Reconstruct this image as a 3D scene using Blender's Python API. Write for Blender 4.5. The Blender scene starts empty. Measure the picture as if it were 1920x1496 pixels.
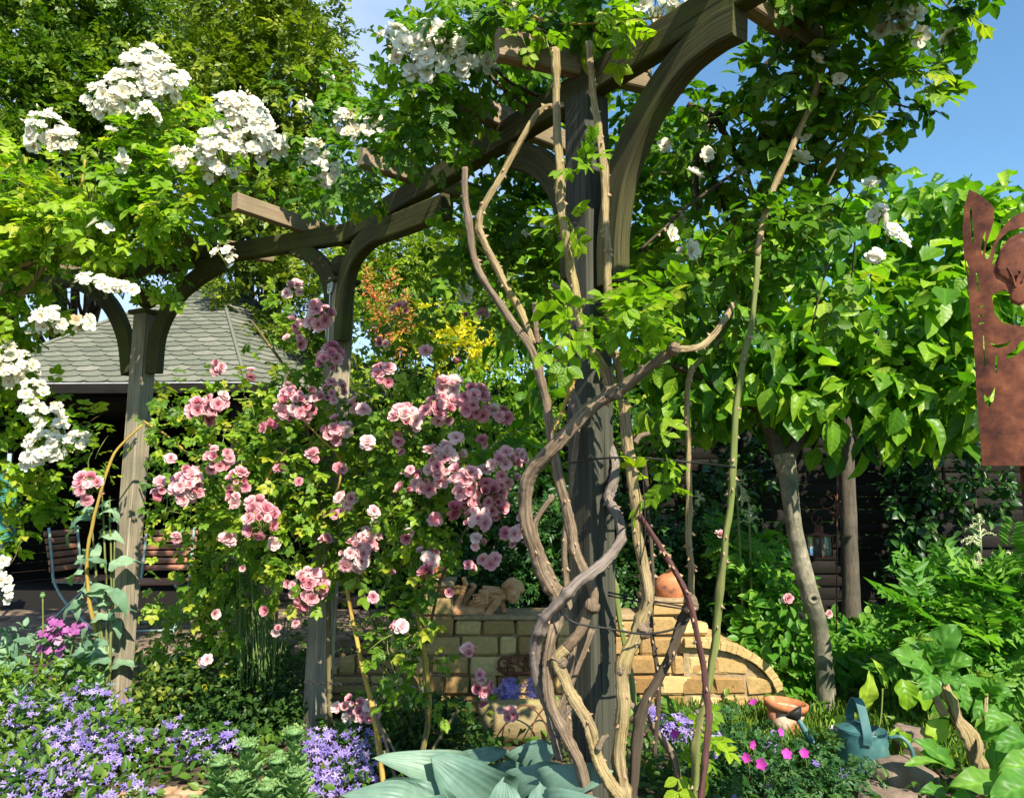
import bpy, bmesh, math, random
import numpy as np
from mathutils import Vector, Matrix

# ------------------------------------------------------------------ camera, sky, sun, exposure
SC = bpy.context.scene
COL = SC.collection
CAM_H, F, PITCH = 1.4, 1400.0, math.radians(6.6)
cam_d = bpy.data.cameras.new('camera'); cam = bpy.data.objects.new('camera', cam_d); COL.objects.link(cam)
cam.location = (0, 0, CAM_H); cam.rotation_euler = (math.pi/2 + PITCH, 0, 0)
cam_d.sensor_width = 36; cam_d.lens = F/1920*36; cam_d.clip_start = 0.02; cam_d.clip_end = 500
SC.camera = cam

SUN_AZ = math.radians(153)      # clockwise from +Y: behind the camera, to its right
SUN_EL = math.radians(43)
SUN = np.array([math.sin(SUN_AZ)*math.cos(SUN_EL), math.cos(SUN_AZ)*math.cos(SUN_EL), math.sin(SUN_EL)])
w = bpy.data.worlds.new('World'); SC.world = w; w.use_nodes = True
nt = w.node_tree; nt.nodes.clear()
wo = nt.nodes.new('ShaderNodeOutputWorld'); bg = nt.nodes.new('ShaderNodeBackground')
sky = nt.nodes.new('ShaderNodeTexSky'); sky.sky_type = 'NISHITA'; sky.sun_disc = False
sky.sun_elevation = SUN_EL; sky.sun_rotation = SUN_AZ; sky.air_density = 1.25; sky.dust_density = 0.0; sky.ozone_density = 2.0
bg.inputs['Strength'].default_value = 0.088
tc = nt.nodes.new('ShaderNodeTexCoord'); no = nt.nodes.new('ShaderNodeTexNoise'); cr = nt.nodes.new('ShaderNodeValToRGB')
mp = nt.nodes.new('ShaderNodeMapping'); mp.inputs['Scale'].default_value = (1.3, 1.3, 3.2); mp.inputs['Location'].default_value = (0.35, 0.0, 0.2)
no.inputs['Scale'].default_value = 1.6; no.inputs['Detail'].default_value = 7; no.inputs['Roughness'].default_value = 0.5
cr.color_ramp.elements[0].position = 0.42; cr.color_ramp.elements[1].position = 0.66
# a bank of thin cloud stands over the left half of the sky
sep = nt.nodes.new('ShaderNodeSeparateXYZ'); mr = nt.nodes.new('ShaderNodeMapRange')
mr.inputs[1].default_value = 0.10; mr.inputs[2].default_value = -0.12; mr.inputs[3].default_value = 0.0; mr.inputs[4].default_value = 1.0
mul = nt.nodes.new('ShaderNodeMath'); mul.operation = 'MULTIPLY'
ad = nt.nodes.new('ShaderNodeMath'); ad.operation = 'MULTIPLY_ADD'; ad.inputs[1].default_value = 0.5; ad.inputs[2].default_value = 0.38
mx = nt.nodes.new('ShaderNodeMixRGB'); mx.inputs[2].default_value = (4.6, 5.6, 7.8, 1)
L = nt.links.new
L(tc.outputs['Generated'], mp.inputs['Vector']); L(mp.outputs[0], no.inputs['Vector']); L(no.outputs['Fac'], cr.inputs[0])
L(tc.outputs['Generated'], sep.inputs[0]); L(sep.outputs['X'], mr.inputs[0])
L(cr.outputs[0], ad.inputs[0]); L(ad.outputs[0], mul.inputs[0]); L(mr.outputs[0], mul.inputs[1])
tn = nt.nodes.new('ShaderNodeMixRGB'); tn.blend_type = 'MULTIPLY'; tn.inputs[0].default_value = 1; tn.inputs[2].default_value = (.80, 1.08, 1.2, 1)
L(sky.outputs[0], tn.inputs[1]); L(mul.outputs[0], mx.inputs[0]); L(tn.outputs[0], mx.inputs[1])
L(mx.outputs[0], bg.inputs['Color']); L(bg.outputs[0], wo.inputs[0])

sd = bpy.data.lights.new('sun', 'SUN'); sd.energy = 5.0; sd.angle = math.radians(0.53); sd.color = (1.0, 0.93, 0.79)
so = bpy.data.objects.new('sun', sd); COL.objects.link(so); so.location = (3, -5, 8)
so.rotation_euler = Vector(SUN).to_track_quat('Z', 'Y').to_euler()
SC.view_settings.view_transform = 'Standard'; SC.view_settings.look = 'None'
SC.view_settings.exposure = 1.0; SC.view_settings.gamma = 1
SC.cycles.max_bounces = 7; SC.cycles.diffuse_bounces = 3; SC.cycles.transmission_bounces = 4; SC.cycles.transparent_max_bounces = 6
SC.cycles.caustics_reflective = False; SC.cycles.caustics_refractive = False; SC.cycles.sample_clamp_indirect = 8

# ------------------------------------------------------------------ measuring: photo pixels -> world points
CP, SP = math.cos(PITCH), math.sin(PITCH)
def ray(px, py):
    u = (px-960)/F; v = (748-py)/F
    return np.array([u, CP - v*SP, SP + v*CP])
def W(px, py, D):
    r = ray(px, py); r = r/r[1]*D
    return np.array([r[0], r[1], r[2]+CAM_H])
def WZ(px, py, z):
    r = ray(px, py); t = (z-CAM_H)/r[2]
    return np.array([r[0]*t, r[1]*t, z])
def WP(px, py, p0, n):
    r = ray(px, py); o = np.array([0, 0, CAM_H]); t = np.dot(np.array(p0)-o, n)/np.dot(r, n)
    return o + r*t
def mpp(D, py=900):           # metres per pixel at depth D
    r = ray(960, py); return D/r[1]/F
rng = np.random.default_rng(7)
def nrm(a): return a/np.maximum(np.linalg.norm(a, axis=-1, keepdims=True), 1e-9)

# ------------------------------------------------------------------ mesh accumulator
class Acc:
    def __init__(s): s.v = []; s.n = 0; s.f = []; s.m = []; s.r = []; s.uv = []
    def add(s, v, faces, mat=0, rnd=0.5, uv=None):
        """faces: list of (k-array of same-size faces); uv per vertex (n,2) or per-face-corner list"""
        v = np.asarray(v, float).reshape(-1, 3)
        for k in faces:
            k = np.asarray(k, int)
            if k.size == 0: continue
            s.f.append(k+s.n); m = np.empty(len(k), int); m[:] = mat; s.m.append(m)
            r = np.empty(len(k)); r[:] = rnd; s.r.append(r)
            s.uv.append(np.zeros((k.size, 2)) if uv is None else np.asarray(uv)[k.ravel()])
        s.v.append(v); s.n += len(v)
    def inst(s, tpl, M, loc, rnd, mat=None):
        """tpl: list of groups; M (N,3,3) columns = local axes (already scaled)"""
        tv = tpl['v']; N = len(loc)
        if N == 0: return
        V = np.einsum('nij,kj->nki', M, tv) + loc[:, None, :]
        off = (np.arange(N)*len(tv))[:, None, None]
        for k, mi, rr in tpl['g']:
            K = (k[None]+off).reshape(-1, k.shape[1])
            s.f.append(K+s.n)
            mm = np.tile(mi if mat is None else np.full(len(k), mat), N); s.m.append(mm)
            s.r.append(np.clip(np.repeat(rnd, len(k)) + np.tile(rr, N), 0, 1))
            s.uv.append(np.tile(tpl['uv'][k.ravel()], (N, 1)) if 'uv' in tpl else np.zeros((K.size, 2)))
        s.v.append(V.reshape(-1, 3)); s.n += N*len(tv)
    def build(s, name, mats, parent=None, smooth=True, loc=None):
        me = bpy.data.meshes.new(name)
        V = np.concatenate(s.v) if s.v else np.zeros((0, 3))
        o = np.zeros(3)
        if loc is not None: o = np.asarray(loc, float); V = V-o
        me.vertices.add(len(V)); me.vertices.foreach_set('co', V.astype(np.float32).ravel())
        li = np.concatenate([f.ravel() for f in s.f]).astype(np.int32)
        tot = np.concatenate([np.full(len(f), f.shape[1]) for f in s.f]).astype(np.int32)
        st = np.concatenate([[0], np.cumsum(tot)[:-1]]).astype(np.int32)
        me.loops.add(len(li)); me.loops.foreach_set('vertex_index', li)
        me.polygons.add(len(tot)); me.polygons.foreach_set('loop_start', st)
        try: me.polygons.foreach_set('loop_total', tot)
        except Exception: pass
        me.update(calc_edges=True)
        me.polygons.foreach_set('material_index', np.concatenate(s.m).astype(np.int32))
        me.polygons.foreach_set('use_smooth', np.full(len(tot), smooth))
        a = me.attributes.new('rnd', 'FLOAT', 'FACE'); a.data.foreach_set('value', np.concatenate(s.r).astype(np.float32))
        uvl = me.uv_layers.new(name='UVMap'); uvl.data.foreach_set('uv', np.concatenate(s.uv).astype(np.float32).ravel())
        if not isinstance(mats, (list, tuple)): mats = [mats]
        for m in mats: me.materials.append(m)
        me.update()
        ob = bpy.data.objects.new(name, me); COL.objects.link(ob); ob.location = o
        if parent is not None: attach(ob, parent)
        return ob
def world_loc(o):
    p = Vector((0, 0, 0)); q = o
    while q is not None: p = p + q.location; q = q.parent
    return p
def attach(ob, parent):          # keeps ob where it is (no thing here is rotated)
    ob.location = ob.location - world_loc(parent); ob.parent = parent
def tag(o, label=None, cat=None, group=None, kind=None):
    if label: o['label'] = label
    if cat: o['category'] = cat
    if group: o['group'] = group
    if kind: o['kind'] = kind
    return o
def thing(name, label, cat, loc=(0, 0, 0), group=None):
    o = bpy.data.objects.new(name, None); COL.objects.link(o); o.location = tuple(float(c) for c in loc)
    o.empty_display_size = 0.1
    return tag(o, label, cat, group)

# ------------------------------------------------------------------ shapes
def catmull(P, sub=6):
    P = np.asarray(P, float)
    if len(P) < 3: 
        t = np.linspace(0, 1, sub+1)[:, None]; return P[0]*(1-t)+P[-1]*t
    Q = np.vstack([2*P[0]-P[1], P, 2*P[-1]-P[-2]]); out = []
    for i in range(1, len(Q)-2):
        t = np.linspace(0, 1, sub, endpoint=False)[:, None]
        a, b, c, d = Q[i-1], Q[i], Q[i+1], Q[i+2]
        out.append(0.5*((2*b)+(c-a)*t+(2*a-5*b+4*c-d)*t*t+(3*b-a-3*c+d)*t**3))
    out.append(P[-1:]); return np.vstack(out)
def frames(P):
    T = nrm(np.gradient(P, axis=0)); N = np.zeros_like(P)
    a = np.array([0, 0, 1.]) if abs(T[0, 2]) < .9 else np.array([0, 1., 0])
    n = nrm(a - T[0]*np.dot(a, T[0])); 
    for i in range(len(P)):
        n = nrm(n - T[i]*np.dot(n, T[i])); N[i] = n
    return T, N, np.cross(T, N)
def tube(acc, P, R, sides=8, sub=5, mat=0, rough=0.0, rnd=0.5, cap=True, seed=0, knots=0.0):
    P = np.asarray(P, float); R = np.atleast_1d(np.asarray(R, float))
    if len(R) != len(P): R = np.interp(np.linspace(0, 1, len(P)), np.linspace(0, 1, len(R)), R)
    Q = catmull(np.hstack([P, R[:, None]]), sub); C = Q[:, :3]; RR = np.maximum(Q[:, 3], 1e-4)
    n = len(C); g = np.random.default_rng(seed)
    if rough > .09 and n > 12:
        s_ = np.cumsum(np.r_[0, np.linalg.norm(np.diff(C, axis=0), axis=1)])
        for q in range(3):
            f = 18+13*q; C = C+np.stack([np.sin(s_*f+g.uniform(0, 6)), np.sin(s_*f*1.1+g.uniform(0, 6)), .3*np.sin(s_*f+g.uniform(0, 6))], -1)*RR[:, None]*(.16/(q+1))
    T, N, B = frames(C)
    th = np.linspace(0, 2*np.pi, sides, endpoint=False)
    rad = np.repeat(RR[:, None], sides, 1)
    if rough:
        along = np.cumsum(np.r_[0, np.linalg.norm(np.diff(C, axis=0), axis=1)])
        tw = along*3
        for q in range(4):
            k = q+2; rad *= 1+rough*0.5*np.sin(k*(th[None, :]+tw[:, None]*0.25)+g.uniform(0, 6)+np.sin(along*(9+4*q))[:, None]*1.3)
        rad *= 1+rough*g.normal(0, .35, rad.shape)
    if knots:
        for _ in range(max(1, n//14)):
            i = g.integers(0, n); rad *= 1+knots*np.exp(-((np.arange(n)-i)/1.4)**2)[:, None]*(0.6+0.6*np.cos(th-g.uniform(0, 6)))[None]
    V = C[:, None]+rad[..., None]*(np.cos(th)[None, :, None]*N[:, None]+np.sin(th)[None, :, None]*B[:, None])
    V = V.reshape(-1, 3)
    i = np.arange(n-1)[:, None]*sides; j = np.arange(sides)[None]
    q = np.stack([i+j, i+(j+1) % sides, i+sides+(j+1) % sides, i+sides+j], -1).reshape(-1, 4)
    L_ = np.cumsum(np.r_[0, np.linalg.norm(np.diff(C, axis=0), axis=1)])
    uv = np.stack([np.repeat(L_, sides), np.tile(np.abs(th/np.pi-1), n)*np.repeat(RR, sides)*3], -1)
    if cap:
        V = np.vstack([V, C[0], C[-1]]); uv = np.vstack([uv, [0, 0], [L_[-1], 0]]); c0 = n*sides
        jj = np.arange(sides)
        t0 = np.stack([np.full(sides, c0), (jj+1) % sides, jj], -1); b = (n-1)*sides
        t1 = np.stack([np.full(sides, c0+1), b+jj, b+(jj+1) % sides], -1)
        acc.add(V, [q, np.vstack([t0, t1])], mat, rnd, uv)
    else: acc.add(V, [q], mat, rnd, uv)
    return C, T, N, B, RR
def sweep(acc, P, w_, h_, up=(0, 0, 1), ch=0.006, mat=0, side=None):
    """chamfered rectangular bar swept along P (width across, height along 'up'); UV u along, v round."""
    P = np.asarray(P, float); T = nrm(np.gradient(P, axis=0)); up = np.asarray(up, float)
    S = nrm(np.cross(T, up)) if side is None else np.repeat(nrm(np.asarray(side, float))[None], len(P), 0)
    U = nrm(np.cross(S, T)); a, b = w_/2, h_/2
    sec = [(-a+ch, -b), (a-ch, -b), (a, -b+ch), (a, b-ch), (a-ch, b), (-a+ch, b), (-a, b-ch), (-a, -b+ch)]
    sec = np.array(sec); k = 8; n = len(P)
    ring = P[:, None]+sec[None, :, 0, None]*S[:, None]+sec[None, :, 1, None]*U[:, None]
    # end chamfers
    per = np.r_[0, np.cumsum(np.linalg.norm(np.diff(np.vstack([sec, sec[:1]]), axis=0), axis=1))]
    V = []; F4 = []; UVs = []; L_ = np.cumsum(np.r_[0, np.linalg.norm(np.diff(P, axis=0), axis=1)])
    for j in range(k):              # separate strips -> crisp edges and clean UVs
        j2 = (j+1) % k; o = len(V)*0
        a_ = ring[:, j]; b_ = ring[:, j2]
        vv = np.empty((2*n, 3)); vv[0::2] = a_; vv[1::2] = b_
        uu = np.empty((2*n, 2)); uu[0::2] = np.stack([L_, np.full(n, per[j])], -1); uu[1::2] = np.stack([L_, np.full(n, per[j+1])], -1)
        i = np.arange(n-1)*2
        acc.add(vv, [np.stack([i, i+1, i+3, i+2], -1)], mat, 0.5, uu)
    for e, s_ in ((0, -1), (n-1, 1)):
        vv = ring[e]; idx = np.arange(k)
        acc.add(vv, [(idx if s_ > 0 else idx[::-1])[None]], mat, 0.5, sec+np.array([7.3+e, 3.1]))
def box(acc, c, s, R=None, ch=0.004, mat=0, rnd=0.5, jit=0):
    """bevelled box"""
    s = np.asarray(s, float)/2; ch = min(ch, s.min()*.45)
    pts = []; 
    for ax in range(3):
        for sg in (-1, 1):
            for q in ((-1, -1), (1, -1), (1, 1), (-1, 1)):
                p = np.zeros(3); p[ax] = sg*s[ax]; o = [i for i in range(3) if i != ax]
                p[o[0]] = q[0]*(s[o[0]]-ch); p[o[1]] = q[1]*(s[o[1]]-ch); pts.append(p)
    pts = np.array(pts)
    def fi(ax, sg, q): return (ax*2+(0 if sg < 0 else 1))*4+{(-1, -1): 0, (1, -1): 1, (1, 1): 2, (-1, 1): 3}[q]
    quads = []; tris = []
    for ax in range(3):
        for sg in (-1, 1): quads.append([fi(ax, sg, q) for q in ((-1, -1), (1, -1), (1, 1), (-1, 1))])
    def vid(face_ax, signs):
        o = [i for i in range(3) if i != face_ax]; return fi(face_ax, signs[face_ax], (signs[o[0]], signs[o[1]]))
    for a, b, c_ in ((0, 1, 2), (0, 2, 1), (1, 2, 0)):
        for sa in (-1, 1):
            for sb in (-1, 1):
                s1 = {a: sa, b: sb, c_: -1}; s2 = {a: sa, b: sb, c_: 1}
                quads.append([vid(a, s1), vid(a, s2), vid(b, s2), vid(b, s1)])
    for sx in (-1, 1):
        for sy in (-1, 1):
            for sz in (-1, 1):
                sg = {0: sx, 1: sy, 2: sz}; tris.append([vid(0, sg), vid(1, sg), vid(2, sg)])
    uvb = pts.copy()
    if jit: pts = pts+rng.normal(0, jit, pts.shape)
    if R is not None: pts = pts@np.asarray(R).T
    uv = np.stack([uvb[:, 0]+uvb[:, 1], uvb[:, 2]+uvb[:, 1]*.3], -1)+rng.uniform(0, 9, 2)
    # fix winding: outward
    Q = []
    ctr = pts.mean(0)
    for q in quads:
        p = pts[q]; nn = np.cross(p[1]-p[0], p[2]-p[1])
        Q.append(q if np.dot(nn, p.mean(0)-ctr) > 0 else q[::-1])
    T3 = []
    for t in tris:
        p = pts[t]; nn = np.cross(p[1]-p[0], p[2]-p[0])
        T3.append(t if np.dot(nn, p.mean(0)-ctr) > 0 else t[::-1])
    acc.add(pts+np.asarray(c, float), [np.array(Q), np.array(T3)], mat, rnd, uv)
def rotz(a): c, s = math.cos(a), math.sin(a); return np.array([[c, -s, 0], [s, c, 0], [0, 0, 1.]])
def rotx(a): c, s = math.cos(a), math.sin(a); return np.array([[1, 0, 0], [0, c, -s], [0, s, c]])
def roty(a): c, s = math.cos(a), math.sin(a); return np.array([[c, 0, s], [0, 1, 0], [-s, 0, c]])
def lathe(acc, prof, c=(0, 0, 0), seg=24, mat=0, sx=1, sy=1, noise=0, R=None):
    prof = np.asarray(prof, float); th = np.linspace(0, 2*np.pi, seg, endpoint=False); n = len(prof)
    V = np.stack([prof[:, 0, None]*np.cos(th)*sx, prof[:, 0, None]*np.sin(th)*sy, np.repeat(prof[:, 1, None], seg, 1)], -1).reshape(-1, 3)
    if noise: V = V*(1+rng.normal(0, noise, (len(V), 1)))
    if R is not None: V = V@np.asarray(R).T
    i = np.arange(n-1)[:, None]*seg; j = np.arange(seg)[None]
    q = np.stack([i+j, i+(j+1) % seg, i+seg+(j+1) % seg, i+seg+j], -1).reshape(-1, 4)
    uv = np.stack([np.tile(th/6.28, n), np.repeat(prof[:, 1], seg)], -1)
    acc.add(V+np.asarray(c, float), [q], mat, .5, uv)
def grid(acc, P, mat=0, rnd=.5, uvs=1.0, thick=None):
    """P (a,b,3) sheet"""
    a, b = P.shape[:2]; i = np.arange(a-1)[:, None]*b; j = np.arange(b-1)[None]
    q = np.stack([i+j, i+j+1, i+b+j+1, i+b+j], -1).reshape(-1, 4)
    u, v = np.meshgrid(np.linspace(0, 1, a), np.linspace(0, 1, b), indexing='ij')
    acc.add(P.reshape(-1, 3), [q], mat, rnd, np.stack([u, v], -1).reshape(-1, 2)*uvs)

# ------------------------------------------------------------------ materials
def mat_new(name):
    m = bpy.data.materials.new(name); m.use_nodes = True; nt = m.node_tree
    b = nt.nodes['Principled BSDF']; return m, nt, b
def ramp(nt, stops):
    r = nt.nodes.new('ShaderNodeValToRGB'); e = r.color_ramp.elements
    while len(e) < len(stops): e.new(0.5)
    for k, (p, c) in enumerate(stops): e[k].position = p; e[k].color = (*c, 1)
    return r
def leafmat(name, stops, trans=0.4, rough=0.42, tcol=(1.25, 1.5, 0.45), spec=0.28, vein=0.0, back=None):
    m, nt, b = mat_new(name); l = nt.links.new
    at = nt.nodes.new('ShaderNodeAttribute'); at.attribute_name = 'rnd'
    r = ramp(nt, stops); l(at.outputs['Fac'], r.inputs[0])
    nz = nt.nodes.new('ShaderNodeTexNoise'); nz.inputs['Scale'].default_value = 35; nz.inputs['Detail'].default_value = 3
    tcn = nt.nodes.new('ShaderNodeTexCoord'); l(tcn.outputs['Object'], nz.inputs['Vector'])
    hs = nt.nodes.new('ShaderNodeMixRGB'); hs.blend_type = 'MULTIPLY'; hs.inputs[0].default_value = 0.5
    rr = ramp(nt, [(0.3, (.62, .66, .6)), (0.7, (1.2, 1.15, 1.0))]); l(nz.outputs['Fac'], rr.inputs[0])
    l(r.outputs[0], hs.inputs[1]); l(rr.outputs[0], hs.inputs[2]); col = hs.outputs[0]
    if vein:
        uvn = nt.nodes.new('ShaderNodeUVMap'); sx = nt.nodes.new('ShaderNodeSeparateXYZ'); l(uvn.outputs[0], sx.inputs[0])
        # side veins run from the midrib (u=0) outward and forward
        a1 = nt.nodes.new('ShaderNodeMath'); a1.operation = 'ABSOLUTE'; l(sx.outputs[0], a1.inputs[0])
        m1 = nt.nodes.new('ShaderNodeMath'); m1.operation = 'MULTIPLY_ADD'; m1.inputs[1].default_value = -0.8; l(a1.outputs[0], m1.inputs[0]); l(sx.outputs[1], m1.inputs[2])
        m2 = nt.nodes.new('ShaderNodeMath'); m2.operation = 'MULTIPLY'; m2.inputs[1].default_value = 34; l(m1.outputs[0], m2.inputs[0])
        m3 = nt.nodes.new('ShaderNodeMath'); m3.operation = 'SINE'; l(m2.outputs[0], m3.inputs[0])
        bp = nt.nodes.new('ShaderNodeBump'); bp.inputs['Strength'].default_value = vein; bp.inputs['Distance'].default_value = 0.003
        l(m3.outputs[0], bp.inputs['Height']); l(bp.outputs[0], b.inputs['Normal'])
        rib = ramp(nt, [(0.0, (1.35, 1.3, 1.2)), (0.05, (1, 1, 1))]); l(a1.outputs[0], rib.inputs[0])
        h2 = nt.nodes.new('ShaderNodeMixRGB'); h2.blend_type = 'MULTIPLY'; h2.inputs[0].default_value = 1
        l(col, h2.inputs[1]); l(rib.outputs[0], h2.inputs[2]); col = h2.outputs[0]
    l(col, b.inputs['Base Color']); b.inputs['Roughness'].default_value = rough; b.inputs['Specular IOR Level'].default_value = spec
    tr = nt.nodes.new('ShaderNodeBsdfTranslucent'); mm = nt.nodes.new('ShaderNodeMixRGB'); mm.blend_type = 'MULTIPLY'; mm.inputs[0].default_value = 1
    mm.inputs[2].default_value = (*tcol, 1); l(col, mm.inputs[1]); l(mm.outputs[0], tr.inputs[0])
    ms = nt.nodes.new('ShaderNodeMixShader'); ms.inputs[0].default_value = trans
    out = nt.nodes['Material Output']; l(b.outputs[0], ms.inputs[1]); l(tr.outputs[0], ms.inputs[2]); l(ms.outputs[0], out.inputs[0])
    return m
def woodmat(name, c1, c2, c3=None, scale=(3, 70), rough=0.85, bump=0.6, blotch=0.5, dist=0.004, crack=True):
    m, nt, b = mat_new(name); l = nt.links.new
    uv = nt.nodes.new('ShaderNodeUVMap'); mp = nt.nodes.new('ShaderNodeMapping'); mp.inputs['Scale'].default_value = (scale[0], scale[1], 1)
    l(uv.outputs[0], mp.inputs[0]); n1 = nt.nodes.new('ShaderNodeTexNoise'); n1.inputs['Scale'].default_value = 1.0; n1.inputs['Detail'].default_value = 6; n1.inputs['Roughness'].default_value = .65
    l(mp.outputs[0], n1.inputs[0]); r = ramp(nt, [(0.32, c1), (0.68, c2)]); l(n1.outputs['Fac'], r.inputs[0])
    n2 = nt.nodes.new('ShaderNodeTexNoise'); n2.inputs['Scale'].default_value = 5; n2.inputs['Detail'].default_value = 4
    g = nt.nodes.new('ShaderNodeNewGeometry'); l(g.outputs['Position'], n2.inputs[0])
    mxx = nt.nodes.new('ShaderNodeMixRGB'); rb = ramp(nt, [(0.42, (0, 0, 0)), (0.68, (blotch,)*3)]); l(n2.outputs['Fac'], rb.inputs[0])
    l(rb.outputs[0], mxx.inputs[0]); l(r.outputs[0], mxx.inputs[1]); mxx.inputs[2].default_value = (*(c3 or c1), 1)
    col = mxx.outputs[0]
    if crack:
        n3 = nt.nodes.new('ShaderNodeTexNoise'); n3.inputs['Scale'].default_value = 1.0; n3.inputs['Detail'].default_value = 2
        mp3 = nt.nodes.new('ShaderNodeMapping'); mp3.inputs['Scale'].default_value = (1.6, scale[1]*.7, 1); mp3.inputs['Location'].default_value = (4, 9, 0)
        l(uv.outputs[0], mp3.inputs[0]); l(mp3.outputs[0], n3.inputs[0])
        rc = ramp(nt, [(0.30, (.35, .32, .3)), (0.36, (1, 1, 1))]); l(n3.outputs['Fac'], rc.inputs[0])
        mc = nt.nodes.new('ShaderNodeMixRGB'); mc.blend_type = 'MULTIPLY'; mc.inputs[0].default_value = 1; l(col, mc.inputs[1]); l(rc.outputs[0], mc.inputs[2]); col = mc.outputs[0]
    l(col, b.inputs['Base Color']); b.inputs['Roughness'].default_value = rough; b.inputs['Specular IOR Level'].default_value = 0.25
    bp = nt.nodes.new('ShaderNodeBump'); bp.inputs['Strength'].default_value = bump; bp.inputs['Distance'].default_value = dist
    l(n1.outputs['Fac'], bp.inputs['Height']); l(bp.outputs[0], b.inputs['Normal']); return m
def noisemat(name, stops, scale=8, detail=6, rough=0.85, bump=0.4, dist=0.01, metal=0, coord='Object', spec=0.3, stretch=(1, 1, 1)):
    m, nt, b = mat_new(name); l = nt.links.new
    t = nt.nodes.new('ShaderNodeTexCoord'); n1 = nt.nodes.new('ShaderNodeTexNoise'); n1.inputs['Scale'].default_value = scale; n1.inputs['Detail'].default_value = detail
    n1.inputs['Roughness'].default_value = .6
    mp = nt.nodes.new('ShaderNodeMapping'); mp.inputs['Scale'].default_value = stretch
    l(t.outputs[coord], mp.inputs[0]); l(mp.outputs[0], n1.inputs[0]); r = ramp(nt, stops); l(n1.outputs['Fac'], r.inputs[0]); l(r.outputs[0], b.inputs['Base Color'])
    b.inputs['Roughness'].default_value = rough; b.inputs['Metallic'].default_value = metal; b.inputs['Specular IOR Level'].default_value = spec
    bp = nt.nodes.new('ShaderNodeBump'); bp.inputs['Strength'].default_value = bump; bp.inputs['Distance'].default_value = dist
    l(n1.outputs['Fac'], bp.inputs['Height']); l(bp.outputs[0], b.inputs['Normal']); return m
def petalmat(name, stops, trans=0.3):
    return leafmat(name, stops, trans=trans, rough=0.55, tcol=(1, 1, 1), spec=0.2)

M = {}
M['rose_leaf'] = leafmat('rose_leaf', [(0, (.026, .085, .008)), (.45, (.085, .20, .012)), (.8, (.18, .32, .018)), (1, (.34, .40, .035))], vein=.25, trans=.42)
M['rose_leaf_young'] = leafmat('rose_leaf_young', [(0, (.075, .18, .015)), (.5, (.20, .35, .018)), (.9, (.38, .50, .03)), (1, (.48, .46, .06))], vein=.2, trans=.48)
M['pink_leaf'] = leafmat('pink_leaf', [(0, (.032, .095, .010)), (.5, (.12, .24, .02)), (.85, (.26, .40, .03)), (1, (.40, .42, .04))], trans=.4)
M['magnolia_leaf'] = leafmat('magnolia_leaf', [(0, (.028, .10, .009)), (.5, (.085, .22, .014)), (.85, (.23, .40, .025)), (1, (.38, .52, .06))], vein=.22, trans=.45, rough=.38)
M['hornbeam_leaf'] = leafmat('hornbeam_leaf', [(0, (.036, .09, .008)), (.5, (.10, .19, .014)), (1, (.25, .33, .025))], trans=.33)
M['olive_leaf'] = leafmat('olive_leaf', [(0, (.055, .10, .010)), (.5, (.15, .215, .016)), (1, (.32, .36, .035))], trans=.33)
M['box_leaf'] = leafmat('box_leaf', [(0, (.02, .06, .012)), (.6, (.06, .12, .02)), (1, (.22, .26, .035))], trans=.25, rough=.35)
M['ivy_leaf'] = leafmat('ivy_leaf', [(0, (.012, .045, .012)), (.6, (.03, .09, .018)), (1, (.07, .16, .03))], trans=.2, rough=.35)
M['lime_leaf'] = leafmat('lime_leaf', [(0, (.09, .19, .02)), (.5, (.2, .34, .03)), (1, (.38, .46, .05))], trans=.45)
M['gold_leaf'] = leafmat('gold_leaf', [(0, (.45, .42, .02)), (1, (.75, .62, .03))], trans=.4)
M['rust_bloom'] = leafmat('rust_bloom', [(0, (.5, .16, .05)), (1, (.75, .3, .1))], trans=.3)
M['fern_leaf'] = leafmat('fern_leaf', [(0, (.04, .15, .02)), (.5, (.1, .27, .03)), (1, (.2, .38, .05))], trans=.42)
M['hydrangea_leaf'] = leafmat('hydrangea_leaf', [(0, (.05, .17, .02)), (.5, (.1, .26, .035)), (1, (.18, .34, .05))], vein=.5, trans=.4)
M['geranium_leaf'] = leafmat('geranium_leaf', [(0, (.02, .07, .025)), (.6, (.05, .14, .04)), (1, (.12, .22, .06))], trans=.3)
M['ground_leaf'] = leafmat('ground_leaf', [(0, (.03, .09, .015)), (.6, (.09, .19, .025)), (1, (.2, .28, .04))], trans=.35)
M['poppy_leaf'] = leafmat('poppy_leaf', [(0, (.1, .2, .12)), (.5, (.2, .32, .2)), (1, (.3, .43, .27))], trans=.25, rough=.6)
M['sedum_leaf'] = leafmat('sedum_leaf', [(0, (.1, .2, .08)), (.5, (.19, .34, .13)), (1, (.34, .46, .16))], trans=.25)
M['hosta_leaf'] = leafmat('hosta_leaf', [(0, (.08, .16, .125)), (.5, (.13, .225, .175)), (1, (.23, .33, .235))], trans=.15, rough=.5, vein=.0, tcol=(1, 1.3, .6))
def add_ribs(m, k, s=.6, d=.004):
    nt = m.node_tree; b = nt.nodes['Principled BSDF']; l = nt.links.new
    u = nt.nodes.new('ShaderNodeUVMap'); sx = nt.nodes.new('ShaderNodeSeparateXYZ'); l(u.outputs[0], sx.inputs[0])
    m1 = nt.nodes.new('ShaderNodeMath'); m1.operation = 'MULTIPLY'; m1.inputs[1].default_value = k; l(sx.outputs[0], m1.inputs[0])
    m2 = nt.nodes.new('ShaderNodeMath'); m2.operation = 'COSINE'; l(m1.outputs[0], m2.inputs[0])
    bp = nt.nodes.new('ShaderNodeBump'); bp.inputs['Strength'].default_value = s; bp.inputs['Distance'].default_value = d
    l(m2.outputs[0], bp.inputs['Height']); l(bp.outputs[0], b.inputs['Normal'])
add_ribs(M['hosta_leaf'], 34, .22, .0015)
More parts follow.
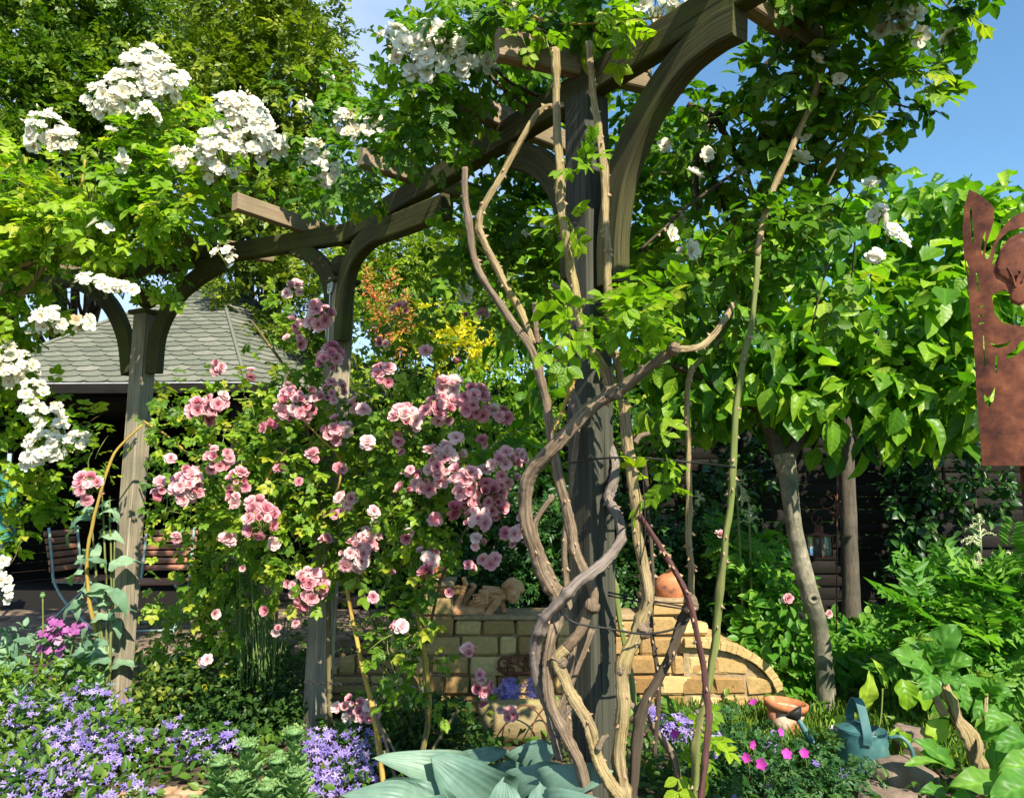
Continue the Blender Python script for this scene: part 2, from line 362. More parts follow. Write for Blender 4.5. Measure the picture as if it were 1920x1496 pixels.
M['grass_blade'] = leafmat('grass_blade', [(0, (.06, .14, .02)), (.6, (.16, .28, .03)), (1, (.3, .38, .06))], trans=.4)
M['fresh_blade'] = leafmat('fresh_blade', [(0, (.1, .2, .05)), (.6, (.22, .32, .1)), (1, (.4, .42, .16))], trans=.3)
M['white_petal'] = petalmat('white_petal', [(0, (.66, .5, .3)), (.12, (.84, .78, .62)), (.4, (.88, .85, .74)), (1, (.92, .91, .84))], trans=.35)
M['stamen'] = petalmat('stamen', [(0, (.6, .36, .05)), (1, (.8, .55, .1))], trans=.1)
M['pink_petal'] = petalmat('pink_petal', [(0, (.66, .22, .30)), (.45, (.82, .42, .48)), (.8, (.88, .56, .59)), (1, (.91, .70, .68))], trans=.3)
M['pale_petal'] = petalmat('pale_petal', [(0, (.7, .4, .42)), (.5, (.8, .58, .56)), (1, (.86, .76, .72))], trans=.3)
M['violet_petal'] = petalmat('violet_petal', [(0, (.17, .12, .44)), (.5, (.34, .25, .64)), (1, (.56, .46, .78))], trans=.3)
M['magenta_petal'] = petalmat('magenta_petal', [(0, (.4, .02, .33)), (1, (.68, .08, .5))], trans=.3)
M['orchid_petal'] = petalmat('orchid_petal', [(0, (.26, .05, .25)), (.6, (.42, .12, .38)), (1, (.6, .35, .5))], trans=.3)
M['cream_plume'] = petalmat('cream_plume', [(0, (.55, .62, .3)), (.5, (.75, .78, .5)), (1, (.85, .84, .66))], trans=.3)
M['bark_cane'] = woodmat('bark_cane', (.09, .058, .036), (.40, .295, .195), (.21, .155, .10), scale=(9, 150), bump=1.0, dist=.014)
M['bark_tan'] = woodmat('bark_tan', (.13, .08, .035), (.56, .43, .23), (.42, .33, .11), scale=(9, 150), bump=1.0, dist=.012)
M['bark_grey'] = woodmat('bark_grey', (.10, .075, .06), (.33, .27, .225), (.19, .15, .12), scale=(10, 110), bump=1.0, dist=.012)
M['bark_green'] = woodmat('bark_green', (.09, .12, .03), (.22, .26, .07), (.2, .16, .07), scale=(4, 60), bump=.4, dist=.003, crack=False)
M['bark_dark'] = woodmat('bark_dark', (.035, .025, .018), (.12, .09, .06), (.06, .05, .03), scale=(5, 90), bump=1.0, dist=.006)
M['bark_purple'] = woodmat('bark_purple', (.05, .022, .02), (.15, .065, .055), (.08, .04, .04), scale=(5, 60), bump=.6, dist=.003, crack=False)
M['bark_yellow'] = woodmat('bark_yellow', (.3, .19, .04), (.5, .36, .07), (.4, .22, .06), scale=(5, 60), bump=.3, dist=.003, crack=False)
M['thorn'] = noisemat('thorn', [(.3, (.3, .17, .1)), (.7, (.5, .36, .22))], scale=60, rough=.6)
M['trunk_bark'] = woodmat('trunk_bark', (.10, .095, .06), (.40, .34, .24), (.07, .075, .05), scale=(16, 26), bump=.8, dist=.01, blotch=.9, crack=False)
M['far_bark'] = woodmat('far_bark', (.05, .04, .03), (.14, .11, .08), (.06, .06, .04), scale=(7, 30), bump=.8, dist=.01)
M['twig'] = woodmat('twig', (.06, .05, .02), (.18, .15, .06), (.1, .06, .03), scale=(5, 60), bump=.3, crack=False)
M['wood_grey'] = woodmat('wood_grey', (.16, .13, .085), (.42, .35, .245), (.13, .13, .09), scale=(2.2, 95), bump=.9, dist=.004)
M['wood_beam'] = woodmat('wood_beam', (.026, .024, .010), (.088, .08, .03), (.075, .082, .016), scale=(2.2, 110), bump=.8, dist=.003, blotch=.85)
M['wood_rafter'] = woodmat('wood_rafter', (.16, .11, .065), (.36, .27, .17), (.14, .12, .06), scale=(2.2, 110), bump=.8, dist=.003)
M['wood_dark'] = woodmat('wood_dark', (.027, .028, .02), (.09, .088, .064), (.05, .052, .032), scale=(2, 80), bump=.6, dist=.003)  # darker olive wood tone, used on the centre post only
M['metal_black'] = noisemat('metal_black', [(.3, (.012, .012, .012)), (.7, (.03, .028, .025))], scale=40, rough=.5)
# ================================================================== ground
M['soil'] = noisemat('soil', [(.3, (.035, .025, .016)), (.55, (.085, .06, .035)), (.8, (.14, .10, .06))], scale=14, detail=8, bump=1.0, dist=.03)
M['lawn_base'] = noisemat('lawn_base', [(.3, (.05, .09, .02)), (.7, (.11, .18, .03))], scale=25, bump=.8, dist=.02)
M['paving'] = noisemat('paving', [(.3, (.13, .085, .055)), (.6, (.26, .18, .12)), (.8, (.36, .27, .18))], scale=7, bump=.5, dist=.01)
def sheet(name, xs, ys, z, mat, amp=0.0, seed=0):
    g = np.random.default_rng(seed); X, Y = np.meshgrid(xs, ys, indexing='ij')
    Z = z+amp*(np.sin(X*3.1+1)*np.cos(Y*2.7)+.6*np.sin(X*7.3+Y*5.1)+.4*g.normal(0, 1, X.shape))
    a = Acc(); P = np.stack([X, Y, Z], -1); grid(a, P[::-1]); ob = a.build(name, mat); tag(ob, kind='structure'); return ob
far = Acc(); grid(far, np.array([[[-260, -60, -.12], [-260, 400, -.12]], [[260, -60, -.12], [260, 400, -.12]]])[::-1])
tag(far.build('ground', M['soil']), kind='structure')
sheet('garden_soil', np.linspace(-9, 9, 120), np.linspace(-1.5, 7.6, 90), 0.0, M['soil'], amp=.012)
sheet('lawn', np.linspace(1.0, 6, 30), np.linspace(3.9, 5.6, 20), .045, M['lawn_base'], amp=.01)
# patio of stone slabs
pa = Acc()
for i in range(18):
    for j in range(4):
        s = .52; c = (-10.2+i*.54+(j % 2)*.2, 6.45+j*.54, .02+rng.normal(0, .003))
        box(pa, c, (s, s, .1), ch=.012, rnd=rng.uniform(0, 1))
tag(pa.build('patio', M['paving']), kind='structure')
# stepping path of old brick at the bottom left
M['old_brick'] = noisemat('old_brick', [(.3, (.3, .16, .08)), (.7, (.5, .34, .2))], scale=18, bump=.7, dist=.006)
pb = Acc()
for i in range(2, 7):
    for j in range(4):
        c = WZ(330, 1490, .02)+np.array([(i-4)*.125+(j % 2)*.06, (j-3)*.1, rng.normal(0, .004)])
        box(pb, c, (.12, .09, .06), rotz(rng.normal(0, .04)), ch=.01, jit=.002)
tag(pb.build('path', M['old_brick']), kind='structure')

# ================================================================== pergola
HB = 2.85
pergola = thing('pergola', 'weathered wooden pergola with curved braces carrying the climbing roses', 'pergola', (*WZ(655, 452, 0)[:2]*0, 0))
def lerp(a, b, t): return np.asarray(a)*(1-t)+np.asarray(b)*t
E1 = WZ(690, 432, HB); E2 = WZ(1300, 69, HB); dB = nrm(E2-E1); nB = np.array([-dB[1], dB[0], 0])
K = E1 - dB*.28                                    # the bend over the middle post
E0 = WZ(277, 514, HB); dA = nrm(K-E0); nA = np.array([-dA[1], dA[0], 0])
for a_, b_ in ((E0-dA*2.2, K+dA*.04), (K-dB*.0, K+dB*4.6)):
    a = Acc(); n = 12; P = np.array([lerp(a_, b_, t) for t in np.linspace(0, 1, n)])+[0, 0, .055]
    sweep(a, P, .07, .115); a.build('beam', M['wood_beam'], pergola)
def on_line(px, z, p0, n):                         # depth where a pixel column meets a vertical plane
    return WP(px, 748, p0, n)
posts = [(274, 600, E0, nA, dA, .118, 2.56, 'wood_grey'), (640, 560, K, nB, dB, .125, 2.60, 'wood_grey'), (1104, 560, E1, nB, dB, .122, 2.60, 'wood_dark')]
post_xy = []
for k, (px, py, p0, nn, dd, wd, zt, mt) in enumerate(posts):
    q = WP(px, py, p0, nn); post_xy.append(q)
    a = Acc(); top = zt if k < 2 else 2.85
    P = np.array([[q[0]-(.03*(2.6-z) if k == 1 else .0165*(2.6-z) if k == 0 else 0), q[1], z] for z in np.linspace(-.2, top, 16)])
    sweep(a, P, wd, wd, up=dd, side=nn, ch=.008)
    po = a.build('post', M[mt], pergola)
    if k == 2: tag(po, 'dark olive grey centre post')
    if k < 2:
        a = Acc(); box(a, (q[0], q[1], zt+.014), (wd+.05, wd+.05, .028), rotz(math.atan2(dd[1], dd[0])), ch=.008)
        a.build('post_cap', M['wood_beam'], po)
        a = Acc(); th = np.linspace(-1.35, np.pi/2, 12); r = .072
        lathe(a, [(.03, zt+.028), (.035, zt+.04)]+[(r*math.cos(t), zt+.045+r+r*math.sin(t)) for t in th], (q[0], q[1], 0), 20)
        a.build('finial', M['wood_beam'], po)
def brace(pts, p0, nn, off, wd=.06, ht=.115):
    P = catmull([WP(x, y, p0, nn) for x, y in pts], 6)+np.asarray(nn)*off
    a = Acc(); sweep(a, P, wd, ht, side=nn, ch=.008); return a.build('brace', M['wood_beam'], pergola)
brace([(243, 700), (234, 630), (207, 572), (165, 537), (118, 520)], E0, nA, .0)
brace([(289, 700), (298, 625), (330, 560), (372, 520), (418, 492)], E0, nA, .0)
brace([(552, 466), (588, 482), (617, 520), (628, 590)], E0, nA, .0, ht=.1)
brace([(648, 640), (655, 560), (668, 495), (705, 447), (770, 420), (848, 390)], K, nB, -.03, wd=.07, ht=.12)
brace([(1150, 535), (1150, 450), (1163, 350), (1190, 270), (1230, 190), (1285, 115), (1345, 65), (1388, 42)], E1, nB, .0, wd=.075, ht=.105)
brace([(960, 292), (1010, 305), (1050, 350), (1070, 420), (1078, 520)], E1, nB, .0, wd=.06)
def rafter(near, cross=None, far_=None, z=3.0, ht=.1):
    A = WZ(*near, z)
    B = WZ(*far_, z) if far_ else A+(WZ(*cross, z)-A)*2
    a = Acc(); P = np.array([lerp(A, B, t) for t in np.linspace(0, 1, 8)]); sweep(a, P, .055, ht)
    a.build('rafter', M['wood_rafter'], pergola)
rafter((440, 378), far_=(655, 452)); rafter((300, 444), far_=(512, 480)); rafter((675, 294), cross=(800, 335))
rafter((862, 190), cross=(975, 235)); rafter((932, 84), far_=(1215, 148), ht=.115); rafter((40, 488), far_=(150, 515))
rafter((1180, -160), far_=(1530, 82), ht=.11); rafter((1500, -420), cross=(1600, -300))
# oval plaque hanging on the middle post, cable below it
M['enamel'] = noisemat('enamel', [(.3, (.62, .62, .58)), (.7, (.78, .78, .74))], scale=9, rough=.4, bump=.1)
M['ink'] = noisemat('ink', [(.3, (.05, .05, .05)), (.7, (.1, .1, .1))], scale=9)
qm = post_xy[1]; cpl = WP(619, 536, K-nB*.075-dB*.03, nB)
pq = thing('plaque', 'small oval white enamel plaque on the middle pergola post', 'plaque', cpl)
Rp = np.stack([dB, -nB, [0, 0, 1.]], 1)
def wall_loc(p, x, y=0, z=0): return p+Rp@np.array([x, y, z])
a = Acc(); th = np.linspace(0, 2*np.pi, 33)[:-1]
fr = np.array([cpl+Rp@np.array([.042*math.cos(t), -.0+.006, .05*math.sin(t)]) for t in th]); bk = fr+nB*.008
a.add(np.vstack([fr, bk]), [np.arange(32)[None], (np.arange(32)[::-1]+32)[None], np.stack([np.arange(32), (np.arange(32)+1) % 32, (np.arange(32)+1) % 32+32, np.arange(32)+32], -1)])
a.build('plate', M['enamel'], pq, smooth=False)
a = Acc()
for zz, ww in ((.02, .02), (.003, .032), (-.012, .026), (-.026, .008)):
    for t in np.linspace(-ww, ww, 7):
        box(a, cpl+Rp@np.array([t, .007, zz+rng.normal(0, .0012)]), (.004, .002, .006), Rp, ch=.0005)
a.build('lettering', M['ink'], pq)
a = Acc(); tube(a, [cpl+[0, 0, -.05], cpl+[0, 0, -.2], cpl+[-.002, 0, -.42]], .004, 6); tag(a.build('cable', M['enamel']), 'thin pale cable running down the middle post below the plaque', 'cable')

# ================================================================== gazebo
GC = np.array([-4.24, 10.5]); GR = 3.2; ZE = 2.475; ZA = 4.32
gz = thing('gazebo', 'hexagonal garden gazebo under a green scalloped shingle roof', 'gazebo', (GC[0], GC[1], 0))
M['shingle'] = leafmat('shingle', [(0, (.10, .112, .088)), (.5, (.155, .162, .13)), (1, (.21, .205, .17))], trans=0.0, rough=.9, spec=.15)
M['dark_shaded_board'] = woodmat('dark_shaded_board', (.005, .004, .003), (.017, .013, .009), scale=(2, 40), bump=.5)  # dark boards taken near black: shade on fence and gazebo floor is in the colour
M['drip'] = noisemat('drip', [(.3, (.35, .36, .37)), (.7, (.5, .5, .5))], scale=12, rough=.5)
def gcor(k, R=GR): 
    t = math.radians(27.5+60*k); return np.array([GC[0]+R*math.sin(t), GC[1]-R*math.cos(t)])
a = Acc(); ap = np.array([*GC, ZA])
for k in range(6):
    c0 = np.array([*gcor(k-1), ZE]); c1 = np.array([*gcor(k), ZE]); mid = (c0+c1)/2; ex = nrm(c1-c0); wid = np.linalg.norm(c1-c0)
    ey = ap-mid; Ls = np.linalg.norm(ey); ey = ey/Ls; ez = nrm(np.cross(ex, ey)); ez = ez*np.sign(ez[2])
    a.add(np.array([c0, c1, ap])-ez*.012, [np.array([[0, 1, 2]])], 0, .3)
    rows = 25; h = Ls/rows
    for r in range(rows):
        y0 = r*h-.02; tw = .25; nT = int(wid/tw)+3
        for i in range(-nT//2, nT//2+1):
            x = i*tw+(r % 2)*tw/2
            half = wid/2*(1-max(y0, 0)/Ls)
            if abs(x)-tw/2 > half: continue
            xs = []; ys = []
            for t in np.linspace(0, np.pi, 9):
                xs.append(x-math.cos(t)*tw/2*.985); ys.append(y0+.07*(1-math.sin(t)**.7))
            xs += [x+tw/2, x-tw/2]; ys += [y0+h*1.3, y0+h*1.3]
            P = []
            for X, Y in zip(xs, ys):
                hh = wid/2*(1-max(Y, -.02)/Ls); X = max(-hh, min(hh, X)); lift = .017*(1-(Y-y0)/(h*1.3))
                P.append(mid+ex*X+ey*Y+ez*(lift))
            P = np.array(P); n = len(P)
            lo = P[:9]-ez*.009
            a.add(np.vstack([P, lo]), [np.arange(n)[None], np.stack([np.arange(8)+1, np.arange(8), np.arange(8)+n, np.arange(8)+n+1], -1)], 0, float(np.clip(rng.normal(.5, .22), 0, 1)))
roof = a.build('roof', M['shingle'], gz, smooth=False)
a = Acc()
for k in range(6):
    c0 = np.array([*gcor(k), ZE+.02]); tube(a, [c0+[0, 0, .0], lerp(c0, ap, .5)+[0, 0, .015], ap+[0, 0, .02]], .022, 6, sub=2)
a.build('hip_cap', M['shingle'], roof)
a = Acc(); b = Acc()
for k in range(6):
    c0 = np.array([*gcor(k-1), ZE]); c1 = np.array([*gcor(k), ZE])
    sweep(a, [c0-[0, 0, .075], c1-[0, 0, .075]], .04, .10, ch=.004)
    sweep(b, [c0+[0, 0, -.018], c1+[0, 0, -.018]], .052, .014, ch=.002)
a.build('fascia', M['dark_shaded_board'], roof); b.build('drip_edge', M['drip'], roof)
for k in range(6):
    c = gcor(k, GR-.35); a = Acc(); sweep(a, [(c[0], c[1], z) for z in (0, 1.2, ZE+.02)], .12, .12, up=(1, 0, 0), side=(0, 1, 0)); a.build('post', M['dark_shaded_board'], gz)
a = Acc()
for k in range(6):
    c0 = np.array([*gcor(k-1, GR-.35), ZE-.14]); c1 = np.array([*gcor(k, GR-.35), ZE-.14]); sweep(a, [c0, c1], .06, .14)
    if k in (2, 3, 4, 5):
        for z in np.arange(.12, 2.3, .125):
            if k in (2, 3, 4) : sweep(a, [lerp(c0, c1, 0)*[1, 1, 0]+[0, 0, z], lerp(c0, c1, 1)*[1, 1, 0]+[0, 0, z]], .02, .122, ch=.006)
a.build('wall_boarding', M['dark_shaded_board'], gz)
for px in (130, 215):   # rafter tails showing under the eave
    c0 = WZ(px, 722, ZE-.03); a = Acc(); sweep(a, [c0+[0, .02, 0], c0+[0, .6, .3]], .05, .09); a.build('rafter_tail', M['wood_rafter'], gz)

a = Acc(); fl = np.array([[*gcor(k, GR-.1), .045] for k in range(6)]); a.add(np.vstack([fl, fl-[0, 0, .1]]), [np.arange(6)[None], np.stack([np.arange(6), (np.arange(6)+1) % 6, (np.arange(6)+1) % 6+6, np.arange(6)+6], -1)])
a.build('shade_floor', M['dark_shaded_board'], gz, smooth=False)  # near-black floor sheet added to stand for the shade under the roof
# chairs
M['slat'] = woodmat('slat', (.19, .075, .045), (.42, .2, .12), scale=(3, 50), bump=.3, blotch=.2, crack=False)
M['chair_frame'] = noisemat('chair_frame', [(.3, (.2, .3, .26)), (.7, (.3, .4, .35))], scale=20, rough=.5, bump=.1)
def chair(label, pos, ang, wd=.42):
    R = rotz(ang); pos = np.asarray(pos); t = thing('garden_chair', label, 'chair', pos, 'folding chairs under the gazebo')
    T = lambda p: pos+R@np.asarray(p, float)
    a = Acc()
    for i in range(6): box(a, T((0, -.2+i*.072, .44)), (wd, .055, .02), R, ch=.006)
    a.build('seat', M['slat'], t)
    a = Acc()
    for i in range(6):
        y = .2+.012*i**1.2+.04; z = .54+i*.066; box(a, T((0, y, z)), (wd, .018, .052), R@rotx(-.2), ch=.006)
    a.build('backrest', M['slat'], t)
    a = Acc()
    for s in (-1, 1):
        x = s*(wd/2-.03)
        tube(a, [T((x, .30, .93)), T((x, .24, .6)), T((x, .2, .42)), T((x, .05, .22)), T((x, -.2, .03)), T((x, -.26, .01))], .013, 8)
        tube(a, [T((x, -.22, .43)), T((x, 0, .25)), T((x, .26, .01))], .013, 8)
        tube(a, [T((x, -.24, .425)), T((x, .22, .425))], .012, 8)
    for y, z in ((-.22, .03), (.24, .03), (.2, .42)): tube(a, [T((-wd/2+.03, y, z)), T((wd/2-.03, y, z))], .01, 6)
    a.build('frame', M['chair_frame'], t); return t
chair('brown slatted folding chair seen from the side at the left of the patio', WZ(158, 1172, .07), math.radians(80))
chair('brown slatted folding chair facing forward behind the left pergola post', WZ(292, 1180, .07), math.radians(8), .5)
# folded parasol at the left edge
M['teal_cloth'] = noisemat('teal_cloth', [(.3, (.02, .12, .1)), (.7, (.05, .22, .18))], scale=6, rough=.8, bump=.5, dist=.02, stretch=(1, 1, .2))
pb_ = WZ(-6, 1165, .07); um = thing('parasol', 'closed teal green parasol standing at the left edge of the patio', 'parasol', pb_)
a = Acc(); prof = []
th = np.linspace(0, 2*np.pi, 25)[:-1]; zs = np.linspace(.95, 1.62, 10)
P = np.array([[[pb_[0]+(.07+.05*(1.62-z))*(1+.22*math.cos(8*t))*math.cos(t), pb_[1]+(.07+.05*(1.62-z))*(1+.22*math.cos(8*t))*math.sin(t), z-.1] for t in np.r_[th, 0]] for z in zs]); grid(a, P)
a.build('canopy', M['teal_cloth'], um)
a = Acc(); tube(a, [pb_, pb_+[0, 0, 1.65]], .02, 8, sub=2); a.build('pole', M['chair_frame'], um)

# ================================================================== stone wall
def stonemat(name, c0, c1, c2):
    m = leafmat(name, [(0, c0), (.5, c1), (1, c2)], trans=0, rough=.92, spec=.15)
    nt = m.node_tree; b = nt.nodes['Principled BSDF']; n = nt.nodes.new('ShaderNodeTexNoise'); n.inputs['Scale'].default_value = 60; n.inputs['Detail'].default_value = 6
    t = nt.nodes.new('ShaderNodeTexCoord'); bp = nt.nodes.new('ShaderNodeBump'); bp.inputs['Strength'].default_value = .7; bp.inputs['Distance'].default_value = .006
    nt.links.new(t.outputs['Object'], n.inputs[0]); nt.links.new(n.outputs['Fac'], bp.inputs['Height']); nt.links.new(bp.outputs[0], b.inputs['Normal']); return m
M['sandstone'] = stonemat('sandstone', (.26, .145, .055), (.43, .28, .12), (.58, .42, .19))
M['mortar'] = noisemat('mortar', [(.3, (.22, .15, .075)), (.7, (.40, .29, .155))], scale=30, bump=.8)
wall = thing('stone_wall', 'low sandstone block wall with stepped top and rounded shoulder behind the roses', 'wall', WZ(1000, 1345, 0))
Y0 = 4.78
def XW(px, y=1250): return WP(px, y, (0, Y0, 0), np.array([0, 1., 0]))[0]
def ZW(py): return WP(1000, py, (0, Y0, 0), np.array([0, 1., 0]))[2]
prof = [(600, 1262), (640, 1240), (700, 1205), (760, 1180), (785, 1172), (786, 1100), (848, 1100), (849, 1162), (1212, 1162), (1213, 1130), (1300, 1130), (1301, 1168), (1322, 1168), (1323, 1203)]
def top_at(x):
    pxs = [XW(p[0]) for p in prof]; zs = [ZW(p[1]) for p in prof]; return np.interp(x, pxs, zs)
a = Acc(); core = Acc(); x0, x1 = XW(600), XW(1323); z = 0.; row = 0
rows_h = .118
while z < .9:
    x = x0-(.1 if row % 2 else 0)
    while x < x1:
        wd = rng.choice([.11, .17, .21, .24]); xc = x+wd/2; tp = top_at(xc)
        zt = z+rows_h
        if z < tp-.03:
            hh = min(rows_h, tp-z) if tp-z < rows_h*1.5 else rows_h
            if tp-z-rows_h < .04: hh = tp-z
            box(a, (xc, Y0+.07+rng.normal(0, .004), z+hh/2), (wd-.012, .16, hh-.011), rotz(rng.normal(0, .01)), ch=.012, rnd=rng.uniform(0, 1), jit=.0035)
        x += wd
    z += rows_h; row += 1
a.build('blocks', M['sandstone'], wall, smooth=False)
for s0, s1, tz in ((600, 785, None), (786, 848, 1104), (849, 1212, 1166), (1213, 1300, 1134), (1301, 1322, 1172)):
    if tz: tz = ZW(tz)
    else: tz = ZW(1250)
    xa, xb = XW(s0), XW(s1); box(core, ((xa+xb)/2, Y0+.17, tz/2-.1), (xb-xa-.004, .29, tz+.18), ch=.01)
core.build('mortar_core', M['mortar'], wall)
a = Acc()
for s0, s1, py in ((849, 1212, 1162), (786, 848, 1100), (1213, 1300, 1130)):
    xa, xb = XW(s0), XW(s1); box(a, ((xa+xb)/2, Y0+.165, ZW(py)+.011), (xb-xa+.004, .345, .024), ch=.006, jit=.002)
a.build('coping', M['mortar'], wall)
# rounded shoulder: a mound faced with sandstone slabs
a = Acc(); mc = np.array([XW(1300), Y0+.32]); Rx, Rz = XW(1462)-XW(1300), ZW(1206)
def mound(u, v, off=0):          # u 0..1 left-right over the arc, v 0..1 front to back
    t = np.pi/2*(1-u); X = mc[0]-.06+(Rx+.06)*math.cos(t)**.85 if u < 1 else mc[0]+Rx
    Z = Rz*math.sin(t)**.8 if u < 1 else 0
    return X, Z
us = np.linspace(0, 1, 26)
arc = np.array([mound(u, 0) for u in us])
b = Acc(); P = []
for sc, yy in ((.95, -.005), (1.0, .04), (1.0, .5)):
    P.append([(mc[0]-.06+(x-mc[0]+.06)*sc, Y0+yy, zz*sc) for x, zz in arc])
grid(b, np.array(P)); fc = np.array([[mc[0]-.06, Y0-.006, -.1]]+[(p[0], p[1]-.001, p[2]) for p in P[0]]+[[P[0][-1][0], Y0-.006, -.1]])
b.add(fc, [np.arange(len(fc))[None]]); b.build('shoulder_core', M['mortar'], wall)
z = 0; row = 0
while z < Rz:
    x = XW(1290)-.05*(row % 2)
    while x < mc[0]+Rx:
        wd = rng.choice([.13, .17, .2]); xc = x+wd/2
        zz = np.interp(x+wd*.8, arc[:, 0], arc[:, 1]) 
        if z+.06 < zz*.96:
            hh = min(.118, zz*.96-z); box(a, (xc, Y0+.02, z+hh/2), (wd-.012, .07, hh-.011), ch=.012, rnd=rng.uniform(0, 1), jit=.005)
        x += wd
    z += .118; row += 1
k = 0
while k < 24:                      # slabs over the curve
    st = 1; p, q = arc[k], arc[min(k+st, 25)]; c = (p+q)/2; d = q-p; L_ = np.linalg.norm(d); an = math.atan2(-d[1], d[0])
    box(a, (c[0], Y0+.2, c[1]+.01), (L_*1.04, .5, .05+.002*(k % 2)), roty(an), ch=.004, rnd=.7+.1*rng.uniform(-1, 1), jit=.001); k += st
a.build('shoulder_blocks', M['sandstone'], wall, smooth=False)

# terracotta things
M['terracotta'] = noisemat('terracotta', [(.3, (.12, .06, .04)), (.42, (.36, .13, .055)), (.6, (.50, .19, .08)), (.75, (.55, .27, .13))], scale=17, bump=.4, dist=.004, rough=.8)
M['cherub_clay'] = noisemat('cherub_clay', [(.25, (.28, .135, .07)), (.5, (.50, .26, .125)), (.75, (.62, .39, .2))], scale=22, bump=.5, dist=.003, rough=.85)
def ball(label, px, py, rpx, D, holes=True):
    c = W(px, py, D); r = rpx*mpp(D); t = thing('terracotta_ball', label, 'garden ornament', c-[0, 0, r], 'terracotta balls on the stone wall')
    a = Acc(); th = np.linspace(-1.45, 1.45, 18); lathe(a, [(.001, -r)]+[(r*math.cos(q), r*math.sin(q)*.96) for q in th]+[(.02, r*.97), (.018, r*1.12), (.001, r*1.13)], c, 28); a.build('ball', M['terracotta'], t)
    a = Acc(); lathe(a, [(r*.42, -r*.98), (r*.45, -r*.9), (r*.36, -r*.86)], c, 20); a.build('foot_ring', M['terracotta'], t); return t
ball('orange terracotta ball standing on the stone step right of the centre post', 1256, 1102, 29, 4.93)
ball('dusky terracotta ball on the wall pillar beside the pink roses', 812, 1068, 27, 4.93)

# terracotta cherub lying on the wall
co = WP(842, 1160, (0, Y0+.10, 0), np.array([0, 1., 0])); U = .0005
cb = thing('cherub_statue', 'terracotta cherub lying on its belly with raised feet on the wall', 'statue', (co[0]+.25, co[1], co[2]))
bm = bmesh.new()
def blob(x, y, r, d=0, rx=1, rz=1, ry=1, rot=0):
    mtx = Matrix.Translation((co[0]+(x-160)*U, co[1]+d*U, co[2]+(745-y)*U)) @ Matrix.Rotation(rot, 4, 'Y') @ Matrix.Diagonal((r*rx*U, r*ry*U, r*rz*U, 1))
    bmesh.ops.create_icosphere(bm, subdivisions=3, radius=1, matrix=mtx)
def limb(p, q, r0, r1, n=9):
    for t in np.linspace(0, 1, n):
        blob(p[0]*(1-t)+q[0]*t, p[1]*(1-t)+q[1]*t, r0*(1-t)+r1*t, p[2]*(1-t)+q[2]*t)
limb((230, 660, -30), (560, 665, -20), 72, 88)          # near thigh
limb((215, 640, -30), (370, 310, -30), 60, 36)          # near calf raised
limb((372, 300, -40), (345, 240, -60), 34, 24, 5); blob(350, 250, 30, -30, 1, 1.2)
limb((300, 660, 120), (560, 650, 90), 68, 84); limb((300, 620, 130), (470, 350, 90), 54, 36); blob(450, 330, 36, 70, 1.1, .8)
blob(500, 590, 100, 40, 1.1, .95, 1.1)                   # bottom
limb((520, 590, 40), (780, 470, 30), 100, 96); blob(700, 440, 95, 20, 1.2, .8)
for i in range(4):                                       # little wing feathers on the back
    limb((470+i*8, 440+i*42, -80), (640, 420+i*36, -92), 17, 26, 6)
limb((560, 395, -40), (800, 400, -60), 26, 40, 7); limb((600, 360, 60), (780, 380, 40), 28, 34, 6)
limb((770, 520, -70), (640, 690, -95), 55, 46)           # near upper arm
limb((640, 698, -95), (880, 708, -110), 44, 30)
blob(905, 705, 34, -110, 1.1, .8)
for i, (dx, dy, dd) in enumerate(((66, -34, -120), (74, -14, -125), (72, 6, -122), (60, 22, -112))): limb((905, 700+i*5, -112), (905+dx, 705+dy, dd), 15, 10, 5)
limb((895, 690, -120), (930, 668, -140), 14, 10, 4)
limb((820, 560, 110), (860, 690, 110), 46, 36); limb((860, 700, 110), (960, 712, 60), 32, 24)
limb((800, 480, 10), (900, 450, 0), 62, 60, 5)           # neck
blob(960, 415, 108, 0, 1.0, 1.12, 1.0, -.25); blob(975, 470, 82, -20, 1, 1.05); blob(985, 345, 116, 15, 1.12, .82)
for q in np.linspace(0, 1, 7): blob(870+215*q, 330-95*math.sin(q*3.1)+55*q, 42, -40+20*q)   # curls round the brow
for q in np.linspace(0, 1, 5): blob(862-8*q, 330+90*q, 34, 0)
blob(998, 440, 13, -104, .9, 1.7); blob(1000, 458, 14, -112)                  # nose
blob(935, 478, 34, -62); blob(1030, 480, 30, -45); blob(968, 520, 26, -72); blob(972, 492, 13, -92, 1.8, .55); blob(972, 504, 12, -90, 1.5, .5)
blob(952, 400, 26, -86, 1.3, .45); blob(1030, 405, 22, -78, 1.2, .45); blob(953, 424, 15, -88, 1.5, .6); blob(1028, 428, 14, -80, 1.4, .6)
blob(848, 440, 24, -20, .6, 1.2)
me = bpy.data.meshes.new('body'); bm.to_mesh(me); bm.free(); bo = bpy.data.objects.new('body', me); COL.objects.link(bo); me.materials.append(M['cherub_clay'])
rm = bo.modifiers.new('remesh', 'REMESH'); rm.mode = 'VOXEL'; rm.voxel_size = .0032; rm.use_smooth_shade = True
sm = bo.modifiers.new('smooth', 'SMOOTH'); sm.iterations = 2; sm.factor = .5
attach(bo, cb)

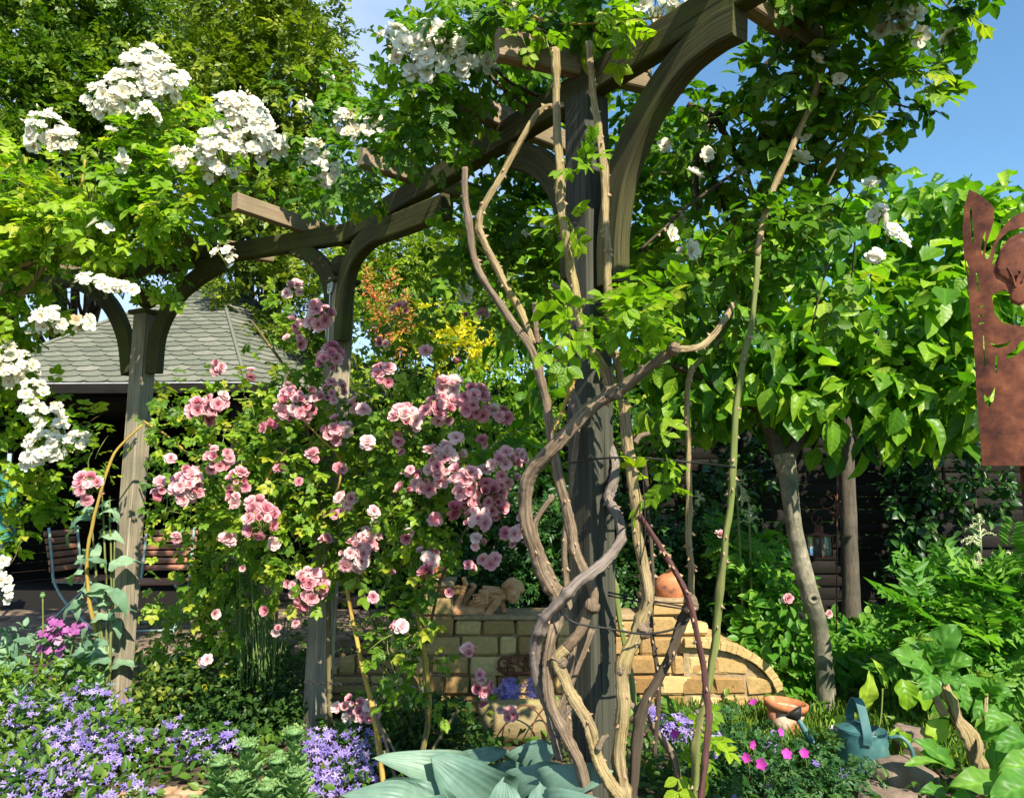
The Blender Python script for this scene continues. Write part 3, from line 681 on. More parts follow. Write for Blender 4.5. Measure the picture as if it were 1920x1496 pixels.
# cast iron scroll ornament and shelf box on the wall face
M['rust'] = noisemat('rust', [(.28, (.035, .014, .010)), (.45, (.12, .038, .02)), (.6, (.2, .065, .03)), (.78, (.36, .13, .05))], scale=22, bump=.5, dist=.003, rough=.8, metal=.1)
oc = WP(975, 1245, (0, Y0-.03, 0), np.array([0, 1., 0]))
orn = thing('iron_ornament', 'small rusty scrolled iron ornament fixed to the stone wall', 'ornament', oc)
a = Acc()
def spiral(acc, c, r0, turns, start, rt, y=0, flip=1, n=26):
    P = [c+np.array([flip*r0*(1-t*.8)*math.cos(start+t*turns*6.28), y, r0*(1-t*.8)*math.sin(start+t*turns*6.28)]) for t in np.linspace(0, 1, n)]; tube(acc, P, [rt, rt*.6], 7, sub=2)
for dx, dz, r, st, fl in ((-.1, 0, .045, 0, 1), (-.04, .03, .035, 2, -1), (.02, .01, .04, 1, 1), (.07, .035, .035, 3, -1), (-.06, -.035, .03, 4, 1), (.04, -.035, .03, 5, 1), (.11, .0, .04, 0, -1)):
    spiral(a, oc+np.array([dx, 0, dz]), r, 1.3, st, .009, 0, fl)
tube(a, [oc+[-.14, 0, -.02], oc+[-.08, -.01, -.055], oc+[0, -.015, -.05], oc+[.1, 0, -.04], oc+[.15, 0, 0]], .01, 8)
a.build('scrolls', M['rust'], orn)
bx_ = WP(1018, 1245, (0, Y0-.04, 0), np.array([0, 1., 0])); a = Acc()
box(a, bx_, (.10, .06, .14), ch=.006); box(a, bx_+[0, -.01, -.075], (.13, .085, .012), ch=.003); tag(a.build('wall_box', M['rust']), 'small dark metal box mounted on the wall beside the scroll ornament', 'wall box')

# mossy log edging in front of the wall
M['moss_log'] = noisemat('moss_log', [(.3, (.13, .09, .045)), (.55, (.26, .2, .09)), (.75, (.3, .27, .09))], scale=11, bump=.8, dist=.01, stretch=(.4, 1, 1.5))
lg = WZ(975, 1395, 0.0); a = Acc(); tube(a, [lg+[-.22, 0, .1], lg+[0, .02, .11], lg+[.3, .02, .1]], [.11, .125, .11], 18, rough=.05)
tag(a.build('log', M['moss_log']), 'mossy brown log edging the bed behind the hosta', 'log')
# wire hoops
a = Acc(); h0 = WZ(985, 1420, .0)
for dx, r in ((0, .12), (.13, .1)): tube(a, [h0+[dx-r, 0, 0], h0+[dx-r*.9, 0, .16], h0+[dx, .01, .26], h0+[dx+r*.9, 0, .16], h0+[dx+r, 0, 0]], .004, 6)
tag(a.build('wire_hoop', M['rust']), 'thin rusty wire hoops pushed into the bed behind the hosta', 'plant support')

# ================================================================== right side hard objects
# board fence
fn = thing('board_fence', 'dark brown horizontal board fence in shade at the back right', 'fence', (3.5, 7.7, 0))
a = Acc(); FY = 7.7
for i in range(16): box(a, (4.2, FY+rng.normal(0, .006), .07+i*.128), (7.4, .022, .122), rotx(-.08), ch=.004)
a.build('boards', M['dark_shaded_board'], fn)
for x in np.arange(.6, 8, 1.8):
    a = Acc(); box(a, (x, FY-.06, 1.05), (.09, .09, 2.2), ch=.006); a.build('fence_post', M['dark_shaded_board'], fn)

# watering can
M['can_paint'] = noisemat('can_paint', [(.3, (.03, .075, .07)), (.42, (.04, .13, .13)), (.58, (.06, .155, .15)), (.72, (.16, .24, .2))], scale=13, rough=.5, bump=.15, dist=.003, spec=.5)
wc = WZ(1622, 1474, .0); wc[2] = -.02; can = thing('watering_can', 'blue green metal watering can with strap handle on the grass', 'watering can', wc)
R = rotz(math.radians(-28)); R = R*.88; cT = lambda p: wc+R@np.asarray(p, float)
a = Acc(); pr = [(.118, 0), (.122, .01)]+[(.122+.005*(1 if k in (7, 9, 11) else 0), .01+.0225*k) for k in range(1, 14)]+[(.127, .315), (.121, .317), (.118, .1), (.0, .09)]
lathe(a, [(0, .004)]+pr, wc, 36, sx=1.0, sy=.85, R=R); a.build('body', M['can_paint'], can)
a = Acc(); th = np.linspace(np.pi*.5, np.pi*1.5, 14); P = []
for s in (1.0, .66, .33, .02): P.append([cT((.127*math.cos(t)*s if math.cos(t) < 0 else 0, .108*math.sin(t)*s, .319+.04*(1-s*s))) for t in th])
grid(a, np.array(P)); a.build('half_lid', M['can_paint'], can)
a = Acc(); P = catmull([cT(p) for p in ((.03, -.115, .27), (.03, -.11, .33), (.0, -.03, .45), (-.03, .02, .465), (-.06, .08, .38), (-.065, .09, .32))], 6); sweep(a, P, .04, .006, ch=.002, side=R@np.array([1.1, .1, 0])); a.build('strap_handle', M['can_paint'], can)
a = Acc(); tube(a, [cT(p) for p in ((.125, 0, .29), (.19, 0, .3), (.235, 0, .23), (.22, 0, .12), (.125, 0, .05))], .009, 8); a.build('rear_handle', M['can_paint'], can)
a = Acc(); tube(a, [cT(p) for p in ((-.13, 0, .07), (-.22, 0, .16), (-.33, 0, .33))], [.028, .018, .014], 12); sp = a.build('spout', M['can_paint'], can)
a = Acc(); d = R@np.array([-.6, 0, .8]); p0 = cT((-.32, 0, .32)); tube(a, [p0, p0+d*.04, p0+d*.05], [.014, .045, .045], 16, sub=1); a.build('rose_head', M['metal_black'], sp)

# broken terracotta pot
pc = WZ(1470, 1385, 0); pot = thing('broken_pot', 'broken terracotta pot with pale lime crust beside the tree trunk', 'pot', pc)
M['limed_clay'] = noisemat('limed_clay', [(.46, (.42, .17, .08)), (.56, (.55, .36, .24)), (.64, (.68, .58, .46))], scale=9, bump=.4)
a = Acc(); s_ = 1.0
lathe(a, [(0, .01), (.07, .01), (.105, .17), (.098, .17), (.06, .03)], pc, 28, R=roty(.1)); a.build('body', M['limed_clay'], pot)
a = Acc(); lathe(a, [(.10, .165), (.116, .165), (.12, .2), (.105, .203), (.098, .17)], pc, 28, R=roty(.1)); a.build('rim', M['terracotta'], pot)
# stone blocks lower right
M['rock'] = noisemat('rock', [(.3, (.10, .07, .05)), (.6, (.22, .16, .12)), (.8, (.3, .23, .17))], scale=9, bump=1, dist=.02)
def rock(label, px, py, s, D=None, seed=0, R=None, name='stone'):
    c = WZ(px, py, 0); bm = bmesh.new(); bmesh.ops.create_icosphere(bm, subdivisions=3, radius=1); g = np.random.default_rng(seed)
    pl = [(nrm(g.normal(0, 1, 3)), g.uniform(.62, .85)) for _ in range(16)]
    for v in bm.verts:
        p = np.array(v.co)
        for n_, d_ in pl:
            q = np.dot(p, n_)
            if q > d_: p = p-n_*(q-d_)
        v.co = Vector(p*np.array(s)/2/.8*.95+g.normal(0, .002, 3))
    me = bpy.data.meshes.new(name); bm.to_mesh(me); bm.free(); me.materials.append(M['rock']); o = bpy.data.objects.new(name, me); COL.objects.link(o)
    o.location = (c[0], c[1], s[2]*.35); tag(o, label, 'stone'); return o
rock('large brown angular stone in front of the watering can', 1695, 1492, (.28, .26, .2), seed=3)
rock('reddish brown squared stone block right of the watering can', 1712, 1440, (.17, .16, .26), seed=8)
rock('flat brown stone at the bottom edge below the watering can', 1655, 1520, (.3, .25, .12), seed=5)
# dark sphere
sp_ = W(95, 1383, 4.15); a = Acc(); th = np.linspace(-1.5, 1.5, 16); r = .062; lathe(a, [(r*math.cos(q), r*math.sin(q)) for q in th]+[(.001, r)], sp_, 26)
M['brown_glaze'] = noisemat('brown_glaze', [(.3, (.06, .035, .03)), (.7, (.14, .085, .07))], scale=10, rough=.45, bump=.05)
sph = thing('glazed_ball', 'brown glazed ball on a rod among the purple bellflowers', 'garden ornament', (sp_[0], sp_[1], 0)); a.build('ball', M['brown_glaze'], sph)
a = Acc(); tube(a, [(sp_[0], sp_[1], 0), sp_], .008, 6, sub=1); a.build('rod', M['metal_black'], sph)

# shepherd hook and lantern
hD = 5.9; hb = WZ(1568, 1235, 0); hD = hb[1]
hook = thing('shepherd_hook', 'thin rusty iron hook pole with scrolls in front of the fence', 'hook pole', hb)
HP = lambda px, py: WP(px, py, hb, np.array([0, 1., 0]))
a = Acc(); tube(a, [hb, HP(1569, 1060), HP(1570, 880)], .006, 7, sub=2); a.build('pole', M['rust'], hook)
a = Acc(); tube(a, [HP(1568, 966), HP(1552, 955), HP(1535, 955), HP(1524, 963), HP(1522, 975), HP(1528, 983), HP(1538, 984), HP(1541, 976), HP(1536, 969), HP(1532, 975)], .0045, 6); a.build('scroll', M['rust'], hook)
a = Acc(); tube(a, [HP(1543, 942), HP(1548, 938), HP(1545, 935), HP(1540, 937), HP(1540, 945), HP(1547, 953), HP(1558, 951), HP(1567, 940), HP(1566, 930), HP(1560, 927), HP(1556, 931), HP(1561, 936)], .004, 6); a.build('scroll', M['rust'], hook)
a = Acc(); tube(a, [HP(1576, 939), HP(1572, 950), HP(1573, 960), HP(1579, 968)], .004, 6); a.build('scroll', M['rust'], hook)
M['glass'] = mat_new('glass')[0]; gb = M['glass'].node_tree.nodes['Principled BSDF']; gb.inputs['Base Color'].default_value = (.75, .8, .75, 1); gb.inputs['Transmission Weight'].default_value = .9; gb.inputs['Roughness'].default_value = .08; gb.inputs['IOR'].default_value = 1.2
ln = HP(1534, 1022)-[0, .03, 0]; lan = thing('lantern', 'small rusty square lantern hanging from the hook pole', 'lantern', ln)
px1 = mpp(hD)
Rl = rotz(.5)
a = Acc(); hw, ht = 15*px1, 20*px1
for sx in (-1, 1):
    for sy in (-1, 1): tube(a, [ln+Rl@np.array([sx*hw, sy*hw, -ht*.95]), ln+Rl@np.array([sx*hw*1.1, sy*hw*1.1, ht])], .006, 5, sub=1)
for zz, k in ((-ht*.95, 1), (ht*.9, 1.1)):
    for i in range(4):
        A_ = rotz(i*np.pi/2+.5); tube(a, [ln+A_@np.array([hw*k, -hw*k, zz]), ln+A_@np.array([hw*k, hw*k, zz])], .006, 5, sub=1)
lathe(a, [(hw*1.5, ht*.92), (hw*.55, ht*1.15), (hw*.5, ht*1.15), (hw*.5, ht*1.75), (.004, ht*1.8)], ln, 16)
tube(a, [ln+[0, 0, ht*1.75], ln+[.015, 0, ht*2.0], ln+[0, 0, ht*2.2]], .004, 6); a.build('frame', M['rust'], lan)
a = Acc(); box(a, ln+[0, 0, -.002], (hw*1.9, hw*1.9, ht*1.7), Rl, ch=.001); a.build('glass_pane', M['glass'], lan)

# rusted steel fire column, right edge
RD = 1.95
def RP(px, py): return WP(px, py, (0, RD, 0), np.array([0, 1., 0]))
xc_ = RP(1975, 600)[0]
out = [(1841, 873), (1833, 780), (1826, 660), (1820, 600), (1815, 540), (1808, 480), (1805, 430), (1807, 390), (1814, 360), (1828, 372), (1842, 388), (1851, 402), (1851, 425), (1845, 450), (1840, 470), (1839, 488), (1844, 496), (1850, 470), (1860, 445), (1876, 424), (1898, 413), (1925, 416), (1950, 432), (1966, 460), (1975, 500)]
half = [RP(*p) for p in out]; pts = [(p[0], p[2]) for p in half]; pts += [(2*xc_-x, z) for x, z in pts[::-1][1:]]
holes = [
 [(1849, 508), (1853, 482), (1858, 462), (1872, 448), (1893, 443), (1908, 450), (1916, 462), (1921, 485), (1925, 505), (1921, 480), (1914, 462), (1903, 455), (1888, 453), (1872, 461), (1862, 478), (1856, 496)],
 [(1850, 560), (1868, 552), (1876, 562), (1880, 578), (1890, 585), (1902, 578), (1910, 560), (1918, 545), (1935, 538), (1940, 570), (1925, 590), (1908, 612), (1895, 622), (1880, 618), (1866, 612), (1855, 595)],
 [(1815, 393), (1818, 393), (1822, 440), (1823, 462), (1820, 462), (1817, 430)],
 [(1826, 515), (1829, 515), (1832, 550), (1829, 551)], [(1810, 490), (1812, 490), (1818, 516), (1815, 517)], [(1833, 470), (1836, 450), (1840, 440), (1838, 470), (1835, 484)],
 [(1830, 578), (1838, 576), (1838, 579), (1830, 581)], [(1831, 594), (1839, 593), (1839, 596), (1831, 597)], [(1832, 608), (1840, 607), (1840, 610), (1832, 611)],
 [(1848, 644), (1858, 652), (1872, 650), (1879, 644), (1874, 655), (1860, 658), (1852, 653)], [(1872, 672), (1884, 664), (1891, 650), (1901, 644), (1898, 660), (1888, 672), (1876, 678)],
 [(1838, 632), (1840, 632), (1843, 690), (1841, 690)], [(1857, 670), (1860, 670), (1860, 705), (1857, 700)], [(1839, 735), (1847, 748), (1852, 742), (1858, 728), (1856, 752), (1850, 765), (1843, 755)]]
from mathutils.geometry import delaunay_2d_cdt
def inpoly(P, poly):
    x, y = P; c = False; n = len(poly)
    for k in range(n):
        (x1, y1), (x2, y2) = poly[k], poly[k-1]
        if (y1 > y) != (y2 > y) and x < (x2-x1)*(y-y1)/(y2-y1)+x1: c = not c
    return c
hp_all = []
for h in holes:
    hp = [(RP(*p)[0], RP(*p)[2]) for p in h]; hp_all += [hp, [(2*xc_-x, z) for x, z in hp]]
V2 = []; E2_ = []
for poly in [pts]+hp_all:
    o = len(V2); V2 += [Vector(p) for p in poly]; E2_ += [(o+k, o+(k+1) % len(poly)) for k in range(len(poly))]
xa = np.array(pts)
for x in np.arange(xa[:, 0].min(), xa[:, 0].max(), .009):
    for z in np.arange(xa[:, 1].min(), xa[:, 1].max(), .012):
        if inpoly((x, z), pts): V2.append(Vector((x+rng.normal(0, .0008), z+rng.normal(0, .0008))))
vo, eo, fo, *_r = delaunay_2d_cdt(V2, E2_, [], 0, 1e-6)
bm = bmesh.new(); bv = [bm.verts.new((v[0], v[1], 0)) for v in vo]
for f in fo:
    c = ((vo[f[0]][0]+vo[f[1]][0]+vo[f[2]][0])/3, (vo[f[0]][1]+vo[f[1]][1]+vo[f[2]][1])/3)
    if inpoly(c, pts) and not any(inpoly(c, h) for h in hp_all): bm.faces.new([bv[k] for k in f])
bmesh.ops.delete(bm, geom=[v for v in bm.verts if not v.link_faces], context='VERTS')
RC = .26; tL = (xc_-xa[:, 0].min())/RC; KX = tL/math.sin(tL); CL = math.cos(tL)
for v in bm.verts:
    x, z = v.co.x-xc_, v.co.y; t = x/RC; v.co = (xc_+RC*math.sin(t)*KX, RD-RC*(math.cos(t)-CL), z)
bmesh.ops.recalc_face_normals(bm, faces=bm.faces); me2 = bpy.data.meshes.new('panel'); bm.to_mesh(me2); bm.free()
rp = bpy.data.objects.new('panel', me2); COL.objects.link(rp); me2.materials.append(M['rust'])
so_ = rp.modifiers.new('thick', 'SOLIDIFY'); so_.thickness = .004; so_.offset = 0
fc_ = thing('fire_column', 'rusted steel garden ornament with cut out scrolls at the right edge', 'garden ornament', (xc_, RD+.1, 0)); attach(rp, fc_)
zb = RP(1900, 872)[2]
a = Acc(); box(a, (xc_, RD+.13, zb+.02), (.2, .14, .01), ch=.002); a.build('tray', M['rust'], fc_)
a = Acc(); tube(a, [(xc_, RD+.15, 0), (xc_, RD+.15, zb)], .016, 10, sub=1); a.build('rod', M['rust'], fc_)
# raised curl leaf on the panel
a = Acc(); P = catmull([RP(*p)+[0, -.012, 0] for p in ((1925, 470), (1900, 462), (1872, 480), (1862, 515), (1878, 545), (1888, 572))], 6)
cl_ = [(1856, 512), (1860, 486), (1872, 470), (1890, 463), (1908, 467), (1920, 488), (1923, 520), (1913, 545), (1904, 560), (1898, 576), (1888, 584), (1877, 578), (1875, 564), (1882, 546), (1869, 534), (1859, 524)]
def bend(p, off):
    t = (p[0]-xc_)/RC; r_ = RC+off; return np.array([xc_+r_*math.sin(t)*KX, RD-RC*(math.cos(t)-CL)-off*math.cos(t), p[2]])
cc_ = np.mean([RP(*p) for p in cl_], 0); rings = []
for k, (s, o) in enumerate(((1.0, .003), (.98, .006), (.85, .008), (.5, .009), (.05, .009))): rings.append([bend(cc_+(RP(*p)-cc_)*s, o) for p in cl_+cl_[:1]])
grid(a, np.array(rings))
for p0_, p1_ in (((1872, 515), (1883, 552)), ((1905, 500), (1890, 545))): tube(a, [bend(RP(*p0_), .009), bend(lerp(RP(*p0_), RP(*p1_), .5)+[.002, 0, 0], .010), bend(RP(*p1_), .009)], .0022, 5)
a.build('curl', M['rust'], fc_)
# ================================================================== leaf and flower templates (x side, y along, z normal)
def T(v, groups, uv=None):
    d = {'v': np.array(v, float), 'g': [(np.array(k), np.full(len(k), m), np.full(len(k), r)) for k, m, r in groups]}
    if uv is not None: d['uv'] = np.array(uv, float)
    return d
def leaf_tpl(wd=.3, droop=.15, fold=.12, wave=0.0, pos=.45):
    """ovate leaf: midrib of 5 points, 3 side points each way"""
    ys = [0, .22, .48, .75, 1.0]; ws = [0, .78, 1.0, .62, 0]
    mid = [(0, y, -droop*y*y) for y in ys]; v = list(mid); uv = [(0, y) for y in ys]
    for s in (-1, 1):
        for k in (1, 2, 3):
            v.append((s*ws[k]*wd, ys[k]+.02, fold*ws[k]-droop*ys[k]**2+wave*(-1)**k*s*.5)); uv.append((s*ws[k]*wd, ys[k]+.02))
    L_ = (5, 6, 7); R_ = (8, 9, 10)
    tri = [(0, 1, 5), (3, 4, 7), (0, 8, 1), (3, 10, 4)]; quad = [(1, 2, 6, 5), (2, 3, 7, 6), (1, 8, 9, 2), (2, 9, 10, 3)]
    return T(v, [(tri, 0, 0), (quad, 0, 0)], uv)
def small_tpl(wd=.28, droop=.12, fold=.1):
    return T([(0, 0, 0), (-wd, .45, fold), (wd, .45, fold), (0, 1, -droop)], [([(0, 3, 1), (0, 2, 3)], 0, 0)], [(0, 0), (-wd, .45), (wd, .45), (0, 1)])
def merge(parts):
    """parts: (tpl, M3x3, offset, mat or None, drnd)"""
    V = []; G = []; U = []; n = 0
    for tp, m, o, mt, dr in parts:
        V.append(tp['v']@np.asarray(m).T+np.asarray(o)); U.append(tp.get('uv', np.zeros((len(tp['v']), 2))))
        for k, mi, rr in tp['g']: G.append((k+n, mi if mt is None else np.full(len(k), mt), rr+dr))
        n += len(tp['v'])
    return {'v': np.vstack(V), 'g': G, 'uv': np.vstack(U)}
def basis(y, z):
    y = nrm(np.asarray(y, float)); z = np.asarray(z, float); z = nrm(z-y*np.dot(z, y)); return np.stack([np.cross(y, z), y, z], 1)
def rod_tpl(p, q, r=.006, mat=1):
    p, q = np.array(p, float), np.array(q, float); d = nrm(q-p); s = nrm(np.cross(d, [0.1, .2, 1])); u = np.cross(s, d)
    v = [p+s*r, p-s*r*.5+u*r*.87, p-s*r*.5-u*r*.87, q+s*r*.6, q-s*r*.3+u*r*.5, q-s*r*.3-u*r*.5]
    return T(v, [([(0, 1, 4, 3), (1, 2, 5, 4), (2, 0, 3, 5)], mat, 0)])
def compound(nl=5, wd=.36, size=.42, g=None):
    """rose leaf: rachis with paired leaflets; total length 1"""
    g = g or np.random.default_rng(1); P = [(rod_tpl((0, 0, 0), (0, .62, -.04), .009), np.eye(3), (0, 0, 0), 1, 0)]
    lf = leaf_tpl(wd, .16, .1)
    pr = (nl-1)//2
    for i in range(pr):
        y = .24+.34*i/max(1, pr-1) if pr > 1 else .4
        sz = size*(.85+.15*i)
        for s in (-1, 1):
            d = np.array([s*.95, .5+g.normal(0, .1), g.normal(-.12, .12)]); P.append((lf, basis(d, (g.normal(0, .2), 0, 1))*sz, (0, y, -.02), 0, g.normal(0, .04)))
    P.append((lf, basis((g.normal(0, .1), 1, -.2), (g.normal(0, .2), 0, 1))*size*1.1, (0, .6, -.04), 0, .03)); return merge(P)
g_ = np.random.default_rng(3)
ROSE = [compound(5, .33, .44, g_), compound(7, .3, .38, g_), compound(5, .36, .42, g_)]
PINKL = [compound(7, .32, .34, g_), compound(5, .34, .40, g_)]
LEAF = [leaf_tpl(.22, .35, .22, .08), leaf_tpl(.3, .15, .12), leaf_tpl(.36, .28, .08, .03), leaf_tpl(.26, .05, .16, -.03)]
BIG = [leaf_tpl(.34, .25, .10, .05), leaf_tpl(.38, .12, .16, -.04), leaf_tpl(.30, .35, .06, .05), leaf_tpl(.24, .5, .22, .09), leaf_tpl(.2, .3, .28, -.08), leaf_tpl(.3, -.15, .2, .1)]
SMALL = [small_tpl(), small_tpl(.34, .2, .05), small_tpl(.22, .05, .15)]
def spray_tpl(n=9, wd=.3, ls=.36, g=None, flat=.25):
    g = g or g_; P = []; s0 = small_tpl(wd)
    for i in range(n):
        y = .08+.85*i/n; s = -1 if i % 2 else 1
        P.append((s0, basis((s*.9, .55, g.normal(0, flat)), (g.normal(0, .3), 0, 1))*ls*g.uniform(.8, 1.15), (0, y, g.normal(0, .03)-.1*y*y), 0, g.normal(0, .1)))
    return merge(P)
SPRAY = [spray_tpl(9, .3, .34), spray_tpl(11, .34, .3), spray_tpl(7, .28, .4)]
FERN = [spray_tpl(15, .17, .42, flat=.1), spray_tpl(13, .2, .38, flat=.15)]
def petal(wd, cup, L_=1.0, curl=0.0):
    """broad rounded petal 3x4 patch"""
    v = []; uv = []
    for y, w_ in ((0, .18), (.35, .8), (.72, 1.0), (1.0, .62)):
        for s in (-1, 0, 1):
            v.append((s*w_*wd, y*L_+(.06 if s == 0 and y == 1 else 0), cup*y*y+(.12*wd*abs(s))-curl*max(0, y-.6))); uv.append((0, 0))
    q = [(i*3+j, i*3+j+1, i*3+j+4, i*3+j+3) for i in range(3) for j in range(2)]
    return T(v, [(q, 0, 0)], uv)
def bloom_white(g, open_=1.0):
    P = []; 
    for ring, (n, ln, cup, tilt) in enumerate(((5, .5, .10, .12), (5, .44, .14, .3), (3, .26, .2, .7))):
        if open_ < .7 and ring == 0: continue
        for i in range(n):
            a = i*2*np.pi/n+ring*.6+g.normal(0, .12); d = np.array([math.cos(a), math.sin(a), tilt+g.normal(0, .12)])
            P.append((petal(.42, cup, curl=g.uniform(0, .25)), basis(d, (-.3*d[0], -.3*d[1], 1))*ln*g.uniform(.85, 1.1), (d[0]*.02, d[1]*.02, .01*ring), 0, g.normal(.05*ring*0, .1)))
    for i in range(12):
        a = g.uniform(0, 6.28); r = g.uniform(0, .13); P.append((T([(-.04, 0, 0), (.04, 0, 0), (0, .05, .07)], [([(0, 1, 2)], 1, 0)]), rotz(a), (r*math.cos(a), r*math.sin(a), .07), 1, 0))
    return merge(P)
def bloom_pink(g, up=0.0, dr=0.0, drop=0):
    P = []
    for ring, (n, ln, tilt, wd) in enumerate(((7, .5, .05, .42), (7, .46, .4, .42), (6, .38, .9, .42), (5, .28, 1.6, .42), (4, .18, 3, .5))):
        if drop and ring >= 5-drop: continue
        tilt += up
        for i in range(n):
            a = i*2*np.pi/n+ring*.5+g.normal(0, .15); d = np.array([math.cos(a), math.sin(a), tilt+g.normal(0, .1)])
            P.append((petal(wd, .22, curl=g.uniform(.2, .6)), basis(d, (-.3*d[0], -.3*d[1], 1))*ln*g.uniform(.9, 1.1), (d[0]*.03, d[1]*.03, .015*ring), 0, (.22, .12, 0, -.14, -.3)[ring]+dr+g.normal(0, .07)))
    return merge(P)
def star(g, n=5, cup=.3, wd=.2):
    P = []
    for i in range(n):
        a = i*2*np.pi/n; d = np.array([math.cos(a), math.sin(a), cup]); P.append((small_tpl(wd, .15, .02), basis(d, (-.3*d[0], -.3*d[1], 1))*.5, (0, 0, 0), 0, g.normal(0, .05)))
    return merge(P)
def round_flower(g, n=5):
    return merge([(petal(.42, .1), basis((math.cos(i*6.283/n), math.sin(i*6.283/n), .15), (0, 0, 1))*.5, (0, 0, 0), 0, g.normal(0, .1)) for i in range(n)])
BW = [bloom_white(g_), bloom_white(g_), bloom_white(g_), bloom_white(g_, .5)]
BP = [bloom_pink(g_), bloom_pink(g_, .15), bloom_pink(g_, .75, -.15), bloom_pink(g_, -.12, .1), bloom_pink(g_, 1.5, -.25), bloom_pink(g_, -.1, .15, 1)]
STAR = [star(g_), star(g_, 5, .5)]; ROUND = [round_flower(g_)]

# ================================================================== scattering
def orient(dirs, nors, size):
    y = nrm(dirs); z = nors-y*np.sum(nors*y, -1, keepdims=True); z = nrm(z); x = np.cross(y, z)
    return np.stack([x, y, z], -1)*np.asarray(size)[:, None, None]
def place(acc, tpls, loc, dirs, nors, size, rnd, g=rng, mat=None):
    k = g.integers(0, len(tpls), len(loc)); Mx = orient(dirs, nors, size)
    for i, t in enumerate(tpls):
        s = k == i
        if s.any(): acc.inst(t, Mx[s], loc[s], rnd[s], mat)
def ell(px, py, rx, ry, D, dd):
    c = W(px, py, D); m = mpp(D, py); return c, np.array([rx*m, dd, ry*m])
def leaves(acc, tpls, blobs, dens, size, clump=10, spread=.16, droop=.25, up=.9, out=.6, hollow=.55, rmin=0, rr=(.45, .22), seed=0, prune=True, keep=None):
    """blobs: (px,py,rx,ry,D,dd[,mult]); dens = leaves per 1000 px^2 of blob face"""
    g = np.random.default_rng(seed)
    for bl in blobs:
        px, py, rx, ry, D, dd = bl[:6]; mult = bl[6] if len(bl) > 6 else 1
        c, R = ell(px, py, rx, ry, D, dd); n = int(dens*mult*rx*ry*3.14/1000)+1; nc = max(2, n//clump)
        u = nrm(g.normal(0, 1, (nc, 3))); rad = g.uniform(hollow, 1, nc)[:, None]**.7; cc = c+u*rad*R
        cr_ = g.normal(0, 1, nc)
        k = g.integers(0, nc, n); off = g.normal(0, 1, (n, 3))*spread*min(R.max(), 1.2*R.min()+.1)
        p = cc[k]+off; q = (p-c)/R
        o = nrm(q*np.array([1, 1, 1])); d = nrm(o*out+g.normal(0, .6, (n, 3))+np.array([0, 0, -droop])+nrm(off)*.5)
        nn = np.array([0, 0, up])+SUN*.45+g.normal(0, .45, (n, 3))+o*.25
        ok = p[:, 2] > .01
        if keep is not None: ok &= keep(p)
        if prune: ok &= ~pruned(p, g)
        sz = size*g.uniform(.65, 1.2, n); r = np.clip(g.normal(rr[0], rr[1], n)+cr_[k]*.10, 0, 1)
        place(acc, tpls, p[ok], d[ok], nn[ok], sz[ok], r[ok], g)
def shoots(acc, blobs, n, ln, mat, r=.0035):
    """thin green twigs arching through the growth"""
    g = np.random.default_rng(len(blobs)*7+n)
    for bl in blobs:
        c, R = ell(*bl[:6]); k = max(1, int(n*(bl[2]*bl[3])/8000))
        for _ in range(k):
            p = c+nrm(g.normal(0, 1, 3))*R*g.uniform(.2, .9); d = nrm(g.normal(0, .7, 3)+nrm((p-c)/R)*.5+[0, 0, .6]); L_ = ln*g.uniform(.5, 1.1)
            P = np.array([p-d*L_*.5, p+g.normal(0, .02, 3), p+d*L_*.4, p+d*L_*.7+[0, 0, -.12*L_]])
            if pruned(P, g).sum() > 0: continue
            tube(acc, P, [r, r*.8, r*.4], 5, sub=3, mat=mat, cap=False)
ZONES = []
def proj(p):
    """world -> photo pixel, used to keep leaves of a plant off the picture's landmarks while laying out"""
    x = p[:, 0]; y = p[:, 1]; z = p[:, 2]-CAM_H; f = y*CP+z*SP; u = z*CP-y*SP; return 960+F*x/f, 748-F*u/f
def stems(name, parent, lst, mat, thorns=0, sides=9, rough=.12, knots=.25, seed=0, sub=6, thorn_len=.013, wsc=1.0):
    """lst: list of (points[(px,py,D)], widths px) each becomes its own part"""
    g = np.random.default_rng(seed); out = []
    for k, it in enumerate(lst):
        pts, wd = it[0], np.atleast_1d(it[1])*wsc; mt = it[2] if len(it) > 2 else mat
        P = [W(*p) for p in pts]; Dm = np.array([p[2] for p in pts]); wd = np.atleast_1d(wd); wd = np.interp(np.linspace(0, 1, len(pts)), np.linspace(0, 1, len(wd)), wd)
        R = wd/2*np.array([mpp(d, p[1]) for d, p in zip(Dm, pts)])
        a = Acc(); C, Tt, N, B, RR = tube(a, P, R, sides, sub, 0, rough, knots=knots, seed=seed*31+k)
        if thorns:
            Ln = np.linalg.norm(np.diff(C, axis=0), axis=1).sum(); n = int(Ln*thorns)
            n = int(n*(.25 if RR.mean() > .024 or it[2:] in (('bark_cane',), ('bark_grey',)) else .6))
            for _ in range(n):
                i = g.integers(1, len(C)-1); t = g.uniform(0, 6.28); d = math.cos(t)*N[i]+math.sin(t)*B[i]
                b0 = C[i]+d*RR[i]*.9; s = Tt[i]*.009; w2 = np.cross(d, Tt[i])*.0035; tip = b0+d*thorn_len*g.uniform(.7, 1.3)-Tt[i]*.004*np.sign(Tt[i][2] or 1)
                a.add(np.array([b0+s, b0+w2, b0-s, b0-w2, tip]), [np.array([[0, 1, 4], [1, 2, 4], [2, 3, 4], [3, 0, 4]])], 1)
        out.append(a.build(name, [M[mt], M['thorn']], parent))
    return out
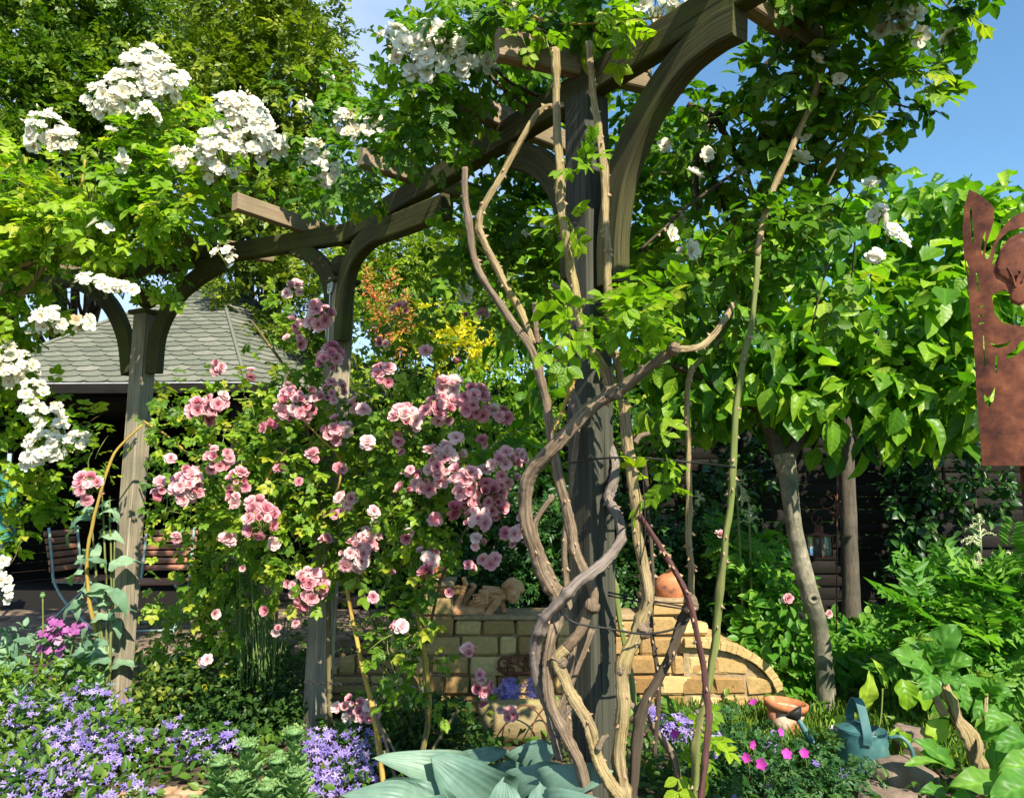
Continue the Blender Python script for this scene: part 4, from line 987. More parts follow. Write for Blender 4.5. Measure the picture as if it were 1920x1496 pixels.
def cluster(parent, name, blooms, mats, px, py, rpx, D, size, n=None, flat=1.0, face=(0.15, -.8, .5), seed=0, rr=(.5, .16), sub=None, fill=1.0, subname='rose_bloom'):
    """one flower head: blooms on the viewer/sun side of a rough dome. sub=True -> every bloom a sub-part."""
    g = np.random.default_rng(seed+int(px*7+py)); c = W(px, py, D); R = rpx*mpp(D, py); n = n or max(1, int(fill*3.1*(R/(size*.5))**2*.85*flat))
    face = nrm(np.array(face)); pts = []; tries = 0
    while len(pts) < n and tries < 4000:
        tries += 1; u = nrm(g.normal(0, 1, 3)+face*.9); p = u*R*(g.uniform(.75, 1.0) if n > 3 else g.uniform(0, .6))*np.array([1, .8, flat])
        if all(np.linalg.norm(p-q[0]) > size*(.46 if tries < 1500 else .3) for q in pts): pts.append((p, u))
    if not pts: pts = [(np.zeros(3), face)]
    loc = np.array([c+p for p, u in pts]); u = np.array([u for p, u in pts]); nn = nrm(u*.7+face*.8+g.normal(0, .22, u.shape)); dd = nrm(np.cross(nn, g.normal(0, 1, nn.shape)))
    sz = size*g.uniform(.62, 1.2, len(pts)); r = np.clip(g.normal(rr[0], rr[1], len(pts))+g.normal(0, .13), 0, 1)
    a = Acc()
    for p, l in zip(loc, sz):       # flower stalks running back to a common shoot
        v = [c+np.array([0, R*.5, -R*.9]), (c+p)/2+np.array([0, .01, -.01]), p]
        tube(a, v, [.0028, .0018], 4, sub=2, mat=2, cap=False)
    nb = len(pts)//3
    if nb:
        ub = nrm(g.normal(0, 1, (nb, 3))+face*.6); pb2 = c+ub*R*np.array([1, .8, flat])*g.uniform(1.0, 1.3, (nb, 1))
        for p in pb2: tube(a, [c+(p-c)*.3, p], [.0016, .0012], 4, sub=2, mat=2, cap=False)
        place(a, [BUD], pb2, ub+[0, 0, .5], g.normal(0, 1, (nb, 3)), size*g.uniform(.18, .34, nb), np.clip(g.normal(.3, .2, nb), 0, 1), g)
    if not sub:
        place(a, blooms, loc, dd, nn, sz, r, g)
        return a.build(name, mats+[M['twig_green']], parent)
    cl = a.build(name, mats+[M['twig_green']], parent)
    for i in range(len(loc)):
        k = g.integers(0, len(blooms)); key = (subname, k, int(r[i]*4))
        if key not in BLOOM_MESH:
            b = Acc(); place(b, [blooms[k]], np.zeros((1, 3)), np.array([[0, 1., 0]]), np.array([[0, 0, 1.]]), np.ones(1), np.array([(int(r[i]*4)+.5)/4]), g)
            o = b.build(subname, mats, cl); BLOOM_MESH[key] = o.data
        else:
            o = bpy.data.objects.new(subname, BLOOM_MESH[key]); COL.objects.link(o); o.parent = cl
        mx = orient(dd[i:i+1], nn[i:i+1], sz[i:i+1])[0]; m4 = Matrix.Identity(4)
        for q in range(3):
            for w_ in range(3): m4[q][w_] = mx[q][w_]
        base = world_loc(cl); m4.translation = Vector(loc[i])-base; o.matrix_local = m4
    return cl
BLOOM_MESH = {}
BUD = T([(0, -.1, 0), (.32, .3, 0), (0, .3, .32), (-.32, .3, 0), (0, .3, -.32), (0, 1, 0)], [([(0, 1, 2), (0, 2, 3), (0, 3, 4), (0, 4, 1), (5, 2, 1), (5, 3, 2), (5, 4, 3), (5, 1, 4)], 0, 0)])
M['twig_green'] = noisemat('twig_green', [(.3, (.1, .16, .03)), (.7, (.25, .28, .07))], scale=20, bump=0, rough=.6)

# gardener's cuts: places on the timber, roof, wall and seats that the growth leaves open
def seg(x0, y0, x1, y1, w_, D, pr): ZONES.append((x0, y0, x1, y1, w_, D, pr))
seg(430, 466, 690, 420, 26, 4.9, .8); seg(690, 425, 870, 333, 28, 4.3, .97); seg(860, 335, 1000, 255, 28, 3.7, .97); seg(1000, 255, 1130, 185, 26, 3.2, .94); seg(1130, 150, 1400, 0, 46, 2.8, .95)
seg(0, 528, 270, 506, 20, 5.5, .75); seg(262, 590, 225, 1290, 36, 5.3, .93); seg(640, 480, 652, 700, 38, 4.3, .92); seg(605, 1150, 598, 1400, 36, 4.3, .9); seg(280, 505, 430, 470, 24, 5.2, .85)
seg(120, 520, 240, 650, 34, 5.2, .85); seg(290, 690, 415, 495, 34, 5.2, .9); seg(684, 470, 850, 395, 34, 4.3, .92); seg(550, 465, 620, 530, 30, 4.5, .9)
seg(440, 378, 600, 435, 34, 4.9, .92); seg(932, 84, 1120, 150, 40, 3.0, .75); seg(1150, 530, 1190, 270, 40, 2.9, .95); seg(1190, 270, 1385, 50, 42, 2.9, .95); seg(960, 290, 1060, 360, 40, 3, .85)
seg(690, 295, 820, 340, 26, 4, .7); seg(140, 660, 470, 660, 60, 6.4, .9); seg(50, 690, 140, 680, 26, 6.4, .85); seg(280, 595, 480, 600, 36, 6.4, .9); seg(400, 560, 480, 600, 40, 6.4, .85)
seg(850, 1130, 975, 1130, 44, 4.65, .97); seg(1000, 1130, 1040, 1130, 44, 4.65, .8); seg(850, 1240, 1440, 1260, 72, 4.65, .9); seg(115, 995, 130, 1150, 32, 6.4, .9); seg(170, 1100, 180, 1150, 30, 6.4, .7); seg(270, 1040, 330, 1040, 44, 6.4, .8); seg(270, 1100, 330, 1100, 26, 6.4, .8)
seg(1245, 1105, 1270, 1105, 34, 5, .97); seg(1100, 560, 1110, 1400, 40, 2.9, .6)
WLC = ((200, 190, 40, .9), (240, 170, 38, 1), (275, 125, 42, .9), (310, 155, 38, 1), (255, 120, 26, .7), (225, 205, 26, .8), (277, 217, 24, 1), (85, 240, 34, .9), (118, 272, 28, 1), (60, 260, 18, 1), (208, 245, 10, 1), (228, 285, 10, 1), (232, 306, 14, 1),
                      (440, 215, 44, .9), (485, 265, 46, .95), (415, 285, 50, .9), (350, 300, 28, .8), (512, 275, 26, 1), (400, 318, 30, .6), (470, 225, 40, .9), (590, 288, 24, 1), (612, 322, 28, .9), (632, 340, 18, .9), (612, 137, 13, 1), (568, 195, 14, 1), (422, 477, 24, .9),
                      (165, 528, 22, .6), (195, 537, 24, .6), (226, 540, 22, .6), (248, 545, 13, .8), (90, 600, 34, .7), (60, 625, 18, .6), (152, 602, 20, .7), (30, 690, 36, 1), (62, 735, 24, 1), (62, 775, 22, 1), (10, 660, 20, 1), (85, 835, 32, 1), (55, 862, 16, 1), (118, 800, 18, 1), (142, 832, 24, 1), (100, 770, 16, .9),
                      (8, 1085, 14, 1), (14, 1112, 15, 1), (5, 1050, 10, 1), (180, 420, 9, 1), (195, 430, 9, .8), (320, 415, 10, .8))
WCC = ((1090, 8, 16, 1, 2.8), (965, 12, 16, 1, 2.8), (1560, 215, 14, 1, 2.8), (1420, 350, 15, 1, 3), (1350, 420, 14, 1, 3), (1460, 60, 14, 1, 2.6), (1770, 60, 16, 1, 2.5), (740, 80, 30, .9, 2.8), (775, 100, 38, .9, 2.75), (820, 80, 40, .9, 2.75), (860, 112, 36, .9, 2.75), (800, 130, 38, .8, 2.75), (905, 120, 16, 1, 2.8), (925, 128, 12, 1, 2.8), (1230, 8, 40, .8, 2.8), (1270, 12, 26, .8, 2.8), (1195, 8, 14, 1, 2.8), (800, -10, 22, .6, 2.8),
                      (1655, 22, 30, 1, 2.4), (1695, 20, 30, .9, 2.4), (1665, 58, 24, .9, 2.4), (1705, 50, 26, 1, 2.4), (1745, 108, 12, 1, 2.5), (1528, 115, 16, 1, 2.4), (1515, 265, 16, 1, 2.5), (1498, 300, 15, 1, 2.5), (1627, 355, 13, 1, 2.6), (1650, 400, 22, 1, 2.6), (1668, 436, 20, 1, 2.6), (1690, 450, 14, 1, 2.6), (1640, 480, 18, 1, 2.6),
                      (645, 228, 22, 1, 3.7), (668, 240, 22, 1, 3.6), (700, 228, 16, 1, 3.5), (722, 240, 14, 1, 3.5), (730, 218, 10, 1, 3.5), (660, 205, 14, 1, 3.6), (692, 258, 16, 1, 3.5), (1325, 290, 20, 1, 2.6), (1245, 275, 15, 1, 2.7), (985, 438, 16, 1, 3.3), (1015, 430, 12, 1, 3.3), (870, 545, 18, 1, 3.4), (1290, 470, 20, 1, 2.6), (1255, 440, 16, 1, 2.7), (1380, 330, 14, 1, 2.7), (1575, 150, 14, 1, 2.4), (1440, 240, 13, 1, 2.6), (1300, 330, 14, 1, 2.6), (830, 135, 20, .8, 2.72), (770, 140, 14, .8, 2.75), (1330, 250, 10, 1, 3.1), (1275, 410, 10, 1, 3.1))
P1C = [(330, 1010, 12), (455, 1065, 11), (590, 855, 12), (520, 880, 11), (470, 700, 12), (640, 880, 12), (430, 1010, 12), (540, 720, 10), (320, 860, 11), (610, 1010, 11), (500, 800, 11), (400, 1150, 9), (560, 905, 10), (557, 758, 36), (575, 1100, 38), (490, 975, 28), (665, 1040, 28), (165, 915, 24), (352, 910, 30), (410, 860, 24), (620, 672, 24), (625, 740, 26), (375, 775, 22), (632, 808, 24), (445, 905, 22), (600, 595, 20), (555, 635, 18), (555, 605, 14), (548, 545, 16), (405, 755, 20), (650, 935, 18), (690, 1012, 22), (295, 915, 17), (410, 690, 14), (668, 762, 13), (512, 1015, 14), (636, 960, 13), (706, 967, 13), (502, 1140, 9), (521, 1180, 13), (551, 1167, 11), (385, 1240, 13), (345, 925, 20), (480, 955, 18), (595, 580, 14), (440, 935, 14)]
P2C = [(690, 830, 12), (800, 660, 11), (860, 820, 14), (760, 920, 13), (850, 960, 16), (700, 960, 11), (730, 1080, 11), (905, 830, 12), (680, 770, 10), (960, 900, 14), (840, 1110, 9), (905, 925, 46), (830, 870, 36), (825, 765, 28), (888, 755, 30), (945, 870, 25), (762, 790, 28), (895, 975, 24), (720, 705, 20), (842, 725, 20), (935, 780, 18), (868, 900, 26), (975, 855, 16), (800, 900, 22), (770, 885, 16), (925, 950, 24), (800, 1050, 20), (805, 1075, 16), (750, 585, 17), (745, 835, 14), (895, 1015, 16), (815, 975, 13), (765, 1005, 12), (880, 1062, 13), (918, 1048, 18), (962, 1002, 18), (985, 972, 9), (905, 588, 14), (870, 592, 11), (715, 640, 15), (748, 1175, 13), (878, 1215, 16), (903, 1290, 16), (900, 1270, 12), (962, 1340, 15), (940, 1328, 8), (700, 1120, 8), (855, 685, 9), (812, 850, 14), (905, 1310, 12)]
for q in WLC: seg(q[0], q[1], q[0]+1, q[1], q[2]*1.0, 4.15 if q[1] < 620 else 4.75, .93)
for q in WCC: seg(q[0], q[1], q[0]+1, q[1], q[2]*1.05, q[4], .93)
for q in P1C: seg(q[0], q[1], q[0]+1, q[1], q[2]+4, 3.8, .93)
for q in P2C: seg(q[0], q[1], q[0]+1, q[1], q[2]+4, 3.45, .93)
def pruned(p, g):
    x, y = proj(p); out = np.zeros(len(p), bool)
    for x0, y0, x1, y1, w_, D, pr in ZONES:
        dx, dy = x1-x0, y1-y0; t = np.clip(((x-x0)*dx+(y-y0)*dy)/(dx*dx+dy*dy), 0, 1)
        out |= (np.hypot(x-x0-t*dx, y-y0-t*dy) < w_) & (p[:, 1] < D) & (g.uniform(0, 1, len(p)) < pr)
    return out
# ================================================================== white climbing roses
WM = [M['white_petal'], M['stamen']]
wl = thing('white_climbing_rose', 'white climbing rose sprawling over the left end of the pergola', 'climbing rose', WZ(120, 1290, 0))
a = Acc()
B_ = [(40, 430, 110, 80, 4.7, .35), (130, 360, 100, 60, 4.6, .3, .8), (60, 350, 60, 50, 4.7, .3, .6), (300, 320, 90, 75, 4.4, .3), (350, 400, 80, 70, 4.4, .28), (190, 440, 130, 60, 4.5, .3), (240, 500, 90, 40, 4.5, .2), (370, 240, 60, 50, 4.5, .25, .7), (440, 330, 60, 45, 4.5, .2, .6),
      (60, 520, 90, 40, 4.7, .25, .8), (20, 600, 60, 60, 5.0, .3), (90, 570, 60, 30, 4.9, .25, .8), (20, 780, 55, 130, 5.1, .25, .7), (90, 880, 50, 50, 5.3, .2, .6), (20, 950, 40, 60, 5.4, .2, .6), (5, 1050, 25, 60, 5.0, .2, .6), (120, 800, 50, 40, 5.0, .2, .6), (55, 940, 45, 50, 5.3, .15, .7), (290, 340, 40, 100, 4.5, .2, .6), (170, 390, 60, 30, 4.3, .2), (-60, 480, 80, 160, 4.6, .4), (-40, 800, 60, 160, 5.0, .3, .6)]
leaves(a, ROSE, B_, 8.6, .15, clump=8, spread=.2, rr=(.62, .22), seed=11); shoots(a, B_, 9, .35, 1)
a.build('foliage', [M['rose_leaf_young'], M['twig']], wl)
stems('cane', wl, [([(-60, 660, 4.9), (0, 560, 4.8), (30, 510, 4.75), (90, 478, 4.7), (180, 440, 4.6)], (17, 12), 'bark_tan'), ([(-20, 640, 4.9), (35, 560, 4.75), (80, 505, 4.7), (110, 470, 4.6)], (12, 8), 'bark_tan'),
      ([(10, 545, 4.8), (35, 505, 4.7), (60, 490, 4.65)], (9, 7), 'bark_tan'), ([(85, 330, 4.6), (88, 370, 4.6), (92, 430, 4.6)], (4, 6), 'twig'), ([(160, 300, 4.5), (150, 360, 4.5), (120, 420, 4.55)], (4, 6), 'bark_yellow'),
      ([(-90, 700, 4.9), (-70, 900, 5.2), (-60, 1290, 5.3)], (18, 22), 'bark_cane'), ([(240, 250, 4.4), (290, 380, 4.5), (380, 470, 4.6)], (5, 8), 'twig'), ([(430, 320, 4.4), (330, 400, 4.5), (200, 470, 4.6)], (5, 8), 'twig')], 'bark_tan', thorns=12, seed=4)
for px, py, r, fl in WLC:
    D = 4.15 if py < 620 else 4.75
    cluster(wl, 'flower_cluster', BW, WM, px, py, r*.97, D, .078, flat=fl, face=(.25, -.85, .45), rr=(.6, .15))

wc_ = thing('white_climbing_rose', 'big white climbing rose with twisted thorny canes around the centre post', 'climbing rose', (*post_xy[2][:2], 0))
CD = 2.45
def at(D, pts): return [(x, y, D) if len(p_) == 2 else p_ for p_ in pts for x, y in [p_[:2]]]
canes = [
 (at(2.36, [(1040, 92), (1043, 160), (1045, 250), (1050, 350), (1062, 450), (1080, 560), (1100, 640), (1135, 700), (1150, 742)]), (19, 22, 24, 28), 'bark_tan'),
 (at(2.36, [(1104, 80), (1110, 160), (1125, 260), (1135, 380), (1139, 470), (1138, 540), (1150, 640), (1168, 740)]), (16, 19, 20, 18), 'bark_tan'),
 (at(2.42, [(1168, 750), (1180, 860), (1192, 960), (1206, 1060), (1212, 1130), (1193, 1190), (1168, 1260), (1166, 1340), (1163, 1430), (1172, 1500), (1172, 1620)]), (24, 27, 30, 30, 34), 'bark_tan'),
 (at(2.5, [(1058, 196), (1012, 210), (966, 282), (935, 340), (906, 390), (897, 430), (912, 462), (942, 522), (972, 580), (1002, 645)]), (14, 15, 17, 17), 'bark_tan'),
 (at(2.48, [(873, 315), (872, 360), (880, 430), (892, 490), (922, 550), (966, 612), (1000, 660), (1016, 720), (1030, 790), (1040, 855), (1054, 925), (1070, 985), (1080, 1030), (1096, 1069), (1114, 1117), (1104, 1142), (1088, 1182), (1063, 1215)]), (16, 17, 19, 24, 24, 26), 'bark_cane'),
 (at(2.38, [(1063, 1215), (1045, 1237), (1059, 1275), (1077, 1315), (1099, 1354), (1114, 1397), (1125, 1430), (1147, 1470), (1163, 1510), (1180, 1620)]), (26, 28, 28, 30, 32), 'bark_tan'),
 ([(1270, 650, 2.2), (1220, 686, 2.25), (1162, 730, 2.3), (1120, 757, 2.3), (1070, 802, 2.3), (1033, 846, 2.32), (1000, 880, 2.34), (986, 920, 2.36), (986, 980, 2.38), (1001, 1032, 2.4), (1023, 1080, 2.42), (1042, 1120, 2.44), (1043, 1160, 2.42), (1033, 1190, 2.4), (1028, 1240, 2.4), (1030, 1290, 2.4), (1042, 1343, 2.4), (1064, 1392, 2.4), (1090, 1440, 2.4), (1110, 1530, 2.4)], (24, 30, 36, 36, 34, 32, 28, 30, 26), 'bark_cane'),
 ([(1100, 705, 2.75), (1112, 790, 2.72), (1132, 819, 2.7), (1152, 863, 2.66), (1149, 906, 2.62), (1144, 936, 2.6), (1158, 970, 2.52), (1165, 1005, 2.45), (1150, 1035, 2.4), (1118, 1066, 2.35), (1074, 1098, 2.33), (1045, 1131, 2.33), (1019, 1168, 2.36), (1005, 1208, 2.4), (1006, 1252, 2.43), (1019, 1306, 2.45), (1034, 1350, 2.47), (1050, 1420, 2.5)], (20, 24, 26, 28, 30, 28, 24), 'bark_grey'),
 (at(2.5, [(1040, 928), (1010, 966), (1001, 990), (1012, 1030), (1030, 1070), (1052, 1112)]), (13, 15, 18), 'bark_cane'),
 (at(2.6, [(1300, 685), (1288, 740), (1290, 820), (1292, 900), (1291, 1000), (1296, 1060), (1297, 1125)]), (13, 15, 17), 'bark_tan'),
 (at(2.55, [(1294, 1130), (1270, 1190), (1240, 1262), (1207, 1330), (1192, 1400), (1185, 1520)]), (26, 24, 24), 'bark_dark'),
 ([(1560, 85, 2.45), (1530, 170, 2.45), (1480, 290, 2.45), (1440, 380, 2.45), (1420, 480, 2.42)], (11, 13, 14), 'bark_tan'),
 ([(1420, 478, 2.42), (1411, 600, 2.4), (1388, 700, 2.4), (1375, 850, 2.4), (1369, 950, 2.42), (1352, 1080, 2.45), (1342, 1200, 2.48), (1322, 1310, 2.5), (1308, 1390, 2.5), (1300, 1520, 2.5)], (13, 16, 18, 20), 'bark_green'),
 (at(2.4, [(1200, 965), (1235, 1020), (1265, 1070), (1290, 1120), (1305, 1175), (1320, 1262), (1329, 1350), (1322, 1430), (1313, 1500), (1310, 1600)]), (11, 14, 15, 16), 'bark_purple'),
 ([(1268, 655, 2.2), (1310, 650, 2.3), (1348, 615, 2.4), (1372, 575, 2.55), (1384, 540, 2.7)], (19, 15, 9), 'bark_tan'),
 (at(2.62, [(1085, 800), (1072, 900), (1060, 1000), (1062, 1100), (1074, 1200), (1062, 1330), (1078, 1440)]), (13, 16, 18), 'bark_cane'),
 (at(2.55, [(1208, 860), (1216, 960), (1224, 1080), (1222, 1180), (1235, 1290), (1228, 1420)]), (8, 10), 'bark_dark'),
 (at(2.5, [(1112, 1180), (1080, 1260), (1052, 1330), (1046, 1420)]), (12, 14), 'bark_cane'),
 (at(2.6, [(1178, 1318), (1215, 1350), (1245, 1390), (1268, 1432), (1275, 1500)]), (15, 16, 17), 'bark_cane'),
 (at(2.3, [(1080, 705), (1062, 750), (1047, 790), (1040, 808)]), (8, 10), 'bark_yellow'),
 (at(2.5, [(1003, 568), (1005, 600), (1008, 645)]), (10, 16), 'bark_cane'),
 (at(2.55, [(1046, 640), (1052, 690), (1070, 740), (1090, 800)]), (14, 20, 20), 'bark_grey'),
 (at(2.45, [(1033, 533), (1052, 543), (1078, 565)]), (13, 13), 'bark_grey'),
 (at(2.34, [(1144, 688), (1147, 710), (1150, 735)]), (16, 18), 'bark_cane'),
 (at(2.36, [(1190, 830), (1200, 818), (1218, 812)]), (12, 9), 'bark_cane'),
 (at(2.36, [(1122, 1405), (1132, 1385), (1142, 1378)]), (16, 7), 'bark_cane'),
 (at(2.5, [(1052, 1350), (1068, 1332), (1080, 1310)]), (9, 6), 'bark_grey'),
 (at(2.9, [(1145, 1070), (1160, 1150), (1178, 1240), (1190, 1330)]), (12, 13), 'bark_green'),
 (at(2.9, [(1480, 80), (1430, 130), (1385, 180), (1345, 215), (1318, 250), (1305, 320), (1310, 400)]), (16, 15, 12), 'bark_dark'),
 (at(2.9, [(1290, 195), (1335, 220), (1370, 270), (1400, 330), (1420, 400)]), (16, 13), 'bark_dark'),
 (at(2.9, [(1365, 590), (1370, 500), (1360, 400), (1300, 240)]), (9, 8), 'bark_dark'),
 (at(2.7, [(1300, 690), (1345, 640), (1365, 590), (1380, 500)]), (12, 8), 'bark_green'),
 (at(2.5, [(1000, 30), (1040, 45), (1150, 42), (1260, 30)]), (5, 4), 'bark_yellow'),
 (at(2.9, [(1180, 330), (1080, 240), (960, 180), (900, 120), (850, 60)]), (12, 10, 7), 'bark_dark'),
 (at(2.9, [(1060, 200), (950, 150), (900, 60), (890, -20)]), (10, 6), 'bark_dark'),
 (at(2.7, [(1200, 470), (1300, 380), (1420, 300), (1560, 240), (1640, 160)]), (9, 5), 'bark_dark'),
 (at(2.6, [(1105, 85), (1120, 40), (1130, -30)]), (9, 7), 'bark_purple')]
stems('cane', wc_, canes, 'bark_cane', thorns=44, sides=14, rough=.19, knots=.26, seed=9, sub=9, wsc=.74)
for px, py, r, D in ((1150, 738, 24, 2.31), (1265, 655, 18, 2.2), (1293, 1132, 20, 2.5), (1048, 1238, 19, 2.38), (1208, 1178, 20, 2.42), (1112, 1135, 17, 2.46), (1168, 1255, 18, 2.42)):
    c = W(px, py, D); R = r*.8*mpp(D, py); a = Acc(); th = np.linspace(-1.5, 1.5, 12); g = np.random.default_rng(px)
    tube(a, [c+g.normal(0, 1, 3)*R*.1+np.array([dx_, 0, dz_])*R for dx_, dz_ in ((-.5, -.9), (-.1, -.35), (.1, .35), (.4, .9))], [R*.3, R*.95, R*.9, R*.3], 14, sub=5, rough=.2, knots=.15, seed=px); a.build('knot', M['bark_cane'], wc_)
a = Acc()
def keepC(p):
    x, y = proj(p); bad = ((x > 1015) & (x < 1150) & (y > 90) & (y < 190) & (p[:, 1] < 2.5)) | ((y > 240) & (y < 460) & (x > 1165) & (x < 1240) & (p[:, 1] < 2.5)); return ~bad
B_ = [(860, 25, 90, 45, 2.7, .2), (960, 40, 100, 45, 2.75, .2), (1080, 15, 120, 45, 2.6, .2), (900, 95, 60, 50, 2.8, .15, .8), (830, 185, 80, 50, 2.85, .15), (740, 190, 60, 40, 3.0, .15, .6), (800, 260, 110, 50, 2.95, .2, .8), (700, 300, 70, 50, 3.2, .2, .8), (640, 370, 60, 50, 3.5, .2, .8), (690, 380, 50, 40, 3.4, .2, .6),
      (880, 270, 70, 50, 3.0, .15, .6), (650, 190, 50, 30, 3.8, .2, .7), (580, 170, 70, 50, 4.0, .2, .5), (540, 240, 50, 40, 4.2, .2, .5), (560, 400, 60, 40, 4.4, .2, .5),
      (1190, -10, 130, 40, 2.6, .2), (1240, 60, 60, 30, 3.0, .2, .4), (830, 500, 60, 60, 3.2, .2, .6), (880, 430, 70, 60, 3.2, .2, .6), (980, 400, 50, 50, 3.2, .2, .6), (920, 560, 60, 40, 3.3, .2, .3)]
leaves(a, ROSE, B_, 6.0, .12, clump=7, spread=.2, rr=(.5, .22), seed=12, keep=keepC)
B_ = [(760, 230, 110, 60, 3.9, .2), (900, 170, 120, 60, 3.6, .2), (1000, 130, 60, 50, 3.4, .2), (680, 330, 80, 50, 4.5, .2), (860, 90, 110, 50, 3.4, .2, .8), (600, 360, 60, 40, 4.9, .2), (1000, 250, 60, 60, 3.7, .2, .7), (960, 330, 60, 50, 3.9, .2, .6), (1190, 220, 50, 60, 3.6, .2), (1250, 260, 60, 60, 3.6, .2, .7), (1080, 300, 60, 80, 3.8, .2, .7), (1030, 420, 60, 60, 3.9, .2, .8), (950, 480, 80, 60, 4.0, .2, .8), (1000, 560, 70, 50, 4.0, .2, .6), (1200, 380, 70, 80, 3.5, .2), (1110, 450, 60, 80, 3.7, .2), (1240, 300, 60, 60, 3.4, .2), (920, 380, 70, 60, 3.9, .2), (1180, 520, 80, 60, 3.6, .2, .8), (1130, 100, 60, 40, 3.3, .15, .8)]
leaves(a, ROSE, B_, 6.0, .15, clump=7, spread=.2, rr=(.5, .2), seed=17, keep=keepC)
B_ = [(1400, 190, 110, 110, 2.7, .25), (1540, 120, 120, 110, 2.55, .25), (1640, 200, 80, 100, 2.6, .2, .9), (1700, 60, 80, 90, 2.6, .2, .8), (1800, 20, 60, 40, 2.7, .15, .5), (1560, 260, 110, 60, 2.7, .2, .8), (1450, 320, 120, 60, 2.8, .2), (1300, 330, 90, 80, 2.9, .25, .8), (1230, 430, 80, 90, 3.0, .25, .7), (1330, 480, 110, 70, 2.7, .2), (1450, 450, 90, 80, 2.6, .2), (1520, 400, 80, 60, 2.8, .2, .8),
      (1340, 580, 90, 60, 2.8, .2, .7), (1220, 580, 80, 60, 2.6, .15, .6), (1480, 0, 120, 60, 2.5, .2), (1650, -60, 200, 90, 2.4, .3), (1560, 520, 80, 50, 2.9, .2, .4), (1280, 250, 70, 50, 2.9, .15, .6)]
leaves(a, ROSE, B_, 2.5, .135, clump=7, spread=.17, rr=(.5, .22), seed=13, keep=keepC); shoots(a, B_, 4, .4, 1, .004)
# rose growth on the part of the pergola past the frame's top right
B_ = [(1700, -220, 200, 110, 2.1, .3), (1350, -150, 200, 70, 2.2, .25, .7)]
leaves(a, ROSE, B_, .7, .17, clump=7, spread=.2, rr=(.4, .18), seed=14)
a.build('foliage', [M['rose_leaf'], M['twig']], wc_)
a = Acc()
B_ = [(1085, 430, 35, 30, 2.3, .06, .7), (1080, 600, 60, 35, 2.2, .1), (1040, 640, 35, 25, 2.2, .1), (1180, 560, 60, 30, 2.15, .1, .8), (1180, 640, 40, 40, 2.2, .1, .5), (1090, 330, 30, 30, 2.3, .05, .8), (1220, 600, 50, 40, 2.3, .1, .8), (1120, 30, 60, 30, 2.3, .1, .8), (1240, 915, 24, 22, 2.4, .05, 1), (1270, 1400, 40, 40, 2.6, .1, 1), (1010, 30, 60, 25, 2.35, .1, .8), (1240, 840, 15, 40, 2.4, .05, 1)]
leaves(a, ROSE, B_, 3.2, .115, clump=5, spread=.25, rr=(.5, .15), seed=15, prune=False)
a.build('young_foliage', [M['rose_leaf_young'], M['twig']], wc_)
for px, py, r, fl, D in WCC:
    cluster(wc_, 'flower_cluster', BW, WM, px, py, r, D, .074, flat=fl, face=(.1, -.85, .25 if py < 200 else .4), rr=(.55, .15))
# black wires tying the canes
wr = thing('wire', 'black plastic wire tied across the rose canes at the centre post', 'wire', W(1200, 1185, 2.38))
a = Acc()
tube(a, [W(*p) for p in ((1032, 1125, 2.4), (1055, 1150, 2.34), (1080, 1168, 2.32), (1140, 1178, 2.32), (1205, 1188, 2.36), (1260, 1180, 2.42), (1292, 1160, 2.46))], .0035, 6)
tube(a, [W(*p) for p in ((1140, 1110, 2.6), (1200, 1122, 2.55), (1290, 1138, 2.5))], .003, 6); tube(a, [W(*p) for p in ((1140, 1116, 2.6), (1200, 1128, 2.55), (1285, 1142, 2.5))], .003, 6)
tube(a, [W(*p) for p in ((1060, 870, 2.6), (1120, 860, 2.42), (1195, 858, 2.38), (1290, 866, 2.5), (1378, 876, 2.36))], .0035, 6)
tube(a, [W(*p) for p in ((1205, 880, 2.38), (1210, 1000, 2.38), (1200, 1060, 2.4))], .002, 5)
a.build('strand', M['metal_black'], wr)
# chain round the middle post
ch = thing('chain', 'black iron chain slung from the middle post to the rose stems', 'chain', W(640, 1220, 3.9)); a = Acc()
for pts in (((632, 1220), (660, 1222), (700, 1238), (740, 1262), (780, 1280)), ((570, 1278), (640, 1282), (700, 1282), (790, 1296))):
    P = catmull([W(x, y, 3.95) for x, y in pts], 8); Ls = np.r_[0, np.cumsum(np.linalg.norm(np.diff(P, axis=0), axis=1))]; n = int(Ls[-1]/.022)
    for i in range(n):
        s = (i+.5)/n*Ls[-1]; c = np.array([np.interp(s, Ls, P[:, k]) for k in range(3)]); d = nrm(np.array([np.interp(s+.01, Ls, P[:, k])-np.interp(s-.01, Ls, P[:, k]) for k in range(3)]))
        o = np.array([0, 0, 1.]) if i % 2 else np.array([0, 1., 0]); o = nrm(o-d*np.dot(o, d)); th = np.linspace(0, 6.283, 9)
        tube(a, [c+d*.014*math.cos(t)+o*.007*math.sin(t) for t in th], .0022, 4, sub=1, cap=False)
a.build('links', M['metal_black'], ch)

